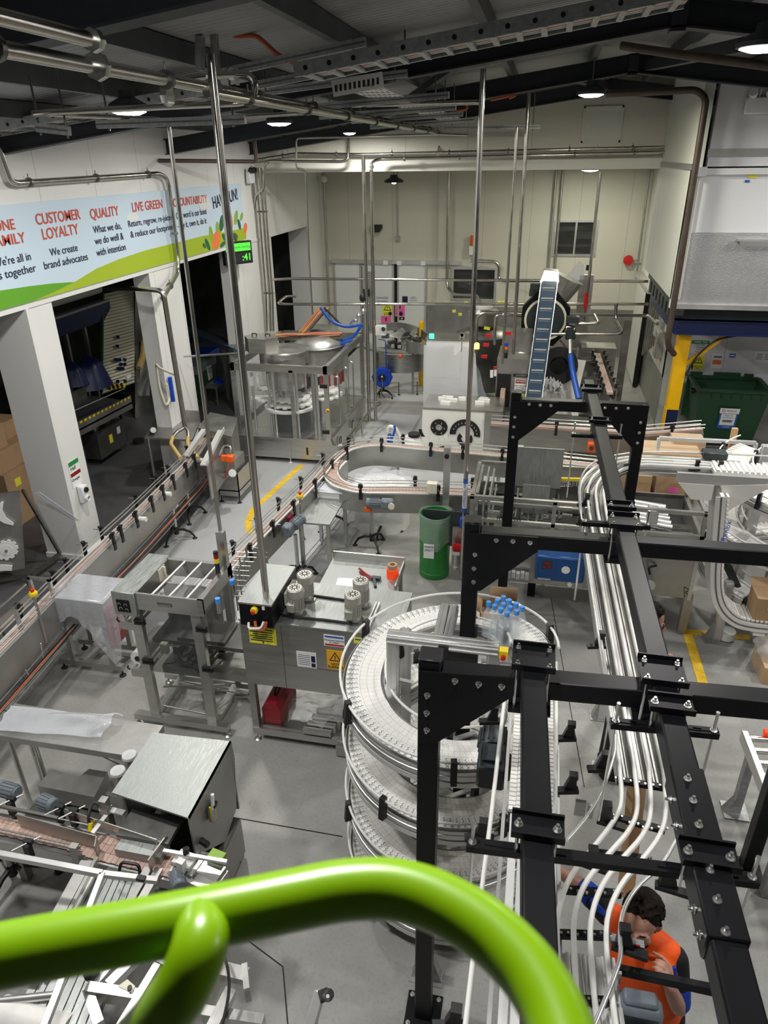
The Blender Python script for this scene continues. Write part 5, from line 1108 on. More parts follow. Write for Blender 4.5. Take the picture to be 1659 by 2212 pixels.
for x in (X0+.02,.35,1.1,X1-.02): fr.bx(x-.02,x+.02,Y0-.01,Y0+.03,.45,1.5).bx(x-.02,x+.02,Y1-.02,Y1+.02,.45,1.5)
cp.part('frame',fr,'steel'); 
for i,(x,y) in enumerate(((X1-.02,Y0+.04),(X1-.05,Y1-.05),(X0+.05,Y0+.04),(.2,Y0+.5))): cp.part('leg',MB().bx(x-.045,x+.045,y-.045,y+.045,0,.5),'steel_dull' if i!=3 else 'black')
for xa,xb in ((X0+.04,.33),(1.12,X1-.04)): cp.part('clear_guard',MB().bx(xa,xb,Y0-.002,Y0+.002,.99 if xa<0 else 1.24,1.47),'clear')
cp.part('clear_guard',MB().bx(X1-.01,X1-.006,Y0+.03,Y1-.03,1.24,1.47),'clear')
random.seed(21)
for nm,mt,cnt in (('mechanism','steel_dark',30),('mechanism','steel',24),('mechanism','black_plastic',16)):
    m=MB()
    for k in range(cnt):
        x=random.uniform(X0+.1,X1-.2); y=random.uniform(Y0+.12,Y1-.1); z=random.uniform(1.0,1.25)
        if k%3==0: m.beam((x-.25,y,z),(x+.25,y+random.uniform(-.05,.05),z),.02,.025)
        elif k%3==1: m.box((x,y,z-.02),(random.uniform(.05,.14),random.uniform(.04,.12),random.uniform(.05,.16)))
        else: m.cyl((x,Y0+.12,z),(x,Y1-.1,z),.013,8)
    cp.part(nm,m,mt)
cp.part('guide_bar',MB().beam((X0,Y0+.22,1.33),(.55,Y0+.26,1.31),.03,.035).beam((X0,Y0+.36,1.25),(.55,Y0+.36,1.25),.03,.03),'alu')
cp.part('yellow_bar',MB().beam(G(1192,1034,1.45),G(1266,1036,1.45),.03,.03),'yellow'); cp.part('mesh_plate',MB().beam(G(1200,1066,1.25),G(1262,1066,1.25),.01,.18),'steel_dark')
cp.text('REDpak',.085,G(1228,1046,1.42),'-Y','navy',sx=-1); cp.text('REDpak',.085,GY(1100,1122,Y0-.006),'-Y','navy')
cp.part('hopper_plate',MB().bx(-.12,.42,Y0+.62,Y0+.64,1.38,1.86).bx(.0,.30,Y0+.4,Y0+.42,1.15,1.5),'steel_scratched'); cp.part('lane_plates',MB().bx(-.50,-.47,7.1,7.9,1.0,1.5).bx(-.42,-.40,7.1,7.9,1.0,1.48).bx(-.36,-.34,7.1,7.9,1.0,1.46),'steel')
cp.part('mast',MB().bx(-.98,-.90,8.05,8.12,.75,1.62),'alu'); cp.part('mast',MB().bx(-.10,-.03,8.25,8.31,.75,1.62),'alu'); cp.part('dark_panel',MB().bx(-1.18,-.55,7.72,7.75,.45,.93),'motor_dark'); cp.part('adjuster',MB().lathe([(0,0),(.03,0),(.03,.02),(.012,.02),(.012,.05),(0,.05)],(-.94,8.04,1.52),10,(0,-1,0)),'black_plastic'); cp.part('adjuster',MB().lathe([(0,0),(.03,0),(.03,.02),(.012,.02),(.012,.05),(0,.05)],(-.065,8.24,1.52),10,(0,-1,0)),'black_plastic')
cp.part('ivory_block',MB().box((-1.12,8.1,1.06),(.13,.10,.13)),'ivory')
m=MB()
for k in range(6): m.cyl((1.15+.0*k,7.3+.10*k,1.21),(1.6,7.2+.10*k,1.21),.035,14)
cp.part('roller',m,'alu')
cp.part('side_rail',MB().beam((X1-.10,7.9,1.56),(X1+.04,7.1,1.52),.03,.03),'alu'); cp.part('control_box',MB().box((1.35,7.05,1.42),(.10,.14,.16),bev=.008),'alu')
cp.part('graffiti',MB().tube(rnd([GY(1478,1290,6.995),GY(1478,1268,6.995),GY(1490,1275,6.995),GY(1480,1280,6.995),GY(1496,1294,6.995)],.01),.003,5),'ink'); cp.part('socket',MB().cyl(GY(1404,1264,6.99),GY(1404,1264,6.85),.055,18),'alu'); cp.part('cable',MB().tube(rnd([GY(1404,1240,6.95),GY(1400,1225,6.9),GY(1418,1222,6.98)],.06),.012,8),'cable_black')
gu=T('glue_unit','blue hot glue unit mounted low on the case packer, under the middle portal beam','machine',(.45,6.85,.6))
gx0,gx1=GY(1160,1190,6.85).x,GY(1268,1190,6.85).x
gu.part('cabinet',MB().bx(gx0,gx1,6.8,7.0,.64,.95,bev=.02),'blue_machine'); gu.part('cabinet_door',MB().bx(gx0+.03,gx0+.21,6.792,6.8,.70,.92),'blue_machine'); gu.part('keypad',MB().bx(gx0+.07,gx0+.17,6.785,6.792,.80,.90),'motor_dark'); gu.part('indicator',MB().bx(gx0+.08,gx0+.11,6.78,6.786,.81,.84).bx(gx0+.13,gx0+.16,6.78,6.786,.81,.84).bx(gx0+.09,gx0+.15,6.78,6.786,.86,.88),'red_dark')
gu.part('badge',MB().lathe([(0,0),(.045,0),(.045,.003),(0,.003)],((gx0+gx1)/2+.06,6.80,.80),20,(0,-1,0)),'white'); gu.part('vent_strip',MB().bx(gx0+.03,gx0+.17,6.79,6.80,.66,.675),'alu'); gu.part('base_tray',MB().bx(gx0,gx1,6.84,7.0,.58,.64),'steel_dull'); gu.part('gauge',MB().cyl((gx1-.14,6.80,.63),(gx1-.14,6.78,.63),.025,14),'alu_bright')
pn=MB(); random.seed(8)
for k in range(5): pn.box((gx0-.28+.05*k,6.93,.60+.01*(k%2)),(.04,.06,.07))
cp.part('valve_bank',pn,'alu')
# compressed air station
ca=T('air_station','slim steel air station with a coiled red hose beside the green waste drum','air station',(-.72,7.62,0))
ca.part('post',MB().bx(-.80,-.64,7.66,7.70,.0,.75),'steel_dull'); ca.part('coil_hose',MB().tube([V3(-.72+.05*math.cos(k*.9)-.01,7.60+.012*k/2-.08,.50+.045*math.sin(k*.9)+.0) for k in range(60)] and [V3(-.78+.0022*k,7.58+.025*math.cos(k*.85),.52+.05*math.sin(k*.85)) for k in range(70)],.009,6),'red')
ca.part('filter',MB().cyl((-.74,7.6,.20),(-.74,7.6,.42),.035,14),'steel'); ca.part('filter_head',MB().box((-.74,7.6,.44),(.09,.08,.05)).cyl((-.74,7.6,.23),(-.74,7.6,.245),.042,14),'alu'); ca.part('regulator',MB().box((-.66,7.6,.86),(.10,.09,.14),bev=.015),'blue'); ca.part('hook_hose',MB().tube(rnd([(-.70,7.58,.60),(-.74,7.55,.70),(-.66,7.55,.80)],.05),.006,6),'red')
ca.part('air_pipe',MB().cyl((-.655,7.55,.12),(-.655,7.55,5.5),.026,16),'pipe_steel'); lab=ca.part('pipe_label',MB().cyl((-.655,7.55,1.02),(-.655,7.55,1.46),.0275,16,caps=False),'sign_blue')
ca.part('label_band',MB().cyl((-.655,7.55,1.08),(-.655,7.55,1.40),.0285,16,caps=False),'white'); ca.text('COMPRESSED AIR',.042,(-.66,7.52,1.24),((0,0,1),(-1,0,0)),'sign_blue',lab)
# ================================================================ FILLER (rinsing and filling monobloc)
fx0,fx1,fy0,fy1=-4.98,-3.29,10.97,13.55
fi=T('filling_machine','large steel and glass filling machine with white starwheels inside, before the far doors','machine',(-4.1,12.2,0))
fi.part('skirt',MB().bx(fx0,fx1,fy0,fy0+.02,.09,.42).bx(fx1-.02,fx1,fy0,fy1,.09,.42).bx(fx0,fx0+.02,fy0,fy1,.09,.42),'steel'); fi.part('deck',MB().bx(fx0-.02,fx1+.02,fy0-.02,fy1+.02,.42,.47),'steel')
m=MB(); m.bx(-4.07,-4.01,fy0-.015,fy0,.09,.42); fi.part('skirt_post',m,'steel'); fi.part('skirt_handle',MB().bx(-3.73,-3.70,fy0-.012,fy0,.18,.31),'black_plastic')
for y in (11.5,12.4): fi.part('skirt_handle',MB().tube(rnd([(fx1+.01,y-.05,.22),(fx1+.03,y-.05,.22),(fx1+.03,y-.05,.34),(fx1+.03,y+.05,.34),(fx1+.03,y+.05,.22),(fx1+.03,y-.05,.22)],.02),.008,6),'black_plastic')
feet(fi,((-4.9,11.0),(-4.04,10.99),(-3.35,11.0),(-3.35,13.4)),.10,'white_plastic')
for x,y in ((fx0+.03,fy0+.03),(-3.92,fy0+.03),(fx1-.03,fy0+.03),(fx1-.03,12.3),(fx1-.03,fy1-.03),(fx0+.03,fy1-.03)): fi.part('frame_post',MB().bx(x-.035,x+.035,y-.03,y+.03,.47,1.66),'steel')
tf_=MB().bx(fx0,fx1,fy0,fy0+.07,1.62,1.74).bx(fx1-.07,fx1,fy0,fy1,1.62,1.74).bx(fx0,fx0+.07,fy0,fy1,1.62,1.74).bx(fx0,fx1,fy1-.07,fy1,1.62,1.74).bx(fx0,fx1,12.5,12.56,1.65,1.72); fi.part('top_frame',tf_,'steel')
fi.part('glass_door',MB().bx(fx0+.08,-3.97,fy0+.02,fy0+.028,.49,1.6),'clear'); fi.part('glass_door',MB().bx(-3.87,fx1-.07,fy0+.02,fy0+.028,.49,1.6),'clear')
for a,b in ((fy0+.07,12.25),(12.35,fy1-.07)): fi.part('glass_door',MB().bx(fx1-.03,fx1-.022,a,b,.49,1.6),'clear')
for y in (11.45,12.05,12.45): fi.part('door_handle',MB().tube(rnd([(fx1-.02,y,1.45),(fx1+.06,y,1.45),(fx1+.06,y,.58),(fx1-.02,y,.58)],.05),.014,8),'steel')
m=MB(); [m.box((-3.36,fy0-.01,z),(.12,.03,.06)) for z in (.62,1.42)]; fi.part('hinge',m,'black_plastic'); estop(fi,(-3.3,fy0-.03,1.02),.9,(.3,-1,0))
def turret(t,c,r,z0,z1,name):
    t.part(name,MB().lathe([(0,z0),(r*.8,z0),(r*.8,z1-.25),(r,z1-.22),(r,z1),(r*.95,z1+.02),(0,z1+.03)],(c[0],c[1],0),32),'steel')
turret(fi,(-4.22,11.55),.42,1.22,1.86,'filler_turret'); fi.part('turret_cover',MB().prism([V3(-4.55+.30*math.cos(a),11.4+.26*math.sin(a),1.87) for a in [k*PI/3 for k in range(6)]],(0,0,.24)),'steel'); 
for d in (-.12,.12): fi.part('cover_handle',MB().tube(rnd([(-4.55+d-.04,11.4,2.11),(-4.55+d-.04,11.4,2.15),(-4.55+d+.04,11.4,2.15),(-4.55+d+.04,11.4,2.11)],.015),.010,8),'black_plastic')
fi.part('drive_column',MB().cyl((-4.22,11.55,.47),(-4.22,11.55,1.3),.13,20),'steel')
fi.part('filler_bowl',MB().lathe([(0,1.25),(.50,1.25),(.52,1.30),(.52,1.72),(.44,1.80),(.25,1.86),(0,1.88)],(-3.95,12.55,0),36),'steel'); fi.part('bowl_rim',MB().lathe([(.53,1.70),(.55,1.71),(.55,1.74),(.53,1.75),(.53,1.70)],(-3.95,12.55,0),36),'steel_dark')
m=MB()
for k in range(22): a=2*PI*k/22; m.cyl((-3.95+.5*math.cos(a),12.55+.5*math.sin(a),1.05),(-3.95+.5*math.cos(a),12.55+.5*math.sin(a),1.26),.03,8)
fi.part('filling_valve',m,'red_dark')
def gear(c,r,z,h,n,d,hole=0):
    P=[]
    for k in range(n):
        for f,rr in ((0,r),(.34,r),(.45,r-d),(.62,r-d*1.15),(.79,r-d),(.9,r)): a=2*PI*(k+f)/n; P.append((c[0]+rr*math.cos(a),c[1]+rr*math.sin(a),z))
    return MB().prism(P,(0,0,h))
for i,(c,r,z,n) in enumerate((((-4.15,11.55),.42,.92,16),((-4.15,11.55),.34,1.00,14),((-3.68,11.95),.36,.95,14),((-3.68,11.95),.30,1.03,12),((-4.68,11.55),.22,.95,10),((-4.7,11.95),.22,1.02,10))): fi.part('starwheel',gear(c,r,z,.03,n,.05),'white_plastic')
fi.part('guide_ring',MB().lathe([(.38,.86),(.46,.86),(.46,.90),(.38,.90),(.38,.86)],(-4.15,11.5,0),30),'white_plastic')
m=MB(); 
for c in ((-4.15,11.55),(-3.68,11.95)):
    m.cyl((c[0],c[1],.47),(c[0],c[1],.92),.10,16)
for x,y in ((-4.45,11.3),(-3.9,11.15),(-3.5,11.5),(-4.75,11.3),(-3.55,11.2),(-4.3,11.12),(-4.0,11.95)): m.cyl((x,y,.47),(x,y,1.5 if x<-4.4 else 1.62),.022,10)
fi.part('column',m,'alu'); fi.part('column',MB().cyl((-3.62,11.25,.47),(-3.62,11.25,1.66),.045,14),'steel'); fi.part('inner_drum',MB().cyl((-4.15,11.55,.47),(-4.15,11.55,.84),.33,24),'motor_dark'); fi.part('white_bracket',MB().box((-4.75,11.3,1.35),(.07,.05,.16)).box((-4.6,11.2,1.4),(.04,.03,.22)),'white_plastic')
# cable trays, hoses and pipework on top of the filler
tr=MB().beam((-4.95,12.35,1.84),(-3.5,12.75,1.84),.34,.03); fi.part('cable_tray',tr,'steel_dark')
random.seed(2)
for k in range(12):
    o=random.uniform(-.14,.14); P=[V3(-4.95+.24*j,12.35+.066*j*1.0+o+random.uniform(-.02,.02),1.87+random.uniform(0,.03)) for j in range(7)]
    fi.part('cable',MB().tube(P,.011,6),('copper','cable_orange','cable_orange','cable_black','copper','cable_yellow')[k%6])
a,b=GY(655,722,12.9),GY(700,668,13.2); fi.part('cable_ladder',MB().beam(a,b,.22,.03),'steel_dark')
for k in range(8):
    o=V3(.025*(k-3.5),0,.03+.006*(k%3)); fi.part('cable',MB().tube([a+o,(a+b)/2+o+V3(.01*(k%2),0,.01),b+o],.011,6),('copper','cable_orange','copper','cable_yellow')[k%4])
def pth(pp,Y,r,mt,name='hose',t=fi,rr=.12): t.part(name,MB().tube(rnd([GY(x,y,Y+(dy if dy else 0)) for x,y,dy in [(q+(0,))[:3] for q in pp]],rr),r,10),mt)
pth([(692,664),(715,695),(748,707),(778,702)],12.9,.028,'blue_hose'); pth([(676,735),(700,742),(735,738),(765,728),(782,700)],12.7,.028,'blue_hose'); pth([(668,752),(700,757),(730,745),(760,735)],12.5,.026,'blue_hose'); pth([(700,664),(740,705),(785,702)],13.0,.018,'cable_black')
pth([(757,700),(765,690),(778,680),(788,668)],13.2,.03,'zinc','valve_pipe'); 
m=MB()
for px in ((662,750),(672,738),(768,692),(775,682),(785,672)): m.sph(GY(px[0],px[1],12.6 if px[0]<700 else 13.2),.05,n=10)
fi.part('valve_body',m,'zinc')
fi.part('sensor_head',MB().sph(GY(783,643,13.4),.06,(1,.9,1.3)).box(GY(792,632,13.45),(.12,.1,.13)),'black_plastic')
fi.part('switch_box',MB().box(GY(823,713,13.3),(.20,.12,.19),bev=.01),'white_plastic'); fi.part('switch_knob',MB().cyl(GY(828,711,13.22),GY(828,711,13.18),.04,12),'black_plastic'); fi.part('sloped_cabinet',MB().prism([(-4.35,13.2,1.3),(-3.75,13.2,1.3),(-3.75,13.2,1.65),(-3.9,13.2,1.85),(-4.35,13.2,1.85)],(0,.5,0)),'steel')
# stainless bump rail beside the filler
rl=T('bump_rail','low stainless tube rail along the right side of the filling machine','rail',(-3.05,12.2,0))
P=rnd([G(797,868,.5)+V3(0,0,.0),G(826,870,.5),G(800,886,.5),G(765,930,.5),G(740,963,.5),G(722,962,.5),G(717,950,.45)],.10); rl.part('rail',MB().tube(P,.024,10),'pipe_steel')
for px in ((783,944),(765,968)): q=G(px[0],px[1]); rl.part('rail_post',MB().cyl((q.x,q.y,0),(q.x,q.y,.5),.02,10),'pipe_steel')
tp=T('pipe_pair','pair of tall vertical stainless pipes with a floor flange beside the filling machine','pipe',(-3.15,13.4,0))
for x,zt in ((-3.17,4.83),(-3.035,4.6)): tp.part('pipe',MB().cyl((x,13.4,.0),(x,13.4,zt),.034,14),'pipe_steel')
tp.part('flange',MB().cyl((-3.17,13.4,0),(-3.17,13.4,.02),.10,20),'steel'); tp.part('channel',MB().bx(-3.14,-3.08,13.45,13.5,1.8,2.9),'steel_dull')
# ================================================================ FAR ROOM
ac=T('accumulation_table','round steel bottle accumulation tables in front of the far double doors','table',(-2.95,15.5,0))
ac.part('curved_panel',MB().sweep(arc((-2.95,15.75),.62,PI*1.05,PI*1.98,.72,24),[(-.01,-.2),(.01,-.2),(.01,.2),(-.01,.2)]),'steel')
ac.part('table_ring',MB().sweep(arc((-2.95,15.95),.85,PI*1.08,PI*1.95,1.0,28),[(-.12,-.02),(.12,-.02),(.12,.02),(-.12,.02)]),'steel_scratched'); ac.part('upper_ring',MB().sweep(smooth([GY(795,712,16.0),GY(860,702,16.2),GY(905,715,16.1),GY(930,735,15.6),GY(960,737,15.5)],2),[(-.02,-.09),(.02,-.09),(.02,.09),(-.02,.09)]),'steel')
ac.part('chute_plate',MB().prism([GY(842,726,15.4),GY(868,710,15.6),GY(876,717,15.6),GY(862,732,15.4)],(0,.02,.02)).prism([GY(885,722,15.4),GY(900,707,15.6),GY(902,718,15.5),GY(893,728,15.4)],(0,.02,.02)),'steel'); ac.part('curved_panel',MB().sweep(arc((-2.3,15.3),.45,PI*1.1,PI*1.7,1.15,14),[(-.01,-.12),(.01,-.12),(.01,.12),(-.01,.12)]),'steel_dull')
m=MB(); random.seed(9)
for k in range(16): m.box((random.uniform(-3.35,-2.4),random.uniform(15.3,15.9),random.uniform(1.05,1.35)),(random.uniform(.05,.2),.1,random.uniform(.05,.15)),random.uniform(0,1))
ac.part('mechanism',m,'steel_dark'); ac.part('drive',MB().cyl((-2.75,15.3,1.0),(-2.75,15.3,1.15),.12,14),'zinc'); ac.part('red_knob',MB().sph(GY(865,769,15.0),.05),'orange')
for x,y in ((-3.3,15.4),(-2.6,15.3),(-2.4,15.6)): ac.part('leg',MB().cyl((x,y,0),(x,y,1.0),.025,10),'steel_dull')
feet(ac,((-2.9,15.2),(-2.5,15.3)),.3,'black_plastic'); ac.part('air_hose',MB().tube(rnd([GY(818,733,14.9),GY(833,735,14.9),GY(834,770,14.9),GY(834,800,14.95)],.05),.012,8),'blue_hose')
for i,px in enumerate(((910,715),)): q=GY(910,745,16.0); bo=T('bollard','yellow bollard post behind the round accumulation table','bollard',(q.x,q.y,0)); bo.part('post',MB().cyl((q.x,q.y,0),(q.x,q.y,1.42),.055,16),'yellow_post'); bo.part('bollard_cap',MB().lathe([(.055,1.42),(.05,1.47),(.02,1.5),(0,1.5)],(q.x,q.y,0),14),'yellow_post')
# hose reel
hrx=T('hose_reel','blue air hose reel on a small black castor stand beside the filling machine','hose reel',(-3.22,14.94,0))
hrx.part('reel',MB().lathe([(0,-.09),(.19,-.09),(.215,-.06),(.215,.06),(.19,.09),(0,.09)],(-3.22,14.94,.47),28,(.15,-1,.1)),'blue'); hrx.part('reel_hub',MB().lathe([(0,.09),(.085,.09),(.075,.105),(0,.105)],(-3.22,14.94,.47),22,(.15,-1,.1)),'black_plastic'); hrx.part('hub_badge',MB().lathe([(0,.106),(.02,.106),(.02,.11),(0,.11)],(-3.22,14.94,.50),12,(.15,-1,.1)),'white')
m=MB(); [m.box((-3.22+.21*math.cos(a),14.94,.47+.21*math.sin(a)),(.05,.10,.03),ry=-a-PI/2) for a in [k*PI/4 for k in range(8)]]; hrx.part('reel_rib',m,'blue')
m=MB().tube([(-3.22,14.94,.27),(-3.20,14.94,.16)],.03,10)
for a in (-.3,2.2,4.0): m.tube([V3(-3.2,14.94,.18),V3(-3.2+.12*math.cos(a),14.94+.12*math.sin(a),.16),V3(-3.2+.22*math.cos(a),14.94+.22*math.sin(a),.09)],[.03,.025,.015],8)
hrx.part('stand',m,'black_plastic')
for a in (-.3,2.2,4.0): x,y=-3.2+.22*math.cos(a),14.94+.22*math.sin(a); hrx.part('castor',MB().cyl((x-.012,y,.03),(x+.012,y,.03),.03,14),'rubber')
hrx.part('hose',MB().tube(rnd([(-3.2,14.82,.45),(-3.18,14.78,.30),(-3.23,14.8,.16),(-3.16,14.86,.03)],.05),.012,8),'motor_grey')
# jerry can with a blue hose
jc=T('jerry_can','big white plastic jerry can with a dark cap on the floor by the curved conveyor','can',(-1.95,11.35,0))
jc.part('can',MB().lathe([(0,0),(.20,0),(.22,.02),(.22,.32),(.20,.38),(.12,.46),(.10,.50),(0,.50)],(-1.95,11.35,0),26),'white_plastic'); jc.part('screw_cap',MB().cyl((-1.90,11.35,.50),(-1.90,11.35,.55),.105,20),'black_plastic'); jc.part('handle',MB().tube(rnd([(-2.12,11.35,.40),(-2.22,11.35,.62),(-2.34,11.35,.66),(-2.36,11.35,.55)],.06),.035,10),'white_plastic')
m=MB().tube([V3(-2.30+.10*math.cos(k*.8)*(1-k/60),11.2+.03*math.sin(k*1.1),.12+.009*k+.07*math.sin(k*.8)) for k in range(48)],.018,8); jc.part('hose',m,'blue_hose')
jc.part('hose',MB().tube(rnd([V3(-2.38,11.2,.1),V3(-2.28,11.18,.42),V3(-2.20,11.2,.66),V3(-2.22,11.2,.72)],.1),.02,8),'blue_hose')
jr=T('wheeled_pot','white plastic drum on castors behind the waste drum conveyor','drum',(-1.35,10.3,0)) if False else None
# change part cart with white board
bx0,bx1=-1.78,-.72
bc=T('change_part_cart','steel cart with a white front board carrying black change part discs','cart',(-1.2,11.7,0))
bc.part('cabinet',MB().bx(bx0+.02,-.43,11.5,12.25,.12,.95),'steel_dull'); bd=bc.part('board',MB().prism([(bx0,11.38,.25),(bx1,11.38,.25),(bx1,11.48,.97),(bx0,11.48,.97)],(0,.02,0)),'plate_white'); bc.part('side_panel',MB().bx(bx1,-.42,11.42,11.44,.2,.96),'steel')
bc.part('deck',MB().bx(bx0,-.43,11.47,12.25,.95,.985),'steel'); m=MB(); random.seed(6)
for k in range(8): m.box((random.uniform(-1.5,-.6),random.uniform(11.6,12.1),1.01),(random.uniform(.08,.22),.08,.05),random.uniform(-.4,.4))
bc.part('white_part',m,'white_plastic')
bp=lambda x,y: GY(x,y,11.40)
def disc(px,r0,r1,a0,a1,mt,n=24,nm='change_part'):
    c=bp(*px); y0=11.38+(c.z-.25)/.72*.10-.004; P=[(c.x+r1*math.cos(a0+(a1-a0)*k/n),y0,c.z+r1*math.sin(a0+(a1-a0)*k/n)) for k in range(n+1)]+[(c.x+r0*math.cos(a1-(a1-a0)*k/n),y0,c.z+r0*math.sin(a1-(a1-a0)*k/n)) for k in range(n+1)]
    return bc.part(nm,MB().prism(P,(0,-.02,0)),mt)
disc((948,924),.06,.145,0,2*PI-.01,'black_plastic'); disc((948,924),.02,.055,0,2*PI-.01,'zinc'); disc((1004,938),.155,.26,-.15,PI*1.02,'black_plastic'); disc((1004,948),.06,.13,PI*.75,PI*2.2,'black_plastic'); disc((940,925),.24,.29,PI*1.05,PI*1.55,'black_plastic'); disc((960,985),.12,.20,.2,PI*.9,'black_plastic'); disc((930,985),.10,.17,.3,PI*.8,'black_plastic')
m=MB(); 
for k in range(10): a=.15+k*.28; c=bp(1004,938); m.cyl((c.x+.21*math.cos(a),11.42,c.z+.21*math.sin(a)),(c.x+.21*math.cos(a),11.36,c.z+.21*math.sin(a)),.012,8)
for k in range(6): a=k*PI/3; c=bp(948,924); m.cyl((c.x+.10*math.cos(a),11.45,c.z+.10*math.sin(a)),(c.x+.10*math.cos(a),11.36,c.z+.10*math.sin(a)),.012,8)
bc.part('screw',m,'zinc')
# control cabinet wrapped in plastic
cc=T('control_cabinet','tall pale control cabinet under milky plastic with a green light on top','cabinet',(-1.5,12.9,0))
cc.part('cabinet',MB().bx(-1.90,-1.10,12.6,13.1,.62,1.87,bev=.01),'white_panel'); cc.part('plinth',MB().bx(-1.88,-1.12,12.62,13.08,.0,.62),'steel_dark'); cc.part('cabinet_lid',MB().bx(-1.92,-1.08,12.58,13.12,1.87,1.89),'steel'); cc.part('door_seam',MB().bx(-1.27,-1.26,12.595,12.6,.65,1.85).bx(-1.9,-1.27,12.595,12.6,1.18,1.19),'steel_dark')
cc.part('plastic_cover',MB().grid(lambda u,v:V3(-1.94+.92*u+.03*v*math.sin(9*u)+(.10*v*u),12.575-.03*math.sin(7*u+3*v)-.05*v*u,1.78-1.12*v),24,20),'film_milky'); cc.part('plastic_cover',MB().grid(lambda u,v:V3(-1.03+.38*u*v+.02*math.sin(8*v),12.6-.05*math.sin(5*v+4*u),1.62-.85*v-.12*u),12,14),'film')
cc.part('indicator_lamp',MB().cyl((-1.82,12.7,1.89),(-1.82,12.7,1.95),.045,14),'led_green'); cc.part('lifting_eye',MB().lathe([(.03,-.01),(.05,-.01),(.05,.01),(.03,.01),(.03,-.01)],GY(998,724,12.8),16,(0,-1,0)),'steel')
# labelling / capping machine row
sm=T('capping_machine','grey steel capping machine with a danger sign, between the wrapped cabinet and the bucket elevator','machine',(-.2,12.8,0))
sm.part('cabinet',MB().bx(-.62,.20,12.45,13.4,.1,1.62),'steel_dull'); sm.part('upper_cabinet',MB().bx(-.55,-.05,12.9,13.3,1.62,1.98),'steel_dull'); sm.part('dark_bay_plate',MB().bx(-.60,-.36,12.43,12.45,.75,1.35),'dark_gap'); sm.part('bottle_lane',MB().bx(-.52,-.44,12.2,12.43,.7,1.1),'belt_pink')  # dark plate on the cabinet stands in for the shade of an opening
sign('danger_sign','',GY(1124,831,12.44),.20,.22,'-Y','paper',[('#',0,.06,.18,.07,'red_dark'),('DANGER',.05,.06,'white'),('HIGH VOLTAGE',.03,-.02,'ink'),('AUTHORISED',.022,-.055,'ink'),('PERSONS ONLY',.022,-.085,'ink')],parent=(sm,sm.o)); sign('yellow_label','',GY(1124,857,12.44),.20,.10,'-Y','sign_yellow',[('#',0,.02*k-.02,.16,.006,'ink') for k in range(3)],parent=(sm,sm.o)); sign('name_plate','',GY(1126,811,12.44),.28,.05,'-Y','ink',[('SCHLENKER',.035,0,'motor_silver')],parent=(sm,sm.o))
m=MB(); random.seed(12)
for px in ((1055,725),(1050,745),(1046,770),(1098,720)): m.box(GY(px[0],px[1],12.5),(.10,.06,.05))
sm.part('red_valve',m,'red'); q=GY(1030,747,12.45); sl_=sm.part('beacon_base',MB().cyl(q+V3(0,0,-.12),q+V3(0,0,-.05),.035,14),'rust_pipe'); sm.part('beacon',MB().lathe([(0,-.05),(.045,-.05),(.045,.03),(.03,.05),(0,.055)],q,16),'amber_lit'); 
q=GY(1093,760,12.5)
for k,mt in enumerate(('black_plastic','black_plastic','leaf','orange','blue')): sm.part('stack_light_lens',MB().cyl(q+V3(0,0,-.12+.055*k),q+V3(0,0,-.07+.055*k),.033,14),mt)
q=GY(1045,865,12.2); estop(sm,q,1.0); sm.part('regulator',MB().cyl(GY(1062,800,12.4),GY(1062,815,12.4),.03,12).cyl(GY(1070,798,12.4),GY(1070,812,12.4),.025,12),'white_plastic'); sm.part('regulator_cap',MB().cyl(GY(1070,797,12.4),GY(1070,792,12.4),.03,12),'red')
for px in ((1125,745),(1046,665)): q=GY(px[0],px[1],13.2 if px[0]>1100 else 15.2); sm.part('turret_ring',MB().lathe([(.08,0),(.17,0),(.18,.03),(.17,.06),(.08,.06),(.08,0)],q,24),'white_plastic'); sm.part('turret',MB().lathe([(0,-.32),(.30,-.32),(.32,-.08),(.25,0),(0,0)],q,24),'steel')
m=MB(); 
for x in (.28,.50,.75,.2,-.3): m.bx(x-.02,x+.02,12.9,12.94,.9,1.75)
m.beam((.25,12.92,1.7),(.78,12.92,1.72),.03,.03).beam((.25,12.92,1.4),(.78,12.92,1.4),.03,.03); sm.part('frame',m,'steel_dull')
tk=T('rinser_tank','round smoky tank guard with a domed steel lid in front of the far window','tank',(-1.05,15.2,0))
tk.part('tank',MB().lathe([(0,.3),(.55,.3),(.55,1.42),(.45,1.52),(.2,1.58),(0,1.58)],(-1.05,15.2,0),30),'steel_dark'); tk.part('guard',MB().cyl((-1.05,15.2,.9),(-1.05,15.2,1.45),.60,30,caps=False),'smoked'); tk.part('side_cylinder',MB().cyl((-1.9,15.0,1.15),(-1.62,15.0,1.15),.14,20),'steel'); tk.part('label',MB().box(GY(1052,709,14.58),(.12,.004,.06),ry=.15),'sign_yellow'); tk.part('side_cabinet',MB().bx(-.45,.10,15.0,15.5,.2,1.55),'steel_dark')
m=MB(); [m.box(GY(x,y,14.9),(.07,.04,.05)) for x,y in ((981,672),(994,679),(1079,653),(1088,653),(1007,654))]; tk.part('yellow_tag',m,'sign_yellow'); m=MB(); [m.cyl((x,14.95,.9),(x,14.95,1.55),.035,10) for x in (.15,.25,.35)]; tk.part('tube_bank',m,'alu_bright')
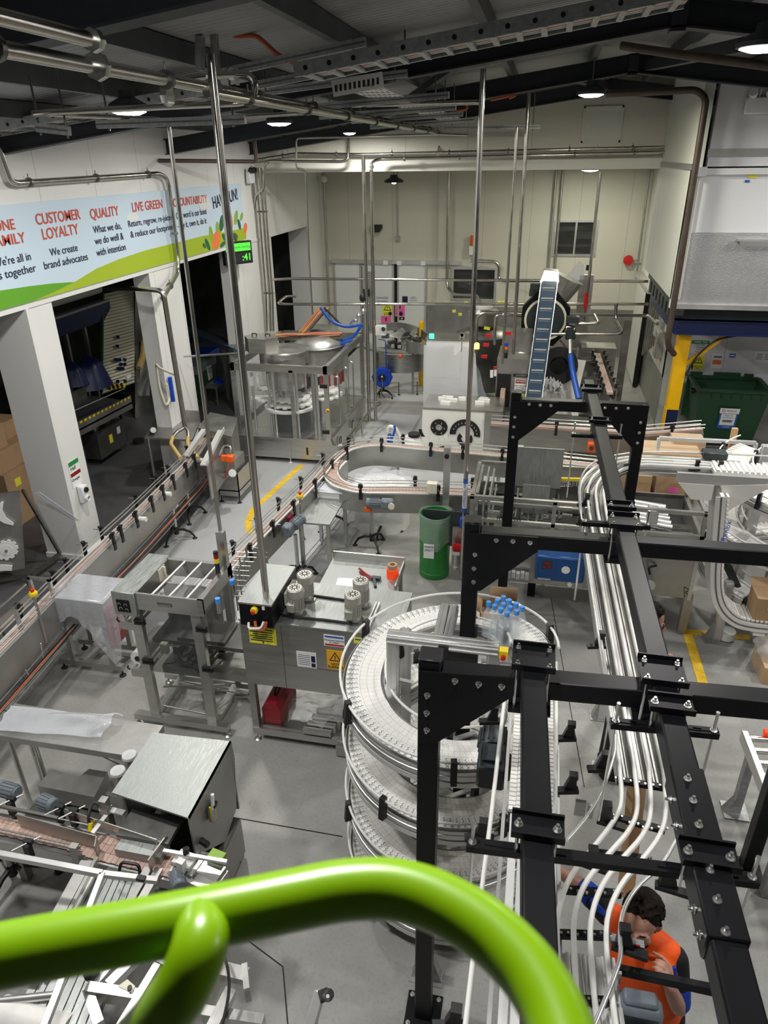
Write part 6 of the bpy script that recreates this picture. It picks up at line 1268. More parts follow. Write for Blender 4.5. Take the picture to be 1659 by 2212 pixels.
# bucket elevator
e0,e1=GY(1151,872,12.05),GY(1187,607,13.0)
el=T('bucket_elevator','steep cleated belt elevator with clear blue sides rising in front of the round cap sorter','elevator',(.03,12.1,0))
d=(e1-e0); n=d.normalized().cross(V3(1,0,0)).normalized(); wv=V3(.115,0,0)
el.part('belt',MB().prism([e0-wv,e0+wv,e1+wv,e1-wv],n*.02),'navy'); el.part('clear_cover',MB().prism([e0-wv*1.1-V3(0,.07,0),e0+wv*1.1-V3(0,.07,0),e1+wv*1.1-V3(0,.07,0),e1-wv*1.1-V3(0,.07,0)],(0,-.006,0)),'clear_blue')
m=MB()
for k in range(12): c=e0+d*((k+.4)/12); m.box(c+V3(0,-.085,0),(.20,.02,.018),rx=.1).box(c+V3(0,-.085,-.035),(.20,.016,.01),rx=.1)
el.part('cleat',m,'alu_bright'); 
for s in (-1,1): el.part('side_wall',MB().prism([e0+wv*1.15*s,e1+wv*1.15*s,e1+wv*1.15*s-V3(0,.08,0),e0+wv*1.15*s-V3(0,.08,0)],(.012*s,0,0)),'alu')
el.part('head',MB().prism([e1+V3(-.16,0,-.02),e1+V3(.16,0,-.02),e1+V3(.14,.1,.14),e1+V3(-.10,.1,.16)],(0,.3,0)),'steel'); el.part('hopper',MB().prism([e0+V3(-.40,-.05,-.05),e0+V3(.45,-.05,-.05),e0+V3(.36,-.05,.10),e0+V3(-.22,-.05,.12)],(0,.35,0)),'clear'); el.part('stand',MB().bx(e0.x-.05,e0.x+.05,12.1,12.2,0,e0.z),'steel_dull'); el.part('hopper_base',MB().bx(-.2,.3,12.05,12.5,.3,e0.z-.05),'steel_dull')
cs=T('cap_sorter','black octagonal cap sorter with a pale ring behind the bucket elevator','sorter',(.18,13.5,0))
c=GY(1178,690,13.5); cs.part('housing',MB().prism([c+V3(.46*math.cos(PI/8+k*PI/4),0,.52*math.sin(PI/8+k*PI/4)) for k in range(8)],(0,.25,0)),'black'); cs.part('ring',MB().lathe([(.34,-.02),(.38,-.02),(.38,.03),(.34,.03),(.34,-.02)],c,36,(0,-1,0)),'ivory'); cs.part('disc',MB().cyl(c,c+V3(0,-.02,0),.34,32),'motor_dark'); cs.part('stand',MB().bx(c.x-.1,c.x+.1,13.55,13.7,0,c.z-.4),'steel_dark')
m=MB(); [m.beam(c+V3(s*.30,-.03,-.36),c+V3(s*.46,-.03,-.55),.05,.04) for s in (-1,1)]; cs.part('brace',m,'steel'); q=GY(1213,628,13.7); cs.part('hopper',MB().cyl(q+V3(-.05,0,-.18),q+V3(.12,0,.22),.16,20,r2=.27),'steel'); cs.part('motor_pack',MB().box(GY(1157,625,13.6),(.2,.15,.2)).box(GY(1148,632,13.5),(.08,.1,.12)),'motor_dark')
q=GY(1250,600,14.5); cs.part('feed_hopper',MB().prism([GY(1215,612,14.5),GY(1262,603,14.5),GY(1262,577,14.5),GY(1253,568,14.5)],(0,.3,0)),'film_milky'); cs.part('mast',MB().bx(q.x+.02,q.x+.28,14.5,14.6,.3,2.75),'steel'); cs.part('mast_switch',MB().box(GY(1269,578,14.48),(.05,.05,.10)),'black_plastic')
c=GY(1207,790,12.7); db=T('disc_board','leaning white board with a large black change part disc beside the bucket elevator','board',(c.x,12.8,0)); db.part('board',MB().prism([(c.x-.42,12.62,.45),(c.x+.30,12.62,.35),(c.x+.46,12.8,1.55),(c.x-.1,12.8,1.6)],(0,.02,0)),'plate_white'); db.part('disc',MB().lathe([(.16,0),(.33,0),(.33,.02),(.16,.02),(.16,0)],c+V3(0,0,0),32,(0,-1,.1)),'black_plastic'); db.part('plastic_bag',MB().grid(crump(c.x-.32,c.x+.12,12.5,12.6,c.z-.55,.5,3),16,12),'film_milky'); db.part('stand',MB().bx(c.x-.3,c.x+.3,12.85,12.95,0,.6),'steel_dark')
db.part('blue_hose',MB().tube(rnd([GY(1232,765,12.5),GY(1236,800,12.4),GY(1250,862,12.0)],.2),.05,10),'blue_hose'); 
ec=T('exit_conveyor','curved steel outfeed conveyor with a dark worn belt running along the right far wall','conveyor',(1.2,13.2,0))
ec.part('curved_panel',MB().sweep(arc((.75,13.9),.45,-PI*.75,-PI*.02,1.25,18),[(-.01,-.18),(.01,-.18),(.01,.12),(-.01,.12)]),'steel'); a,b=GY(1290,765,14.0),GY(1318,850,12.0); ec.part('belt',MB().beam(a,b,.10,.04),'belt_pink'); ec.part('side_panel',MB().beam(a+V3(.10,0,-.1),b+V3(.10,0,-.1),.02,.3),'steel'); ec.part('guide_rail',MB().beam(a+V3(-.08,0,.08),b+V3(-.08,0,.08),.015,.015),'steel')
for k in range(7): q=a+(b-a)*((k+.5)/7); railclamp(ec,q+V3(.08,0,0),(b-a).normalized(),-1,.1); railclamp(ec,q-V3(.08,0,0),(b-a).normalized(),1,.1)
for x,y in ((1.42,12.4),(1.3,13.5)): ec.part('leg',MB().bx(x-.04,x+.04,y-.04,y+.04,0,1.0),'steel_dull')
motor(ec,GY(1325,845,12.3),(0,-1,0),.08,.2,'motor_dark'); ec.part('frame_post',MB().bx(1.48,1.6,12.9,12.98,0,2.25),'steel_dark'); ec.part('rear_cabinet',MB().bx(.9,1.55,14.2,14.7,.1,1.45),'steel_dull')
ec.part('valve_motor',MB().box(GY(1237,690,13.0),(.22,.18,.10)).cyl(GY(1232,705,13),GY(1232,732,13),.09,14),'motor_dark'); ec.part('valve_body',MB().cyl(GY(1222,708,13),GY(1240,712,13),.07,14),'zinc'); ec.part('hose_end',MB().cyl(GY(1232,735,12.8),GY(1232,765,12.6),.035,12),'steel')
bt=T('conveyor','steel bottle conveyor with an orange isolator box in front of the far black portal','conveyor',(.3,10.3,0))
P=[GY(1060,917,10.6),GY(1200,927,10.6),GY(1400,940,10.5),GY(1520,930,10.6)]; bt.o['label']='straight steel bottle conveyor with an orange isolator box, seen through the far black portal'
bt.part('side_panel',MB().sweep(P,[(-.01,-.34),(.01,-.34),(.01,-.02),(-.01,-.02)]),'steel'); bt.part('belt',MB().sweep(MBoff(P,-.08,0),[(-.06,-.02),(.06,-.02),(.06,.01),(-.06,.01)]),'belt_pink')
for z in (.05,.10): bt.part('guide_rail',MB().tube(MBoff(P,.02,z),.008,6),'steel'); bt.part('guide_rail',MB().tube(MBoff(P,-.16,z),.008,6),'steel')
for s in (.12,.32,.5,.68,.85): p,tg=at(P,plen(P)*s); railclamp(bt,p+V3(0,-.03,0),tg,1,.13)
bt.part('isolator',MB().box(GY(1278,966,10.52),(.12,.08,.15),bev=.01),'orange'); bt.part('isolator_knob',MB().cyl(GY(1278,968,10.48),GY(1278,968,10.45),.035,12),'black_plastic')
for x in (-.4,.6,1.6): bt.part('leg',MB().bx(x-.03,x+.03,10.6,10.66,0,.8),'steel_dull')
bt.part('white_tray',MB().prism([GY(1232,885,11.2),GY(1262,885,11.2),GY(1258,898,11.2),GY(1236,898,11.2)],(0,.3,0)),'white_plastic'); bt.part('guard_plate',MB().bx(.28,.75,11.0,11.02,.7,1.05),'steel_dull'); bt.part('low_cabinet',MB().bx(-.40,1.2,11.1,11.9,.05,.85),'steel_dark')
# ================================================================ LEFT ANNEX (dark packing room seen through the openings)
ev=T('cap_elevator','pale slatted elevator with dark blue caps on it, behind the first two white columns','elevator',(-8.2,12.2,0))
E0,E1=GX(256,838,-8.2),GX(258,628,-8.6); wv=V3(.12,.42,0); d=E1-E0; nn=V3(.96,-.28,.1)
ev.part('belt',MB().prism([E0-wv,E0+wv,E1+wv,E1-wv],-nn*.04),'ivory'); m=MB()
for k in range(30): c=E0+d*(k/30); m.prism([c-wv,c+wv,c+wv+nn*.03,c-wv+nn*.03],d/30*.12)
ev.part('slat',m,'steel_dull'); random.seed(31); caps=((253,728),(280,729),(252,748),(248,777),(252,777),(257,777),(268,777),(276,777),(260,787),(268,787),(254,796),(260,796),(264,796),(277,796),(280,806),(253,824),(269,824))
for i,px in enumerate(caps):
    c=GX(px[0],px[1],-8.2-.4*(838-px[1])/210+.05); o=MB().cyl(c,c+nn*.035,.035,12).build('bottle_closure','navy'); tag(o,'dark blue bottle closure riding on the pale slatted elevator','bottle closure','blue closures on the elevator')
for s in (-1,1): ev.part('side_rail',MB().prism([E0+wv*s*1.05,E1+wv*s*1.05,E1+wv*s*1.05+nn*.06,E0+wv*s*1.05+nn*.06],wv*s*.08),'leaf' if s<0 else 'steel_dull')
ev.part('tower',MB().prism([GX(292,900,-8.0),GX(325,930,-8.0),GX(315,700,-8.1),GX(318,625,-8.3),GX(292,625,-8.4)],(-.05,.3,0)),'steel_dull'); ev.part('hazard_frame',MB().beam(GX(232,838,-8.0),GX(268,832,-8.0),.05,.08),'yellow'); m=MB(); [m.box(GX(236+9*k,837-1.6*k,-7.96),(.03,.05,.085),rx=.5) for k in range(4)]; ev.part('hazard_stripe',m,'ink')
ev.part('hose',MB().tube(rnd([GX(312,735,-8.0),GX(310,770,-8.0),GX(300,795,-8.0)],.2),.07,12),'yellow_hose'); ev.part('clear_bag',MB().grid(lambda u,v:GX(300+26*u+3*math.sin(6*v),785+70*v,-7.8+.1*math.sin(5*u+4*v)),10,10),'film_thin'); ev.part('white_box',MB().box(GX(277,813,-7.9),(.04,.16,.07)),'white')
sb=T('steel_trough','dark steel inclined trough with black and yellow edge tape behind the nearest column','conveyor',(-7.5,10.5,0))
A_,B_=GX(165,930,-7.2),GX(285,868,-7.2); sb.part('side_wall',MB().prism([A_+V3(0,0,-.12),B_+V3(0,0,-.12),B_+V3(0,0,.12),A_+V3(0,0,.12)],(-.02,0,0)),'steel_dull'); sb.part('bed',MB().prism([A_,B_,B_+V3(-.9,.1,.05),A_+V3(-.9,.1,.05)],(0,0,-.03)),'steel_dark'); sb.part('far_wall',MB().prism([A_+V3(-.9,0,0),B_+V3(-.9,0,0),B_+V3(-.9,0,.25),A_+V3(-.9,0,.25)],(-.02,0,0)),'steel_dark')
m=MB(); [m.prism([A_+(B_-A_)*(k/14)+V3(.005,0,.08),A_+(B_-A_)*((k+.5)/14)+V3(.005,0,.08),A_+(B_-A_)*((k+.5)/14)+V3(.005,0,.12),A_+(B_-A_)*(k/14)+V3(.005,0,.12)],(.004,0,0)) for k in range(14)]; sb.part('edge_tape',m,'yellow'); sb.part('rail',MB().tube([A_+V3(-.1,0,.28),B_+V3(-.1,0,.25)],.012,8),'steel')
for px in ((180,985),(270,940)): q=GX(px[0],px[1],-7.5); sb.part('leg',MB().bx(q.x-.03,q.x+.03,q.y-.03,q.y+.03,0,A_.z-.1),'steel_dark')
kb=T('control_box','dark steel control cabinet with small warning labels standing under the trough','cabinet',(-7.3,10.6,0)); kb.part('cabinet',MB().bx(-7.7,-7.25,10.25,11.1,.12,.58),'steel_dark'); kb.part('label',MB().bx(-7.249,-7.245,10.58,10.68,.30,.45),'sign_yellow'); kb.part('label',MB().bx(-7.249,-7.245,10.85,10.95,.38,.5),'paper'); kb.part('foot',MB().cyl((-7.2,11.4,0),(-7.2,11.4,.08),.10,16),'rubber')
for i,(y,l) in enumerate(((10.55,'steel pot standing on the control cabinet, left of the other pot'),(10.9,'steel pot with yellow label standing on the control cabinet'))): t=T('steel_pot',l,'pot',(-7.5,y,.58),'steel pots on the control cabinet'); t.part('pot',MB().cyl((-7.5,y,.58),(-7.5,y,.78),.09,18),'steel'); t.part('label',MB().box((-7.405,y,.68),(.01,.08,.07)),'sign_yellow') if i else None
bm=T('blue_beam','dark blue steel beam with a white pipe above it high in the dark packing room','beam',(-9.0,12,2.6)); a,b=GX(118,712,-8.6),GX(228,672,-8.6); bm.part('beam',MB().prism([a+V3(0,-.8,-.16),b+V3(0,.2,-.16),b+V3(0,.2,.16),a+V3(0,-.8,.16)],(-.15,0,0)),'blue_dark'); bm.part('edge',MB().prism([a+V3(.01,-.8,.16),b+V3(.01,.2,.16),b+V3(.01,.2,.2),a+V3(.01,-.8,.2)],(-.2,0,0)),'galv'); bm.part('pipe',MB().cyl(a+V3(-.2,-.6,.42),b+V3(-.2,.2,.40),.09,14),'rail_white')
for px in ((140,715),(180,700)): q=GX(px[0],px[1],-8.7); bm.part('post',MB().bx(q.x-.03,q.x+.03,q.y-.03,q.y+.03,0,q.z),'steel_dull')
for i,(px,sc,l) in enumerate((((193,800),(.30,.40,.55),'machine wrapped in dark blue plastic in the packing room, nearest the slatted elevator'),((158,805),(.2,.22,.4),'smaller machine wrapped in dark blue plastic, left of the bigger wrapped one'))): 
    q=GX(px[0],px[1],-8.3); t=T('covered_machine',l,'machine',(q.x,q.y,0),'machines under blue plastic'); t.part('blue_cover',MB().grid(lambda u,v:V3(q.x+sc[0]*(.55+.6*v+.06*math.sin(11*u*2*PI/2))*math.cos(2*PI*u)*(min(1,v*4)),q.y+sc[1]*(.55+.6*v+.08*math.sin(9*PI*u))*math.sin(2*PI*u)*(min(1,v*4)),q.z+sc[2]*(.55-1.1*v)),40,10),'blue_dark'); t.part('legs',MB().cyl((q.x,q.y-.15,0),(q.x,q.y-.15,q.z),.03,8).cyl((q.x,q.y+.15,0),(q.x,q.y+.15,q.z),.03,8),'steel')
# cartons
k=0
cl=('brown carton at the bottom of the stack behind the steel board','brown carton in the second layer with a yellow label, nearer the column','brown carton in the second layer with a yellow label, at the picture edge','long brown carton in the third layer of the stack','brown carton with a yellow label at the top front of the stack','brown carton at the back of the top layer beside the column')
for (x0,x1,y0,y1,z0,z1,lab),l in zip(((-8.0,-7.2,7.9,8.9,0,.42,0),(-8.0,-7.25,8.42,8.85,.425,.80,1),(-8.0,-7.25,7.95,8.41,.425,.80,1),(-8.0,-7.3,7.9,8.8,.805,1.13,0),(-8.0,-7.35,7.6,8.3,1.135,1.48,1),(-8.2,-7.5,8.32,8.85,1.135,1.40,0)),cl):
    t=T('cardboard_box',l,'box',((x0+x1)/2,(y0+y1)/2,z0),'cardboard cartons behind the left wall'); t.part('carton',MB().bx(x0,x1,y0,y1,z0,z1),'card'); 
    if lab: t.part('yellow_label',MB().bx(x1,x1+.003,(y0+y1)/2-.05,(y0+y1)/2+.07,(z0+z1)/2-.06,(z0+z1)/2+.06),'sign_yellow')
fc=MB(); random.seed(4)
for j in range(24): fc.box((-7.15+random.uniform(-.02,.02),9.0+random.uniform(-.02,.02),.012+.036*j),(.5,.62,.016),random.uniform(-.06,.06),ry=.03)
single('flattened_cartons',fc,'card','tall heap of flattened brown cartons behind the nearest white column','cardboard').__setitem__('kind','stuff')
sx=T('change_part_board','leaning steel board with white starwheel parts at the left edge of the picture','board',(-6.35,6.6,0))
p0,p1,p2,p3=GX(-30,1060,-6.35),GX(43,1062,-6.35),GX(54,1228,-6.2),GX(-30,1240,-6.2); base=.15
p1=V3(-6.45,6.98,1.02); p2=V3(-6.30,6.85,.15); p0=V3(-6.45,6.1,1.02); p3=V3(-6.3,6.1,.15)
p1,p2=GY(43,1062,6.75),GY(54,1228,6.6); p0=p1+V3(-.5,-.35,.04); p3=p2+V3(-.5,-.35,.02)
sx.part('board',MB().prism([p0,p1,p2,p3],(-.02,.03,.0)),'steel_dull'); nb=(p1-p2).cross(p0-p1).normalized(); nb=nb if nb.y<0 else -nb; X_=(p1-p0).normalized(); Y_=(p1-p2).normalized()
def onb(px,py): # point on the board under a pixel
    v=ray(px,py); o=V3(0,0,CAMH); return o+v*((p1-o).dot(nb)/v.dot(nb))
c=onb(14,1186); P=[]
for k in range(11):
    for f,rr in ((0,.135),(.5,.135),(.58,.115),(.92,.115)): a=2*PI*(k+f)/11; P.append(c+X_*rr*math.cos(a)+Y_*rr*math.sin(a)+nb*.01)
sx.part('starwheel',MB().prism(P,nb*.03),'white_plastic'); sx.part('starwheel_hub',MB().lathe([(0,.04),(.07,.04),(.07,.045),(0,.045)],c,24,nb),'belt_white'); sx.part('hub_knob',MB().lathe([(0,.045),(.02,.045),(.015,.07),(0,.07)],c,10,nb),'steel')
P=[onb(*q)+nb*.01 for q in ((4,1082),(8,1084),(6,1100),(14,1116),(30,1129),(29,1133),(10,1128),(-8,1118),(-20,1100))]; sx.part('guide_segment',MB().prism(P,nb*.03),'white_plastic'); P=[onb(*q)+nb*.01 for q in ((-10,1218),(12,1218),(27,1220),(26,1230),(10,1230),(-10,1232))]; sx.part('guide_segment',MB().prism(P,nb*.03),'white_plastic')
q=V3(p2.x,p2.y,0); sx.part('cart_frame',MB().beam((q.x-.6,q.y-.35,.10),(q.x+.05,q.y+.02,.10),.04,.04).beam((q.x+.05,q.y+.02,.10),(q.x+.1,q.y+.55,.12),.04,.04).beam((q.x+.1,q.y+.55,.12),p1+V3(0,.05,0),.03,.03),'steel_dark'); sx.part('castor',MB().cyl((q.x+.03,q.y-.03,.04),(q.x+.06,q.y-.02,.04),.04,14),'rubber'); sx.part('acrylic_strip',MB().prism([p1+V3(.12,.1,-.05),p1+V3(.17,.12,-.05),p1+V3(.35,.5,-.62),p1+V3(.30,.48,-.62)],(0,.01,0)),'film')
# second opening: crates, conveyor, bin
cw=T('waste_bin','dark bin lined with clear plastic and a white paper note, behind the second column','bin',(-7.2,13.5,0)); q=GX(452,805,-7.0); cw.part('bin',MB().bx(q.x-.4,q.x,q.y-.6,q.y+.35,0,q.z+.28),'green_bin'); cw.part('bin_liner',MB().bx(q.x-.42,q.x+.02,q.y-.62,q.y+.37,q.z+.12,q.z+.30),'film_thin'); sign('paper_note','',V3(q.x+.003,q.y+.02,q.z),.22,.30,'+X','paper',[('WASTE',.05,.08,'ink'),('ONLY!',.05,.02,'ink')],parent=(cw,cw.o))
q=GX(455,768,-7.3); bl=T('blue_crate','bright blue plastic crates stacked behind the dark waste bin','crate',(q.x,q.y,0)); bl.part('crate',MB().bx(q.x-.4,q.x,q.y-.5,q.y+.5,q.z-.08,q.z+.08),'blue'); bl.part('stand',MB().bx(q.x-.4,q.x-.02,q.y-.5,q.y+.5,0,q.z-.08),'dark_gap')
ic=T('incline_conveyor','clear-sided inclined conveyor entering the hall behind the third column','conveyor',(-7,14,0)); a,b=GX(400,712,-8.0),GX(522,755,-5.6); ic.part('frame',MB().beam(a,b,.35,.10),'clear_blue'); ic.part('belt',MB().beam(a+V3(0,0,.03),b+V3(0,0,.03),.25,.03),'alu'); ic.part('leg',MB().bx(-6.6,-6.54,14.2,14.26,0,1.3),'steel_dull')
q=GX(492,735,-6.4); ic.part('beacon_pole',MB().cyl((q.x,q.y,q.z-.55),(q.x,q.y,q.z-.06),.02,10),'alu_bright'); ic.part('beacon',MB().cyl((q.x,q.y,q.z-.06),(q.x,q.y,q.z+.05),.045,14),'orange'); ic.part('green_lamp',MB().box(GX(499,717,-6.6),(.05,.09,.09)),'led_green')
q=GX(480,828,-6.6); tt=T('tool_trolley','small trolley with blue tools on top behind the filling machine','trolley',(q.x,q.y,0)); tt.part('top_tray',MB().bx(q.x-.3,q.x,q.y-.3,q.y+.3,q.z-.04,q.z),'steel_dull'); m=MB(); random.seed(3); [m.box((q.x-.1+random.uniform(-.1,.1),q.y+random.uniform(-.25,.25),q.z+.03),(.08,.1,.05),random.uniform(0,2)) for k in range(6)]; tt.part('blue_tools',m,'blue'); 
for sx_,sy_ in ((-.28,-.28),(-.02,-.28),(-.02,.28)): tt.part('leg',MB().bx(q.x+sx_-.015,q.x+sx_+.015,q.y+sy_-.015,q.y+sy_+.015,0,q.z-.04),'steel_dull')
# infeed station between the left conveyor and the filler
iz=T('infeed_station','steel bottle infeed box with two pale sloping chutes at the end of the left conveyor','machine',(-4.7,9.7,0))
iz.part('cabinet',MB().prism([G(428,925,1.05),G(500,945,1.05),G(512,905,1.05),G(455,893,1.05)],(0,0,-.85)),'steel'); iz.part('top_plate',MB().prism([G(427,925,1.06),G(501,945,1.06),G(513,904,1.06),G(454,892,1.06)],(0,0,.012)),'steel_dull')
for pa,pb in (((442,928),(402,985)),((478,930),(440,1005))): iz.part('chute',MB().beam(G(*pa,1.18),G(*pb,1.0),.10,.02).beam(G(*pa,1.18)+V3(.05,0,.03),G(*pb,1.0)+V3(.05,0,.03),.012,.06),'alu_bright')
iz.part('side_panel',MB().prism([G(478,935,1.1),G(445,1005,.95),G(445,1005,.95)+V3(0,0,-.55),G(478,935,1.1)+V3(0,0,-.7)],(.02,0,0)),'steel'); iz.part('drawer_handle',MB().bx(-4.50,-4.36,9.36,9.40,.78,.86),'steel_scratched')
wt=T('wash_tank','low open steel wash tank with an orange actuator on its side','tank',(-4.45,9.6,0))
wt.part('tank',MB().bx(-4.62,-4.28,9.26,9.275,.12,.50).bx(-4.62,-4.28,10.0,10.015,.12,.50).bx(-4.62,-4.605,9.26,10.0,.12,.50).bx(-4.295,-4.28,9.26,10.0,.12,.50).bx(-4.62,-4.28,9.26,10,.2,.22),'steel'); wt.part('raised_box',MB().bx(-4.60,-4.33,9.30,9.7,.45,.70),'steel_dull')
feet(wt,((-4.6,9.28),(-4.3,9.28),(-4.3,9.98)),.13,'rubber'); q=G(497,990,.85); wt.part('actuator',MB().box(q,(.12,.10,.11),bev=.015).box(q+V3(-.09,0,0),(.08,.07,.08)),'orange'); wt.part('pump',MB().cyl(G(498,1025,.55),G(502,1022,.62),.06,14),'zinc'); wt.part('cable',MB().tube(rnd([q,q+V3(-.02,-.1,-.15),G(485,1035,.4),G(455,1038,.1)],.1),.009,6),'cable_orange'); wt.part('hose',MB().tube(rnd([q+V3(0,0,.04),q+V3(.02,.05,.17),q+V3(-.12,.08,.17),q+V3(-.16,0,.03)],.06),.014,8),'zinc')
wb=T('wash_bench','steel wash bench with a raised back beside the second white column','bench',(-5.3,9.9,0)); q0=[G(312,945,.86),G(415,950,.86),G(432,910,.86),G(335,905,.86)]; wb.part('bench_top',MB().prism(q0,(0,0,-.03)),'steel_dull'); wb.part('upstand',MB().prism([q0[3],q0[2],q0[2]+V3(0,0,.18),q0[3]+V3(0,0,.18)],(0,.02,0)),'steel_dull')
for p in q0: wb.part('leg',MB().cyl((p.x*.99,p.y,0),(p.x*.99,p.y,.85),.022,10),'steel')
wb.part('steel_cup',MB().cyl(G(331,929,.87),G(331,929,.96),.045,16),'steel'); 
# ================================================================ RIGHT SIDE: container, platform, bin, signs
sc=T('container','white and grey insulated container standing on the blue steel platform at upper right','container',(3.5,12.4,2.7))
sc.part('front_wall',MB().bx(2.02,5.6,11.65,11.80,3.77,4.52),'white_panel'); cp_=mat('checker',(.52,.52,.53),.7,.42,.1,3,.0); nt=cp_.node_tree; b_=nt.nodes['Principled BSDF']; tc=nt.nodes.new('ShaderNodeTexCoord'); wv_=nt.nodes.new('ShaderNodeTexWave'); wv_.bands_direction='X'; wv_.inputs['Scale'].default_value=2.6; wv_.inputs['Distortion'].default_value=1.2; wv_.inputs['Detail Scale'].default_value=9; nt.links.new(tc.outputs['Object'],wv_.inputs['Vector']); vo=nt.nodes.new('ShaderNodeTexVoronoi'); vo.inputs['Scale'].default_value=55; nt.links.new(tc.outputs['Object'],vo.inputs['Vector']); ad=nt.nodes.new('ShaderNodeMath'); nt.links.new(wv_.outputs[0],ad.inputs[0]); nt.links.new(vo.outputs[0],ad.inputs[1]); bu=nt.nodes.new('ShaderNodeBump'); bu.inputs['Strength'].default_value=.16; bu.inputs['Distance'].default_value=.012; nt.links.new(ad.outputs[0],bu.inputs['Height']); nt.links.new(bu.outputs[0],b_.inputs['Normal'])
sc.part('kick_plate',MB().bx(2.0,5.6,11.64,11.80,2.76,3.77),'checker'); sc.part('top_rail',MB().bx(2.0,5.6,11.60,11.82,4.52,4.60),'white_panel'); sc.part('bottom_rail',MB().bx(2.0,5.6,11.58,11.82,2.70,2.77),'alu'); sc.part('body',MB().bx(2.09,5.6,11.80,13.9,2.72,4.58),'white_panel')
sc.part('corner_post',MB().bx(1.95,2.03,11.60,11.72,2.7,4.62),'white_panel'); sc.part('corner_casting',MB().bx(1.96,2.14,11.58,11.75,4.50,4.62),'alu'); sc.part('corner_casting',MB().bx(2.0,2.16,11.58,11.75,2.60,2.70),'motor_dark')
sc.part('upper_wall',MB().bx(2.16,5.6,11.75,11.9,4.62,5.75),'white_panel'); sc.part('upper_band',MB().bx(2.14,5.6,11.735,11.75,4.74,4.84),'steel_dull'); sc.part('grab_bar',MB().bx(2.72,3.4,11.55,11.64,3.66,3.69).prism([(2.74,11.56,3.66),(2.78,11.64,3.58),(3.4,11.64,3.58),(3.4,11.56,3.66)],(0,.01,0)),'alu'); q=GY(1626,381,11.65); sc.part('label',MB().box((q.x,11.645,q.z),(.13,.006,.04),ry=.03),'sign_yellow'); sc.part('label',MB().box((q.x-.06,11.645,q.z-.06),(.06,.006,.03)),'sign_blue')
el_=T('emergency_light','white twin-spot emergency light box high on the upper container wall','lamp',GY(1640,225,11.7)); q=GY(1640,228,11.70); el_.part('box',MB().box(q,(.36,.08,.20),bev=.015),'white_panel')
for s in (-1,1): el_.part('spot',MB().cyl(q+V3(s*.10,-.02,.13),q+V3(s*.12,-.09,.16),.055,16),'white'); 
el_.part('conduit',MB().tube(rnd([q+V3(-.02,0,.1),q+V3(0,0,.24),q+V3(.12,0,.24)],.05),.012,8),'white')
pf=T('platform','blue steel platform with a yellow and blue corner post under the container','platform',(2.3,11.9,0))
pf.part('front_beam',MB().bx(2.10,5.6,11.74,11.86,2.29,2.50).bx(2.10,5.6,11.70,11.9,2.485,2.50).bx(2.1,5.6,11.70,11.9,2.29,2.305),'blue_dark'); pf.part('side_beam',MB().bx(2.08,2.20,11.86,14.6,2.29,2.50).bx(2.04,2.24,11.86,14.6,2.485,2.50),'blue_dark'); m=MB()
for k in range(7): m.bx(2.0,2.14,11.95+.38*k,12.15+.38*k,2.50,2.70)
m.bx(2.1,5.6,11.9,12.0,2.50,2.68); pf.part('bearer',m,'motor_dark'); pf.part('floor_edge',MB().bx(2.0,2.06,11.9,14.7,2.70,2.82),'motor_dark')
pf.part('post',MB().bx(2.21,2.40,11.92,12.11,1.02,2.29),'yellow_post'); pf.part('post_base',MB().bx(2.21,2.40,11.92,12.11,.10,1.02),'navy'); pf.part('post_flange',MB().bx(2.205,2.222,11.915,12.12,0,1.02),'yellow_post'); pf.part('brace',MB().beam((2.38,12.0,1.75),(2.95,12.0,2.28),.06,.06),'yellow_post'); pf.part('cable',MB().tube(rnd([(2.41,11.9,1.6),(2.5,11.9,1.9),(2.75,11.9,2.2),(3.1,11.9,2.27)],.2),.016,8),'cable_black')
def ys(name,label,px,w,h,bg,lines,y=13.895): return sign(name,label,GY(px[0],px[1],y),w,h,'-Y',bg,lines,'signs on the white wall behind the green bin')
ys('wall_sign','white and green think tidy sign high on the white wall behind the yellow brace',(1512,749),.31,.24,'paper',[('#',0,.085,.30,.065,'green_sign'),('THINK TIDY',.045,.085,'white'),('PLEASE KEEP',.03,.03,'ink'),('THIS AREA',.03,-.01,'ink'),('CLEAN',.03,-.05,'ink'),('AND TIDY',.03,-.09,'ink')])
ys('wall_sign','white danger confined space sign behind the yellow post',(1481,785),.27,.22,'paper',[('#',0,.07,.22,.05,'red_dark'),('DANGER',.04,.07,'white'),('CONFINED SPACE',.026,.01,'ink'),('AUTHORISED ENTRY',.02,-.03,'ink'),('BY PERMIT ONLY',.02,-.06,'ink')])
ys('wall_sign','yellow triangle warning sign on the white wall above the green bin',(1508,783),.21,.26,'sign_yellow',[('tri',0,.04,.16,'sign_yellow'),('MIND YOUR',.026,-.075,'ink'),('HEAD',.026,-.105,'ink')])
ys('wall_sign','white poster with a picture of hands on the wall above the green bin',(1549,780),.20,.27,'paper',[('#',0,-.02,.15,.08,'fruit'),('#',0,.08,.14,.03,'motor_grey')])
ys('wall_sign','tiny blue sign on the white wall above the green bin',(1582,768),.10,.07,'sign_blue',[('#',0,.0,.08,.02,'white')]); ys('wall_sign','white typed notice at the right edge of the white wall',(1648,771),.30,.21,'paper',[('#',-.06,.05-.03*k,.10,.012,'motor_grey') for k in range(4)]+[('#',.08,.05-.03*k,.10,.012,'motor_grey') for k in range(4)])
ys('wall_sign','green please sign half hidden behind the green bin',(1484,812),.28,.17,'paper',[('#',0,.045,.28,.08,'green_sign'),('PLEASE',.055,.045,'white'),('KEEP CLEAN',.03,-.03,'ink')])
gx0,gx1,gy0,gy1=2.95,3.92,12.95,13.6
gb=T('wheelie_bin','large dark green open wheelie bin with a white and blue label','bin',(3.4,13.3,0))
z0,z1=.14,1.12; o=.10
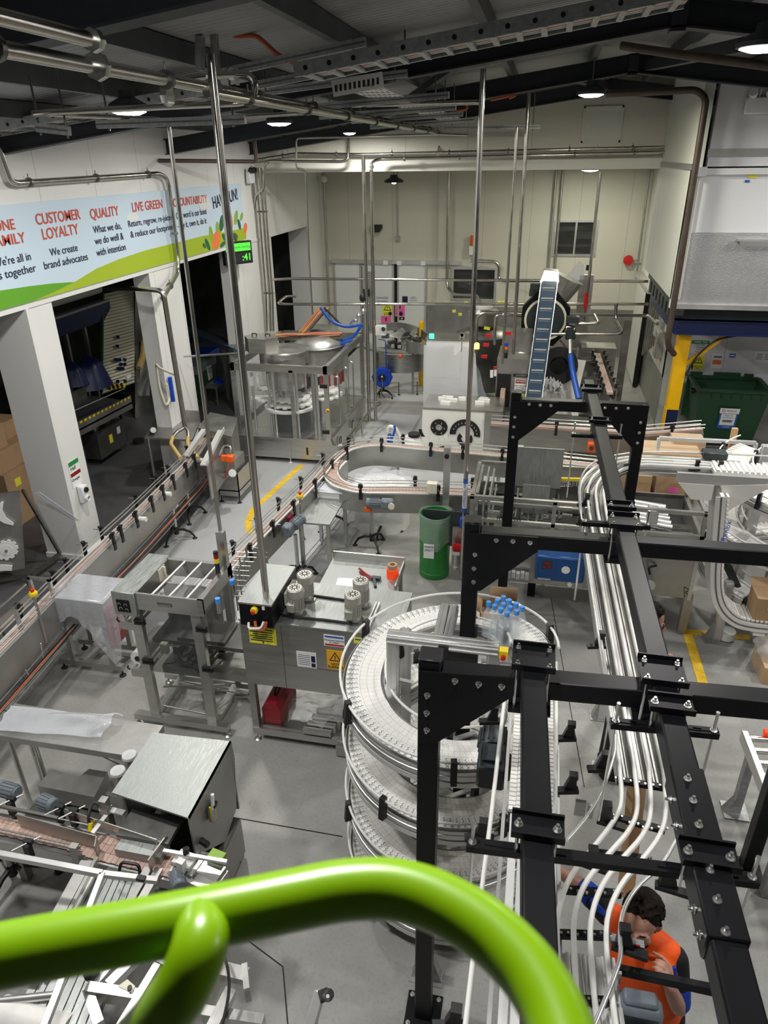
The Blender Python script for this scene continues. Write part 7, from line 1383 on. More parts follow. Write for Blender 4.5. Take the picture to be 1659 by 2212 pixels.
def fr(f,e=0): return [(gx0-o*f-e,gy0-.16*f-e,z0+(z1-z0)*f),(gx1+o*f+e,gy0-.16*f-e,z0+(z1-z0)*f),(gx1+o*f+e,gy1+.06*f+e,z0+(z1-z0)*f),(gx0-o*f-e,gy1+.06*f+e,z0+(z1-z0)*f)]
m=MB(); R_=[[V3(*p) for p in q] for q in (fr(0),fr(.25),fr(1))]; I_=[[V3(p[0]*.97+.03*3.43,p[1]*.97+.03*13.3,p[2]) for p in q] for q in (fr(1),fr(.1))]
m._rings(R_+I_); gb.part('body',m,'green_bin'); m=MB(); 
for a,b in zip(fr(1),fr(1)[1:]+fr(1)[:1]): m.beam(V3(*a),V3(*b),.07,.06,.01)
gb.part('rim',m,'green_bin'); gb.part('lid_hinge',MB().bx(gx0-.1,gx0+.1,gy1+.05,gy1+.12,z1,z1+.08).bx(gx0+.3,gx0+.75,gy1+.05,gy1+.12,z1,z1+.09).bx(gx1-.15,gx1+.0,gy1+.05,gy1+.12,z1,z1+.08),'green_bin'); gb.part('open_lid',MB().bx(gx0-.13,gx1+.1,gy1+.12,gy1+.16,.35,1.1),'green_bin')
m=MB(); [m.bx(gx0+.12+.16*k,gx0+.125+.16*k,gy0-.17,gy0-.10,z1-.14,z1-.03) for k in range(6)]; gb.part('rib',m,'green_bin'); gb.part('trunnion',MB().cyl((gx0-.16,gy0+.2,z1-.12),(gx0-.05,gy0+.2,z1-.12),.05,16),'black_plastic')
for x in (gx0+.12,gx1-.12): 
    for y in (gy0+.1,gy1-.1): gb.part('castor',MB().cyl((x-.025,y,.075),(x+.025,y,.075),.075,18),'rubber')
lx_,ly,lz=3.42,gy0-.105,.60; FB=((1,0,0),(0,-.16,.98)); sign('bin_label','',(lx_,gy0-.115,.62),.30,.40,FB,'sign_blue',[('#',0,.15,.32,.10,'white'),('VEOLIA',.05,.15,'red_dark',.03),('#',.0,-.02,.24,.22,'white'),('Paper &',.04,.06,'sign_blue'),('Cardboard',.04,.02,'sign_blue'),('#',0,-.05,.16,.05,'motor_grey'),('1.2 10 20',.03,-.165,'white')],parent=(gb,gb.o))
gb.part('logo_mark',MB().lathe([(.018,0),(.026,0),(.026,.006),(.018,.006),(.018,0)],(lx_-.10,gy0-.118+.0-.024,.77),16,(0,-1,-.16)),'red_dark')
# switchboards, buttons on the right far wall
wb_=T('switch_box','grey electrical switch boxes on the right wall below the platform','switch box',(XR,14.3,1.2)); wb_.part('box',MB().bx(XR-.14,XR-.0,14.35,14.65,1.25,1.75,bev=.01),'motor_silver'); wb_.part('box',MB().bx(XR-.12,XR,14.9,15.1,1.55,1.85,bev=.01),'white_panel'); wb_.part('conduit',MB().tube(rnd([(XR-.05,15.0,1.85),(XR-.05,15.0,2.2),(XR-.05,14.4,2.3),(XR-.05,14.4,1.75)],.05),.02,8),'alu')
m=MB(); [m.tube(rnd([(XR-.06,15.2+.25*k,2.25),(XR-.06,15.2+.25*k,1.3-.1*k)],.05),.025,8) for k in range(6)]; wb_.part('drop_pipe',m,'pipe_steel'); wb_.part('hand_sign',MB().bx(XR-.006,XR,15.3,15.5,1.45,1.65),'paper')
ps=T('panel_leaf','cream insulated sliding panel parked against the right far wall','panel',(XR-.15,17.4,0)); ps.part('panel',MB().bx(XR-.14,XR-.06,16.7,18.4,.03,2.15),'panel_y'); ps.part('edge_seal',MB().bx(XR-.15,XR-.05,16.63,16.70,.03,2.15),'dark_gap'); ps.part('panel_track',MB().bx(XR-.18,XR-.02,16.2,19,2.15,2.23),'alu')
# ================================================================ RIGHT: lowerator, second spiral, boxes, rollers
lw=T('lowering_conveyor','white side-grip lowering conveyor curving down to floor level at the right edge','conveyor',(1.9,6.7,0))
YW=6.62; lp_=smooth([GY(1552,1060,YW),GY(1545,1150,YW),GY(1538,1240,YW),GY(1545,1290,YW),GY(1570,1322,YW),GY(1605,1337,YW),GY(1700,1345,YW)],3)
lw.part('belt',MB().sweep(lp_,[(-.12,-.02),(-.12,.0),(.12,.0),(.12,-.02)]) if False else MB()._rings([[p+V3(-.045*0,-.13,0)+n_*.0,p+V3(0,.13,0),p+V3(0,.13,0)+n_*.03,p+V3(0,-.13,0)+n_*.03] for p,n_ in [(p,V3(-(lp_[min(i+1,len(lp_)-1)]-lp_[max(i-1,0)]).z,0,(lp_[min(i+1,len(lp_)-1)]-lp_[max(i-1,0)]).x).normalized()) for i,p in enumerate(lp_)]]),'belt_white')
def ribbon(o,w0,w1,th): 
    R_=[]
    for i,p in enumerate(lp_):
        t=(lp_[min(i+1,len(lp_)-1)]-lp_[max(i-1,0)]).normalized(); n_=V3(t.z,0,-t.x); R_.append([p+n_*w0+V3(0,o,0),p+n_*w1+V3(0,o,0),p+n_*w1+V3(0,o-th,0),p+n_*w0+V3(0,o-th,0)])
    return MB()._rings(R_)
lw.part('side_frame',ribbon(-.135,-.04,.05,.012),'alu_bright'); lw.part('side_frame',ribbon(.145,-.04,.05,.012),'alu'); lw.part('slot',ribbon(-.148,-.005,.01,.003),'steel_dark'); m=MB(); L=plen(lp_)
for k in range(46): p,tg=at(lp_,L*(k+.5)/46); n_=V3(tg.z,0,-tg.x); m.prism([p-n_*.055+V3(0,-.13,0)-tg*.014,p-n_*.055+V3(0,.13,0)-tg*.014,p-n_*.055+V3(0,.13,0)+tg*.014,p-n_*.055+V3(0,-.13,0)+tg*.014],-n_*.02)
lw.part('cleat',m,'belt_white'); lw.text('Ramlox',.07,GY(1569,1148,YW-.156),((.05,0,1),(-1,0,.05)),'blue')
lw.part('top_frame',MB().bx(1.42,2.25,6.58,6.62,2.0,2.10).bx(1.42,2.25,6.86,6.90,2.0,2.10),'alu'); lw.part('top_belt',MB().bx(1.75,2.6,6.62,6.86,2.08,2.12),'belt_white'); lw.part('gusset',MB().prism([(1.82,6.575,2.0),(2.28,6.575,2.05),(1.90,6.575,1.72)],(0,.012,0)).prism([(1.44,6.575,2.0),(1.76,6.575,2.0),(1.76,6.575,1.84),(1.58,6.575,1.84)],(0,.012,0)),'plate_white')
m=MB(); [m.box((1.78+.05*k,6.74,2.13),(.03,.24,.02)) for k in range(16)]; lw.part('belt_slat',m,'white_plastic'); lw.part('drive_box',MB().box((1.80,6.95,2.17),(.22,.14,.07),bev=.01),'motor_dark'); 
for px in ((1512,1010),(1562,1012)): q=G(*px,2.1); rbr(q.x,q.y,q.z-.02,1,.9,None,lw)
q=G(1546,1382); p_=lw.part('post',prof(MB(),(q.x,q.y,.01),(q.x,q.y,.75),.08),'alu'); lw.part('foot_plate',MB().bx(q.x-.13,q.x+.13,q.y-.10,q.y+.10,0,.012).prism([(q.x-.12,q.y-.03,.01),(q.x-.05,q.y-.03,.01),(q.x-.05,q.y-.03,.22)],(0,.06,0)),'galv',p_); lw.part('bearing_block',MB().box(GY(1638,1358,YW-.05),(.11,.12,.10)),'white_plastic')
spiral('spiral_conveyor','second white spiral conveyor, half outside the picture at the right edge',(2.85,7.55),.52,.80,1.85,.55,2.3,2.2,1,10,None)
sp2=[o for o in COL.objects if o.name.startswith('spiral_conveyor')][-1]; S2=T.__new__(T); S2.o=sp2; S2.loc=sp2.location.copy()
for x,y in ((2.42,7.35),(2.62,7.05),(2.55,7.9)): S2.part('frame_post',prof(MB(),(x,y,0),(x,y,1.95),.08),'alu')
S2.part('frame_beam',MB().beam((2.2,7.3,.85),(2.5,6.95,.35),.06,.06),'motor_dark')
q=GY(1640,1290,6.45); bxr=T('cardboard_box','brown cardboard box with a white label riding on the lowering conveyor','box',(q.x,6.62,q.z)); bz=.585; bxr.part('carton',MB().bx(2.36,2.72,6.50,6.76,bz,bz+.27),'card'); bxr.part('label',MB().bx(2.47,2.60,6.496,6.50,bz+.15,bz+.24),'paper'); bxr.part('flap',MB().prism([(2.36,6.76,bz+.27),(2.72,6.76,bz+.27),(2.72,6.83,bz+.33),(2.36,6.83,bz+.33)],(0,.004,0)),'card')
q=G(1570,1300,.62); single('belt_reel',MB().lathe([(0,0),(.09,0),(.09,.09),(0,.09)],(2.32,7.0,.02),22),'white_plastic','small white roll of belt behind the lowering conveyor','roll')
q=G(1650,1478); bb=T('cardboard_box','brown box with a clear plastic bag bulging out of it at the right edge','box',(q.x+.1,q.y,0)); bb.part('carton',MB().bx(q.x-.03,q.x+.5,q.y,q.y+.4,0,.2),'card_pale'); bb.part('plastic_bag',MB().grid(lambda u,v:(lambda a,b:V3(q.x+.18+(.26+.03*math.sin(7*a+5*b))*math.sin(b)*math.cos(a),q.y+.25+(.22+.03*math.sin(5*a-3*b))*math.sin(b)*math.sin(a),.28+(.2+.02*math.sin(9*a))*math.cos(b)))(2*PI*u,PI*v),40,20),'film')
rc=T('roller_conveyor','galvanised roller conveyor frame at the right edge, in front of the yellow floor lines','conveyor',(1.9,4.5,0)); a,b=G(1606,1588,.66),G(1700,1830,.66); b=a+(b-a)*1.0
rc.part('side_rail',MB().beam(a,b,.05,.10,.004),'alu'); rc.part('side_rail',MB().beam(a+V3(.55,.05,0),b+V3(.55,.05,0),.05,.10,.004),'alu'); m=MB()
for k in range(8): c=a+(b-a)*((k+.4)/8); m.cyl(c+V3(.02,0,.02),c+V3(.54,.05,.02),.027,14)
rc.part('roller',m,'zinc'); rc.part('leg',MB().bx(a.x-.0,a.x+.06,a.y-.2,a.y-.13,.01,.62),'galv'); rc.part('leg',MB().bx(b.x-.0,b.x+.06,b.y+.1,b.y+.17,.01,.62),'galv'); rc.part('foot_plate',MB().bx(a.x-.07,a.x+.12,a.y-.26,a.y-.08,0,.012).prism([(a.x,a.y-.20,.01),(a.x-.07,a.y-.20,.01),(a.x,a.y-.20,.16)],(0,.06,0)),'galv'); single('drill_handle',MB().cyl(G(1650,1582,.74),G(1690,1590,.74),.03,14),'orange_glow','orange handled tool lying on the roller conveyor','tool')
# pallet boxes and alu frame behind
af=T('guard_frame','open white aluminium guard frame in front of the green wheelie bin','frame',(2.3,9.6,0)); p=[GY(1419,1005,9.6),GY(1424,946,9.6),GY(1633,957,9.6),GY(1634,1005,9.6)]
for a,b in ((V3(p[1].x,9.6,0),p[1]),(p[1],p[2]),(V3(p[2].x,9.6,0),p[2])): af.part('bar',MB().beam(a,b,.05,.05,.004),'alu_bright')
for i,(px,y,w,h,d,mt,l) in enumerate((((1487,975),9.9,.42,.28,.35,'card_pale','pale cardboard box standing behind the guard frame on the pallet stack'),((1450,1000),9.5,.75,.25,.5,'card_pale','wide pale cardboard box under the guide rails, left of the standing box'),((1440,1000),9.9,.3,.3,.3,'card','brown cardboard box half hidden behind the black portal'))):
    q=GY(px[0],px[1],y); t=T('cardboard_box',l,'box',(q.x,y,0),'boxes behind the guard frame'); z=q.z; t.part('carton',MB().bx(q.x-w/2,q.x+w/2,y,y+d,z-h/2,z+h/2),mt); t.part('stack',MB().bx(q.x-w/2,q.x+w/2,y,y+d,0,z-h/2-.005),mt)
ts=T('timber_post','pale timber post standing beside the wheelie bin','post',GY(1587,965,9.7)); q=GY(1588,925,9.7); ts.part('post',MB().bx(q.x-.035,q.x+.035,9.66,9.73,0,q.z),'timber')
for i,(x,y,l) in enumerate(((1.35,8.6,'stacked brown cartons with pink tape seen through the case packer, left of the other stack'),(1.85,8.65,'stacked brown cartons with pink tape seen through the right end of the case packer'))):
    t=T('carton_stack',l,'box',(x,y,0),'cartons behind the case packer'); t.part('carton',MB().bx(x-.22,x+.22,y,y+.4,0,1.2),'card'); t.part('tape',MB().bx(x-.06,x+.06,y-.002,y,.98,1.05),'sign_pink'); t.part('seam',MB().bx(x-.22,x+.22,y-.002,y,.80,.805).bx(x-.22,x+.22,y-.002,y,.4,.405),'rust_pipe')
cvx=T('curved_conveyor','dark bottle conveyor bend with steel panels behind the guard frame','conveyor',(2.9,10.9,0)); cvx.part('side_panel',MB().sweep(arc((2.9,10.6),.55,PI*.15,PI*.95,.62,20),[(-.01,-.3),(.01,-.3),(.01,.1),(-.01,.1)]),'steel'); cvx.part('belt',MB().sweep(arc((2.9,10.6),.48,PI*.15,PI*.95,.68,20),[(-.05,-.01),(.05,-.01),(.05,.01),(-.05,.01)]),'rubber'); 
for a in (.25,.5,.75): railclamp(cvx,V3(2.9+.55*math.cos(PI*a),10.6+.55*math.sin(PI*a),.7),V3(-math.sin(PI*a),math.cos(PI*a),0),1,.12)
# ================================================================ ROOF AND WALL SERVICES
def pipe(name,label,P,r,mt='pipe_steel',rr=.10,group=None,cat='pipe',clips=0,n=12):
    P=[Vector(p) for p in P]; t=T(name,label,cat,P[0],group); Q=rnd(P,rr,5); t.part('tube',MB().tube(Q,r,n),mt)
    if clips:
        L=plen(Q)
        for k in range(clips): p,tg=at(Q,L*(k+.5)/clips); t.part('pipe_clip',MB().cyl(p-tg*.015,p+tg*.015,r*1.5,12).cyl(p,p+V3(0,0,.09),.006,6),'steel_dark')
    return t
yx=lambda x,y,Y: GY(x,y,Y)
# big twin product pipes along the hall
ga='stainless product pipes under the roof'
X1_=-2.15; a=V3(X1_,15.0,5.235); t=pipe('product_pipe','thick stainless pipe along the hall under the roof, left one of the pair',[V3(X1_-.01,2.2,5.20),V3(X1_,15.0,5.235)],.034,group=ga,clips=9)
t=pipe('product_pipe','thick stainless pipe along the hall under the roof, right one of the pair',[V3(X1_+.11,4.6,5.16),V3(X1_+.10,14.9,5.18),V3(X1_+.10,14.9,4.95),V3(X1_+.10,14.7,4.84)],.030,group=ga,clips=8)
t=pipe('product_pipe','short thick stainless pipe ending in a union nut at upper left',[V3(-1.92,2.0,5.255),V3(-1.90,3.25,5.25)],.030,group=ga)
def union(t,p,ax,r=.05): t.part('union_nut',MB().lathe([(0,-.02),(r,-.02),(r*1.05,0),(r,.02),(0,.02)],p,8,ax),'zinc')
q=GY(165,132,3.6); union(t,V3(X1_,3.62,5.205),(0,1,0),.062); union(t,V3(-1.90,3.2,5.25),(0,1,0),.045); q=V3(X1_,4.95,5.21); union(t,q,(0,1,0),.06); union(t,V3(X1_-.10,4.5,5.14),(1,0,0),.055)
sp=pipe('steam_pipe','thin stainless pipe with a U bend hanging below the twin product pipes',[yx(395,172,5.3),yx(440,165,5.4),yx(535,158,5.5),yx(553,175,5.5),yx(550,213,5.5),yx(525,223,5.5),yx(100,243,5.0),yx(75,246,5.0)],.020,rr=.08,group=ga); union(sp,yx(455,163,5.4),(1,0,0),.035); union(sp,yx(500,160,5.5),(1,0,0),.035); sp.part('valve_handle',MB().box(yx(512,166,5.5),(.02,.02,.10)),'white')
pipe('steam_pipe','thin stainless pipe below the first rafter beside the nearest lamp',[yx(70,244,5.3),yx(345,258,6.3)],.018,group=ga)
pipe('steam_pipe','thin stainless branch pipe joining the tall air pipe below the ridge',[yx(760,228,9.0),yx(1035,221,7.62),yx(1044,228,7.62)],.022,group=ga,rr=.06); pipe('steam_pipe','pair pipe running along the rafter towards the header, below the twin pipes',[yx(210,270,6.6),yx(700,242,9.5)],.022,group=ga)
# tall vertical poles
gp='tall vertical poles and pipes'
pipe('vertical_pole','thick tall stainless pole landing on the shrink tunnel control box',[V3(-1.985,4.58,1.42),V3(-1.985,4.58,5.35)],.027,group=gp)
pipe('vertical_pole','slim tall pole rising from the mast of the sleeve wrapper',[V3(-2.585,5.11,1.80),V3(-2.575,5.11,5.0)],.016,group=gp)
pipe('vertical_pole','thin tall steel pole left of the bucket elevator, ending behind the capping machine',[yx(1117,275,12),yx(1085,785,12)],.022,group=gp); pipe('vertical_pole','taller thin steel pole left of the bucket elevator, reaching the rafter',[yx(1143,200,12.6),yx(1108,765,12.6)],.03,group=gp)
pipe('vertical_pole','slim pole with a red label coming down right of the bucket elevator',[yx(1297,372,14.2),yx(1262,700,14.2)],.028,group=gp).part('red_label',MB().cyl(yx(1268,632,14.19),yx(1264,668,14.19),.036,10),'red')
pipe('vertical_pole','stainless drop pipe on the far wall left of the lower window',[yx(970,358,19.2),yx(965,620,19.2),yx(980,637,18.9),yx(1030,638,18.0),yx(1040,660,17)],.04,group=gp,rr=.2)
for x,l in ((1203,'left one of two conduits on the far wall by the upper window'),(1217,'right one of two conduits on the far wall by the upper window')): pipe('wall_conduit',l,[yx(x,358,19.3),yx(x-20,600,19.3)],.03,'steel_dull',group='conduits on the far wall')
pipe('wall_conduit','thin conduit dropping from the black pendant lamp to the grey socket box',[yx(857,352,19.35),yx(859,512,19.35)],.02,'steel_dull',group='conduits on the far wall').part('socket_box',MB().box(yx(859,515,19.34),(.12,.06,.12)),'steel_dull')
pipe('wall_conduit','corner conduit down the right end of the far wall',[yx(1405,358,19.2),yx(1374,602,19.2)],.025,'steel_dull',group='conduits on the far wall'); pipe('wall_conduit','corner conduit down the left end of the far wall',[yx(698,358,19.1),yx(712,700,19.1)],.03,'steel_dull',group='conduits on the far wall')
pipe('wall_pipe','bent stainless pipe beside the lower far window',[yx(1017,563,19.2),yx(1070,565,19.2),yx(1079,575,19.2),yx(1077,603,19.2),yx(1090,607,19.1),yx(1180,606,18)],.04,rr=.1,group='pipes in the far room')
# horizontal rails across the far room
gh='horizontal pipes across the far room'
pipe('cross_pipe','upper stainless pipe crossing the whole far room in front of the doors',[yx(588,604,14.5),yx(630,602,14.5),yx(1400,608,14.6)],.026,group=gh,rr=.05); pipe('cross_pipe','second stainless pipe crossing the far room, at the height of the door signs',[yx(640,640,14.3),yx(618,640,14.3),yx(600,655,14.0),yx(618,657,14.0),yx(1400,657,14.6)],.026,group=gh,rr=.05)
pipe('cross_pipe','stainless pipe loop in front of the smoky tank',[yx(1028,760,13.6),yx(1030,685,13.6),yx(1045,675,13.6),yx(1085,676,13.6),yx(1140,679,13.6)],.03,group=gh,rr=.1); pipe('cross_pipe','short stainless pipe loop right of the smoky tank',[yx(1068,745,13.4),yx(1070,683,13.4),yx(1085,679,13.4),yx(1145,683,13.6)],.028,group=gh,rr=.1)
pipe('cross_pipe','stainless pipe running right from the cap sorter to the far right wall',[yx(1210,679,13.6),yx(1400,682,14.4),yx(1420,700,13.4)],.03,group=gh,rr=.1); pipe('cross_pipe','lowest stainless pipe right of the bucket elevator with an upturned end',[yx(1185,722,13.0),yx(1345,721,13.0),yx(1330,690,13.6),yx(1331,655,13.6)],.03,group=gh,rr=.1); pipe('cross_pipe','short stainless branch pipe beside the valve motor',[yx(1250,700,13.2),yx(1293,698,13.2),yx(1284,680,13.6)],.028,group=gh,rr=.06)
pipe('cross_pipe','thin steel pipe gate frame between the second column and the filling machine',[V3(-5.6,10.6,1.92),yx(518,763,10.6),yx(525,770,10.6),yx(538,1000,10.6)],.016,group=gh,rr=.05)
# header wall pipes
gw='pipes along the header wall'
pipe('header_pipe','upper long stainless pipe along the cream header wall',[yx(555,346,14.65),yx(640,332,14.65),yx(780,334,14.65),yx(1436,318,14.65)],.028,group=gw,clips=7); pipe('header_pipe','lower long stainless pipe along the cream header wall, bending down at the twin pipes',[V3(-3.03,13.4,4.55),yx(803,352,14.2),yx(815,344,14.4),yx(1436,329,14.6)],.028,group=gw,rr=.1,clips=6)
pipe('header_pipe','thin stainless frame pipe under the left end of the header',[yx(1010,292,14.4),yx(950,290,14.4),yx(640,299,14.4),yx(640,363,14.4),yx(660,367,14.6),yx(668,560,15.4),yx(676,690,15.4)],.02,group=gw,rr=.06); pipe('header_pipe','short drop pipe from the small lamp to the left end of the header',[yx(752,300,14.5),yx(752,345,14.4),yx(740,349,14.4),yx(580,348,14.4),yx(572,356,14.4),yx(570,408,14.4),yx(553,420,14.5),yx(548,455,14.6)],.026,group=gw,rr=.08)
for i,(xa,xb,l) in enumerate(((552,582,'leftmost'),(560,590,'second from the left'),(567,596,'third from the left'))): pipe('corner_pipe','stainless pipe in the bundle at the third column corner, '+l,[yx(xa,362,14.55),yx(xb-8,640,14.55),yx(xb-6,715,14.55)],.026,group='pipe bundle at the third column',clips=2)
pipe('wall_pipe','dark pipe stub sticking out of the left wall above the banner',[GX(342,347,XL+.02),yx(548,349,11.6)],.028,'rust_pipe',group='pipes on the left wall'); pipe('wall_pipe','dark conduit going up from the wall pipe stub to the rafter',[yx(553,352,11.6),yx(553,338,11.6),yx(546,280,11.6)],.03,'rust_pipe',group='pipes on the left wall')
XW=XL+.10; pipe('wall_pipe','stainless pipe along the left wall above the banner, dropping down beside the second column',[GX(-8,310,XW),GX(3,335,XW),GX(22,391,XW),GX(36,396,XW),GX(345,375,XW),GX(362,386,XW),GX(385,560,XW),GX(383,590,XW),V3(-5.20,9.46,3.05)],.034,rr=.12,group='pipes on the left wall',clips=5)
dpt=pipe('drop_pipe','stainless pipe dropping in front of the second column to a forked end over the conveyor',[GX(225,622,-6.6),V3(-5.5,9.44,3.18),V3(-5.16,9.44,3.16),V3(-5.16,9.44,2.95),V3(-5.13,9.44,1.12)],.036,rr=.14,group='pipes on the left wall')
for s,px in ((-1,(390,990)),(1,(428,990))):
    e=G(px[0],px[1],.98); m0=V3(-5.13,9.44,1.14); mid=V3(m0.x+s*.09,m0.y-.10,1.10); dpt.part('fork',MB().tube(rnd([m0,mid,mid+V3(s*.03,-.08,-.05)],.04),.026,10),'zinc'); dpt.part('yellow_hose',MB().tube(rnd([mid+V3(s*.03,-.08,-.04),mid+V3(s*.05,-.16,-.14),e],.08),.030,10),'yellow_hose')
dpt.part('side_hose',MB().tube(rnd([V3(-5.15,9.44,1.95),V3(-5.5,9.6,2.0),V3(-5.72,9.9,1.98),V3(-5.75,9.95,1.55),V3(-5.72,10.0,1.25),V3(-5.70,10.15,1.35),V3(-5.70,10.1,1.6)],.1),.02,8),'ivory'); dpt.part('blue_nozzle',MB().cyl((-5.66,10.15,1.7),(-5.66,10.15,1.3),.035,10),'blue')
# right side dark pipe
pipe('dark_pipe','dark brown pipe running down the corner of the container to the blue platform',[GY(1310,203,11.8),GY(1505,194,11.55),GY(1526,212,11.5),GY(1455,660,11.5),GY(1441,745,11.5),GY(1456,765,11.7)],.045,'rust_pipe',rr=.15); pipe('dark_pipe','dark pipe running below the ridge to the right edge of the picture',[GY(1343,99,9.0),GY(1470,118,8.6),GY(1690,146,8.0)],.04,'rust_pipe')
# cable trays
def tray(label,a,b,w,rungs,load=True):
    a,b=Vector(a),Vector(b); t=T('cable_tray',label,'cable tray',a,'galvanised cable trays under the roof'); d=(b-a).normalized(); s=d.cross(V3(0,0,1)).normalized(); L=(b-a).length
    for k in (-1,1): t.part('side_rail',MB().beam(a+s*k*w/2,b+s*k*w/2,.008,.085).beam(a+s*k*(w/2-.012)+V3(0,0,-.04),b+s*k*(w/2-.012)+V3(0,0,-.04),.028,.006),'galv')
    n=int(L/.16); m=MB()
    for k in range(n): c=a+d*((k+.5)*L/n)+s*w/2; m.cyl(c+s*.003,c+s*.006,.016,10)
    t.part('side_hole',m,'dark_gap'); m=MB(); n=rungs
    for k in range(n): c=a+d*((k+.5)*L/n)+V3(0,0,-.035); m.beam(c-s*w/2,c+s*w/2,.04,.02)
    t.part('rung',m,'galv')
    if load:
        random.seed(int(L*100))
        for k in range(9): o=s*(w*(k-4)/11); t.part('cable',MB().beam(a+o+V3(0,0,-.015),b+o+V3(0,0,-.015),.026,.014),('white_plastic','motor_silver','white_plastic','cable_orange','white_plastic','alu','white_plastic','card','white_plastic')[k])
    return t
YT=5.6; tray('long perforated cable tray climbing towards the ridge under the roof, carrying white cables',GY(655,158,YT),GY(1490,-12,YT),.42,16); tray('perforated cable tray at upper left, sloping up behind the twin pipes',GY(-30,284,7.1),GY(470,196,7.1),.42,9)
gs='galvanised strut channels hung under the roof'
for i,(x0,y0,x1,y1,Y,l) in enumerate(((470,160,790,90,6.2,'galvanised strut hung above the long cable tray'),(545,186,905,118,6.4,'galvanised strut directly below the long cable tray'),(560,200,880,158,7.2,'galvanised strut in front of the white perforated sheet'),(620,236,970,205,8.2,'galvanised strut below the white perforated sheet'),(690,252,985,232,9.4,'galvanised strut, third from the header wall'),(760,262,1000,246,10.8,'galvanised strut, second from the header wall'),(800,275,1025,258,12.4,'galvanised strut nearest the header wall'),(210,269,530,258,6.0,'straight galvanised strut hanging right of the nearest lamp'),(960,276,1168,274,13.8,'thin strut carrying the tall poles in front of the header wall'),(80,275,150,283,5.2,'short galvanised strut left of the nearest lamp'))):
    a,b=GY(x0,y0,Y),GY(x1,y1,Y); t=T('strut_channel',l,'strut',a,gs); t.part('channel',MB().beam(a,b,.045,.06),'galv'); t.part('slot',MB().beam(a+V3(0,-.0235,0),b+V3(0,-.0235,0),.002,.012),'steel_dark')
    m=MB(); 
    for f in (.08,.92): c=a+(b-a)*f; m.cyl(c+V3(0,0,-.05),(c.x,c.y,min(zb(c.x)+.21,c.z+1.0)),.008,6)
    t.part('hanger_rod',m,'steel_dark')
pt=T('perforated_tray','white perforated cable tray with crossing struts running towards the header wall','cable tray',(-2,8,5.4),'galvanised cable trays under the roof')
a,b=GY(770,186,7.0),GY(985,262,13.4); m=MB().beam(a,b,.36,.012); pt.part('tray',m,'white_plastic'); m=MB(); d=(b-a)
for k in range(22): 
    c=a+d*(k/22); [m.box(c+V3(.05*j,0,-.007),(.025,.10,.003)) for j in (-3,-2,-1,0,1,2,3)]
pt.part('perforation',m,'steel_dark'); pt.part('end_face',MB().beam(GY(718,192,6.9),GY(828,172,7.0),.02,.12),'white_plastic'); m=MB(); [m.box(GY(726+10*k,191-1.8*k,6.88),(.02,.01,.05)) for k in range(10)]; pt.part('perforation',m,'ink')
for i,(P,l) in enumerate((([(488,62),(505,80),(550,75),(570,90),(600,120),(640,138)],'loose orange cable drooping from the roof beside the nearest strut'),([(1060,216),(1120,203),(1100,212)],'short orange cable lying on the middle rafter'),([(985,240),(1012,236),(1005,222)],'short orange cable hanging by the strut nearest the air pipe'))): single('loose_cable',MB().tube(smooth([GY(x,y,(6.2,11.0,12.0)[i]) for x,y in P],2),.018,7),'cable_orange',l,'cable')
hd=T('roof_duct','grey rectangular steel duct pieces hanging from the roof above the twin pipes','duct',GY(440,120,5.9)); hd.part('post',MB().beam(GY(432,78,5.9),GY(432,152,5.9),.07,.05).beam(GY(462,70,6.0),GY(468,160,6.0),.05,.05),'galv'); 
# wall fittings
ck=T('wall_clock','green led clock box hanging at the edge of the third opening','clock',(-5.5,13.1,3.2)); c=GX(513,546,-5.6); CKX=V3(.55,.80,0).normalized(); ckn=CKX.cross(V3(0,0,1)); 
def ckb(dx,dz,w,h,d0,d1,mt,nm,par=None):
    p=c+CKX*dx+V3(0,0,dz); P=[p+CKX*(sx*w/2)+V3(0,0,sz*h/2)+ckn*d0 for sx,sz in ((-1,-1),(1,-1),(1,1),(-1,1))]; return ck.part(nm,MB().prism(P,ckn*(d1-d0)),mt,par)
cw_=.60; b=ckb(0,0,cw_,.40,-.05,.04,'black_plastic','case'); ckb(0,.10,cw_*.9,.14,.04,.045,'led_screen','top_display',b); ckb(0,-.09,cw_*.9,.16,.04,.045,'ink','time_display',b)
text('12',.16,c+CKX*(-.215)+V3(0,0,-.09)+ckn*.047,(CKX,(0,0,1)),'led_screen',b,ck.loc,bold=.02); text(':41',.17,c+CKX*(.17)+V3(0,0,-.09)+ckn*.047,(CKX,(0,0,1)),'led_screen',b,ck.loc,bold=.02); text('No Schedules Pending!',.06,c+V3(0,0,.10)+ckn*.047,(CKX,(0,0,1)),'ink',b,ck.loc); ck.part('bracket',MB().cyl(c+V3(0,0,.2),c+V3(0,0,.30),.02,8),'steel_dark')
em=T('emergency_light','small twin-head emergency light on the third column','lamp',GX(540,380,XL+.1)); q=GX(541,384,XL+.08); em.part('box',MB().box(q,(.08,.26,.20),bev=.01),'white_panel'); [em.part('spot',MB().cyl(q+V3(.03,s*.08,.14),q+V3(.10,s*.09,.12),.05,12),'black_plastic') for s in (-1,1)]
q=yx(700,387,19.0); cmr=T('dome_camera','small white dome camera on the far left corner','camera',q); cmr.part('dome',MB().sph(q,.08),'white'); cmr.part('arm',MB().box(q+V3(-.06,.1,.04),(.10,.12,.05)),'white')
q=yx(815,491,19.3); cmr=T('wall_camera','black wall camera above the far double doors','camera',q); cmr.part('housing',MB().prism([q+V3(-.14,0,.07),q+V3(.14,0,.07),q+V3(.14,0,-.02),q+V3(.07,0,-.11),q+V3(-.07,0,-.11),q+V3(-.14,0,-.02)],(0,-.12,0)),'black_plastic')
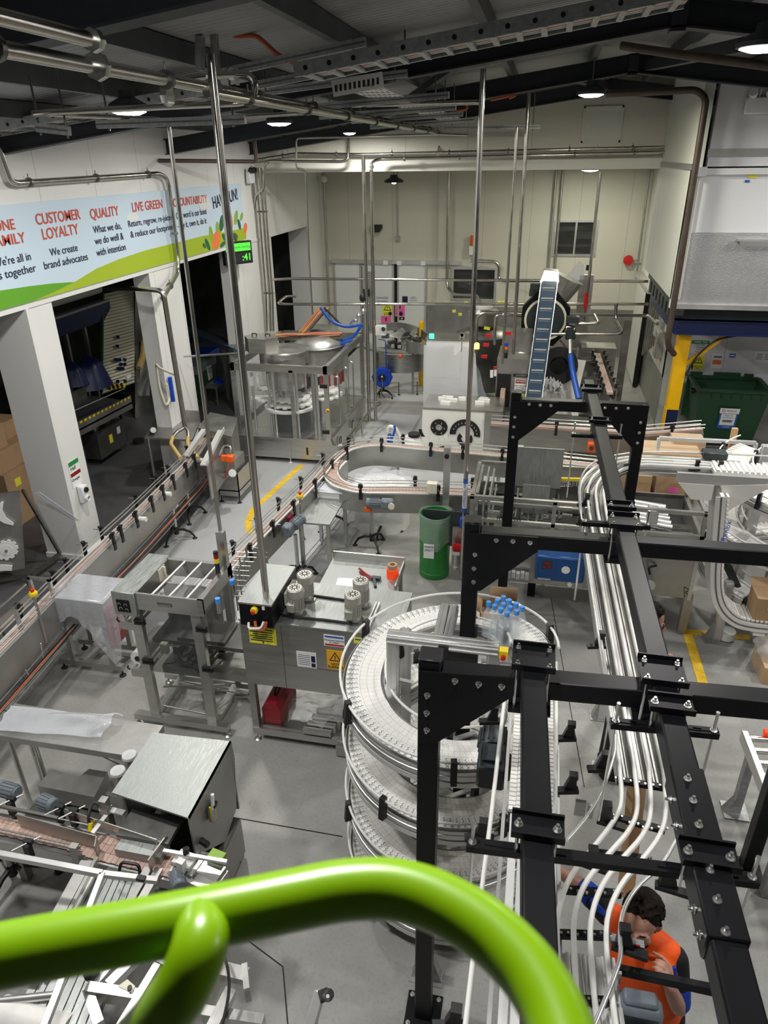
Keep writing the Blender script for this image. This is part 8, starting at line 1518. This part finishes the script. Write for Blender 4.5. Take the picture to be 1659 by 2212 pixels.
q=yx(1021,541,19.3); sr=T('siren','orange beacon siren on a white bracket on the far wall above the lower window','siren',q); sr.part('bracket',MB().box(q,(.20,.10,.24),bev=.02),'white'); sr.part('beacon',MB().cyl(q+V3(0,0,.12),q+V3(0,0,.36),.07,14),'orange'); 
q=yx(1357,562,19.3); bl=T('fire_bell','small red fire bell on the far wall near the right corner','bell',q); bl.part('bell',MB().lathe([(0,-.06),(.11,-.05),(.12,0),(0,.02)],q,18,(0,1,0)),'red'); bl.part('arm',MB().cyl(q,q+V3(.28,0,0),.02,8),'steel')
gz='signs on the far double doors'
def fs(label,px,w,h,bg,lines): return sign('door_sign',label,GY(px[0],px[1],YF-.072),w,h,'-Y',bg,lines,gz)
fs('white danger no entry sign with blue letters on the left far door',(826,647),.34,.18,'white_wall',[('DANGER',.08,.04,'sign_blue'),('NO ENTRY',.06,-.05,'ink')]); fs('yellow warning triangle sign on the left far door',(837,669),.28,.32,'sign_yellow',[('tri',0,.05,.22,'sign_yellow'),('CAUTION',.045,-.09,'ink'),('MIND STEP',.04,-.13,'ink')]); fs('pink paper notice low on the left far door',(834,692),.28,.24,'sign_pink',[('#',0,.03,.05,.10,'red_dark'),('NO OPEN DOOR',.03,-.08,'ink')]); fs('pink paper notice on the right far door',(864,669),.27,.36,'sign_pink',[('#',0,.07,.05,.10,'red_dark'),('PLEASE',.045,-.05,'ink'),('KEEP SHUT',.04,-.11,'ink')]); fs('white hearing protection sign with a blue disc on the right far door',(886,647),.50,.22,'white_wall',[('#',-.14,0,.15,.16,'navy'),('HEARING',.03,.06,'ink',.09),('PROTECTION',.03,.02,'ink',.09),('MUST BE WORN',.026,-.03,'ink',.09)]); fs('small black sticker on the right far door',(868,688),.15,.08,'ink',[('#',0,0,.04,.03,'white')])
q=GX(163,1022,XL+.004); sign('column_sign','white notice with green and maroon bands on the nearest white column',(XL+.003,q.y,q.z),.22,.36,'+X','paper',[('#',0,.15,.21,.06,'green_sign'),('Hall',.07,.08,'ink',-.03),('#',0,-.0,.21,.05,'red_dark'),('Oranges',.05,-.07,'ink',-.02)])
q=GX(180,1066,XL+.05); sw=T('isolator_switch','white isolator switch and socket on the nearest white column','switch',q); sw.part('box',MB().box(q,(.09,.12,.24),bev=.015),'white_panel'); sw.part('dial',MB().cyl(q+V3(.045,0,.06),q+V3(.07,0,.06),.035,16),'black_plastic'); sw.part('socket',MB().lathe([(.03,0),(.045,0),(.045,.03),(.03,.03),(.03,0)],q+V3(.045,0,-.06),18,(1,0,0)),'white_plastic')
# ================================================================ PEOPLE
def limb(m,pts,rs,n=14): # smooth tapered limb through joints
    P=[];R=[]
    for (a,b),(ra,rb_) in zip(zip(pts,pts[1:]),zip(rs,rs[1:])):
        for k in range(6): f=k/6; P.append(Vector(a).lerp(Vector(b),f)); R.append(ra+(rb_-ra)*f)
    P.append(Vector(pts[-1])); R.append(rs[-1])
    for _ in range(2): P=[P[0]]+[(P[i-1]+P[i]*2+P[i+1])/4 for i in range(1,len(P)-1)]+[P[-1]]
    m.tube(P,R,n); m.sph(P[0],R[0]*1.0); m.sph(P[-1],R[-1]*1.0)
def rings(m,spec,n=24): # spec: (centre, side vector, half width, half depth)
    out=[]
    for i,(c,s,w,d) in enumerate(spec):
        c=Vector(c); a=Vector(spec[min(i+1,len(spec)-1)][0])-Vector(spec[max(i-1,0)][0]); a.normalize(); s=Vector(s).normalized(); s=(s-a*s.dot(a)).normalized(); f=a.cross(s)
        out.append([c+s*(w*math.copysign(abs(math.cos(t))**.8,math.cos(t)))+f*(d*math.copysign(abs(math.sin(t))**.8,math.sin(t))) for t in [2*PI*k/n for k in range(n)]])
    m._rings(out)
def hand(m,w,dirv,palm_n,curl=1.0,side=1,s=1.0):
    """palm with five bent fingers; dirv = wrist to knuckles, palm_n = direction the palm faces"""
    d=Vector(dirv).normalized(); pn=Vector(palm_n); pn=(pn-d*pn.dot(d)).normalized(); x=d.cross(pn)*side; w=Vector(w)
    rings(m,[(w-d*.01,x,.026*s,.019*s),(w+d*.025*s,x,.036*s,.017*s),(w+d*.06*s,x,.042*s,.015*s),(w+d*.088*s,x,.040*s,.012*s)],16); m.sph(w+d*.085*s,.013*s)
    for k,(o,L) in enumerate(((.030,.070),(.010,.080),(-.011,.074),(-.031,.058))):
        b=w+d*.086*s+x*o*s; a=0; P=[b]; 
        for j,l in enumerate((.45,.32,.23)):
            a+=curl*(.55,.75,.5)[j]; P.append(P[-1]+(d*math.cos(a)+pn*math.sin(a)+x*o*.6)*L*l*s)
        limb(m,P,[.0092*s,.0085*s,.0078*s,.0068*s],10)
    b=w+d*.028*s+x*.036*s; limb(m,[b,b+(x*.75+d*.55+pn*.35)*.034*s,b+(x*.5+d*.95+pn*.75)*.060*s,b+(x*.2+d*1.05+pn*1.0)*.080*s],[.0125*s,.0105*s,.0095*s,.008*s],10)
def head(body,hairmb,c,f,u,hl=1.0,glasses=False,t=None,short=False):
    c=Vector(c); f=Vector(f).normalized(); u=Vector(u); u=(u-f*u.dot(f)).normalized(); s=f.cross(u); L=lambda x,y,z: c+s*x+f*y+u*z
    Mx=Matrix((s,f,u)).transposed().to_4x4()
    def sp(x,y,z,r,sc,n=18): bmesh.ops.create_uvsphere(body.bm,u_segments=n,v_segments=n//2+3,radius=r,matrix=Matrix.Translation(L(x,y,z))@Mx@Matrix.Diagonal((*sc,1)))
    sp(0,-.012,.025,.1,(.76,.94,.92)); sp(0,.030,-.035,.072,(.86,.92,1.12)); sp(0,.058,-.085,.030,(1.05,.9,.8)); sp(0,.03,-.055,.06,(1.0,.9,.9))
    limb(body,[L(0,.092,.012),L(0,.108,-.012),L(0,.116,-.028)],[.009,.012,.014],10); 
    for k in (-1,1):
        sp(k*.016,.104,-.030,.010,(1,1,.8),10); sp(k*.034,.076,.018,.022,(1.3,.8,.5),12); sp(k*.045,.062,-.022,.024,(1,.9,.8),12)
        limb(body,[L(k*.077,-.010,-.020),L(k*.086,-.016,.004),L(k*.080,-.004,.018)],[.010,.013,.008],8); sp(k*.0,.088,-.058,.014,(1.5,.7,.35),10); sp(0,.086,-.069,.013,(1.3,.7,.4),10)
    # hair: cap plus locks
    hb=hairmb
    bmesh.ops.create_uvsphere(hb.bm,u_segments=26,v_segments=18,radius=.1,matrix=Matrix.Translation(L(0,-.036,.046))@Mx@Matrix.Diagonal((.86,.98,.92,1)))
    random.seed(17)
    for k in range(520):
        th=random.uniform(0,2*PI); ph=random.uniform(0,1.72); n=V3(math.sin(ph)*math.cos(th),math.sin(ph)*math.sin(th),math.cos(ph))
        if n.y>.22 and n.z<.58: continue
        p=V3(n.x*.083,n.y*.096-.034,n.z*.090+.044); fl=V3(n.x*.35+.3*math.sin(3*th),n.y*.3+.75,n.z*.2-.3*(1-n.z)+random.uniform(-.15,.15)).normalized()*random.uniform(.012,.022)*hl
        a=L(*p); b=L(*(p+fl*.6+n*.006)); e=L(*(p+fl+n*.004)); hb.tube([a,b,e],[.0075,.006,.0015],5)
    if t is not None:
        eb=MB()
        for k in (-1,1): eb.tube([L(k*.016,.090,.021),L(k*.034,.089,.027),L(k*.052,.074,.021)],[.0035,.0045,.002],6)
        t.part('eyebrow',eb,'hair')
        for k in (-1,1): t.part('eye',MB().sph(L(k*.033,.078,.006),.0125),'white'); t.part('iris',MB().sph(L(k*.033,.0885,.004),.0045),'hair')
        if glasses:
            g=MB()
            for k in (-1,1):
                g.tube([L(k*(.034+.024*math.cos(a)),.103-.006*abs(math.cos(a)),.002+.018*math.sin(a)) for a in [2*PI*j/16 for j in range(17)]],.0026,6); g.tube([L(k*.058,.098,.006),L(k*.080,.06,.010),L(k*.084,-.01,.010)],.0026,6)
            g.tube([L(-.010,.105,.005),L(.010,.105,.005)],.0026,6); t.part('glasses',g,'black_plastic')
    return L
def fuse(t,m,name,mt,vox=.006,it=4):
    o=t.part(name,m,mt); md=o.modifiers.new('fuse','REMESH'); md.mode='VOXEL'; md.voxel_size=vox; md.use_smooth_shade=True
    sm=o.modifiers.new('soften','SMOOTH'); sm.factor=.5; sm.iterations=it; return o
# ---- worker in the orange vest, bending under the S-bend guides
p1=T('person','person in orange vest and black and blue shirt bending under the white S-bend guides','person',(.82,2.40,0))
hip=V3(.835,2.36,.93); nk=V3(.735,2.36,1.425); SL=V3(.895,2.315,1.355); SR=V3(.595,2.465,1.375); EL=V3(.945,2.235,1.095); WL=V3(.850,2.175,1.35); ER=V3(.475,2.62,1.345); WR=V3(.335,2.64,1.41)
sd=(SL-SR).normalized(); bd_=MB(); face=V3(-.34,-.90,-.02); up=V3(-.02,-.05,.99)
hc=V3(.705,2.315,1.575); hm_=MB(); L1h=head(bd_,hm_,hc,face,up,1.0,False,p1)
limb(bd_,[nk+V3(.01,.03,-.06),nk+V3(-.005,.01,.03),hc+V3(.01,.03,-.05)],[.066,.058,.055])
rings(bd_,[(hip+V3(0,0,-.06),sd,.15,.10),(hip+V3(0,0,.08),sd,.15,.10),(hip.lerp(nk,.45),sd,.165,.105),(hip.lerp(nk,.75),sd,.175,.11),(nk+V3(.01,.02,-.06),sd,.14,.085),(nk+V3(0,.01,-.01),sd,.06,.06)])
limb(bd_,[SL,EL,EL.lerp(WL,.35),WL],[.052,.041,.040,.027]); limb(bd_,[SR,ER,ER.lerp(WR,.35),WR],[.052,.042,.039,.027])
hand(bd_,WL,V3(-.30,.02,.90),V3(-.75,.45,-.2),1.15,-1); hand(bd_,WR,V3(-.9,.1,.25),V3(0,-.2,-1),.7,1)
HL,HR=hip+sd*.095+V3(0,0,-.03),hip-sd*.095+V3(0,0,-.03); KL,KR=V3(.93,2.36,.50),V3(.77,2.44,.50); AL,AR=V3(.93,2.44,.09),V3(.77,2.52,.09)
limb(bd_,[HL,KL,AL],[.085,.058,.042]); limb(bd_,[HR,KR,AR],[.085,.058,.042])
fuse(p1,bd_,'body','skin',.0055); fuse(p1,hm_,'hair','hair',.0045,1)
def vest(t,hip,nk,sd,mt,SL,SR):
    v=MB(); n_=nk-hip
    for S_ in (SL,SR): limb(v,[nk.lerp(S_,.30)+V3(0,0,-.02),nk.lerp(S_,.80)+V3(0,0,.0)],[.064,.066])
    rings(v,[(hip+V3(0,0,-.05),sd,.178,.128),(hip+n_*.12,sd,.178,.13),(hip+n_*.45,sd,.188,.134),(hip+n_*.70,sd,.192,.132),(hip+n_*.86,sd,.172,.112),(hip+n_*.95,sd,.120,.088)],30); return fuse(t,v,'vest',mt,.008,4)
vest(p1,hip,nk,sd,'vest',SL,SR)
sh=MB()
for S_,E_,W_ in ((SL,EL,WL),(SR,ER,WR)): limb(sh,[S_.lerp(nk,.25),S_+V3(0,0,.0),S_.lerp(E_,.55)],[.052,.063,.058])
rings(sh,[(nk+V3(.005,.02,-.075),sd,.10,.09),(nk+V3(0,.012,-.02),sd,.078,.074),(nk+V3(-.004,.005,.015),sd,.066,.062)]); fuse(p1,sh,'shirt','shirt_black',.007,3)
sl_=MB()
for S_,E_ in ((SL,EL),(SR,ER)): limb(sl_,[S_.lerp(E_,.55),S_.lerp(E_,.84)],[.0605,.056])
fuse(p1,sl_,'sleeve','shirt_blue',.007,2)
sp_=MB()
for S_,E_,o in ((SL,EL,V3(-.02,-.062,.02)),(SR,ER,V3(-.02,-.05,.05))): sp_.tube([S_+o*1.05+V3(0,0,.01),S_.lerp(E_,.25)+o*1.08,S_.lerp(E_,.55)+o*1.02],[.012,.017,.015],8)
p1.part('sleeve_stripe',sp_,'shirt_blue')
tr_=MB(); limb(tr_,[HL,KL,AL],[.10,.075,.066]); limb(tr_,[HR,KR,AR],[.10,.075,.066]); rings(tr_,[(hip+V3(0,0,-.12),sd,.165,.12),(hip+V3(0,0,.03),sd,.168,.118)]); fuse(p1,tr_,'trousers','shirt_black',.008,3)
for a in (AL,AR): p1.part('boot',MB().box(a+V3(0,-.06,-.045),(.095,.28,.085),bev=.03),'rubber')
# ---- second worker half hidden behind the long black beam
q=G(1407,1338,1.60); p2=T('person','person with dark hair and glasses, half hidden behind the long black beam','person',(q.x-.05,q.y,0))
b2=MB(); h2=MB(); hc2=q; sd2=V3(.1,-1,0); head(b2,h2,hc2,V3(.9,-.25,-.30),V3(.25,0,1),1.0,True,p2)
nk2=q+V3(-.045,0,-.16); hip2=V3(q.x-.12,q.y,.92); limb(b2,[nk2+V3(0,0,-.07),nk2,hc2+V3(-.02,0,-.05)],[.065,.056,.054])
rings(b2,[(hip2+V3(0,0,-.06),sd2,.15,.10),(hip2.lerp(nk2,.45),sd2,.16,.10),(hip2.lerp(nk2,.78),sd2,.175,.105),(nk2+V3(0,0,-.05),sd2,.13,.08),(nk2,sd2,.06,.06)])
s2a,s2b=nk2+V3(-.02,-.19,-.07),nk2+V3(-.02,.19,-.07); e2a=s2a+V3(.02,-.02,-.28); w2a=G(1432,1412,1.36); e2b=s2b+V3(.0,.03,-.29); w2b=e2b+V3(.2,-.06,.08)
limb(b2,[s2a,e2a,w2a],[.05,.042,.027]); limb(b2,[s2b,e2b,w2b],[.05,.042,.027]); hand(b2,w2a,V3(-.10,.1,1),V3(-.8,.3,0),1.2,-1); hand(b2,w2b,V3(1,-.2,.1),V3(0,0,-1),.8,1)
H2,K2=hip2+sd2*.09,V3(hip2.x,hip2.y-.1,.5); H3,K3=hip2-sd2*.09,V3(hip2.x,hip2.y+.1,.5)
for H_,K_ in ((H2,K2),(H3,K3)): limb(b2,[H_,K_,V3(K_.x-.02,K_.y,.09)],[.085,.058,.042])
fuse(p2,b2,'body','skin',.006); fuse(p2,h2,'hair','hair',.005,1); vest(p2,hip2,nk2,sd2,'vest',s2a,s2b)
s3=MB(); [limb(s3,[a.lerp(nk2,.2),a,a.lerp(b,.8)],[.07,.07,.062]) for a,b in ((s2a,e2a),(s2b,e2b))]; fuse(p2,s3,'shirt','shirt_black',.007,3)
t3=MB(); [limb(t3,[H_,K_,V3(K_.x-.02,K_.y,.09)],[.10,.075,.066]) for H_,K_ in ((H2,K2),(H3,K3))]; rings(t3,[(hip2+V3(0,0,-.12),sd2,.165,.12),(hip2+V3(0,0,.03),sd2,.168,.118)]); fuse(p2,t3,'trousers','shirt_black',.008,3)
for K_ in (K2,K3): p2.part('boot',MB().box((K_.x+.05,K_.y,.045),(.28,.095,.09),bev=.03),'rubber')
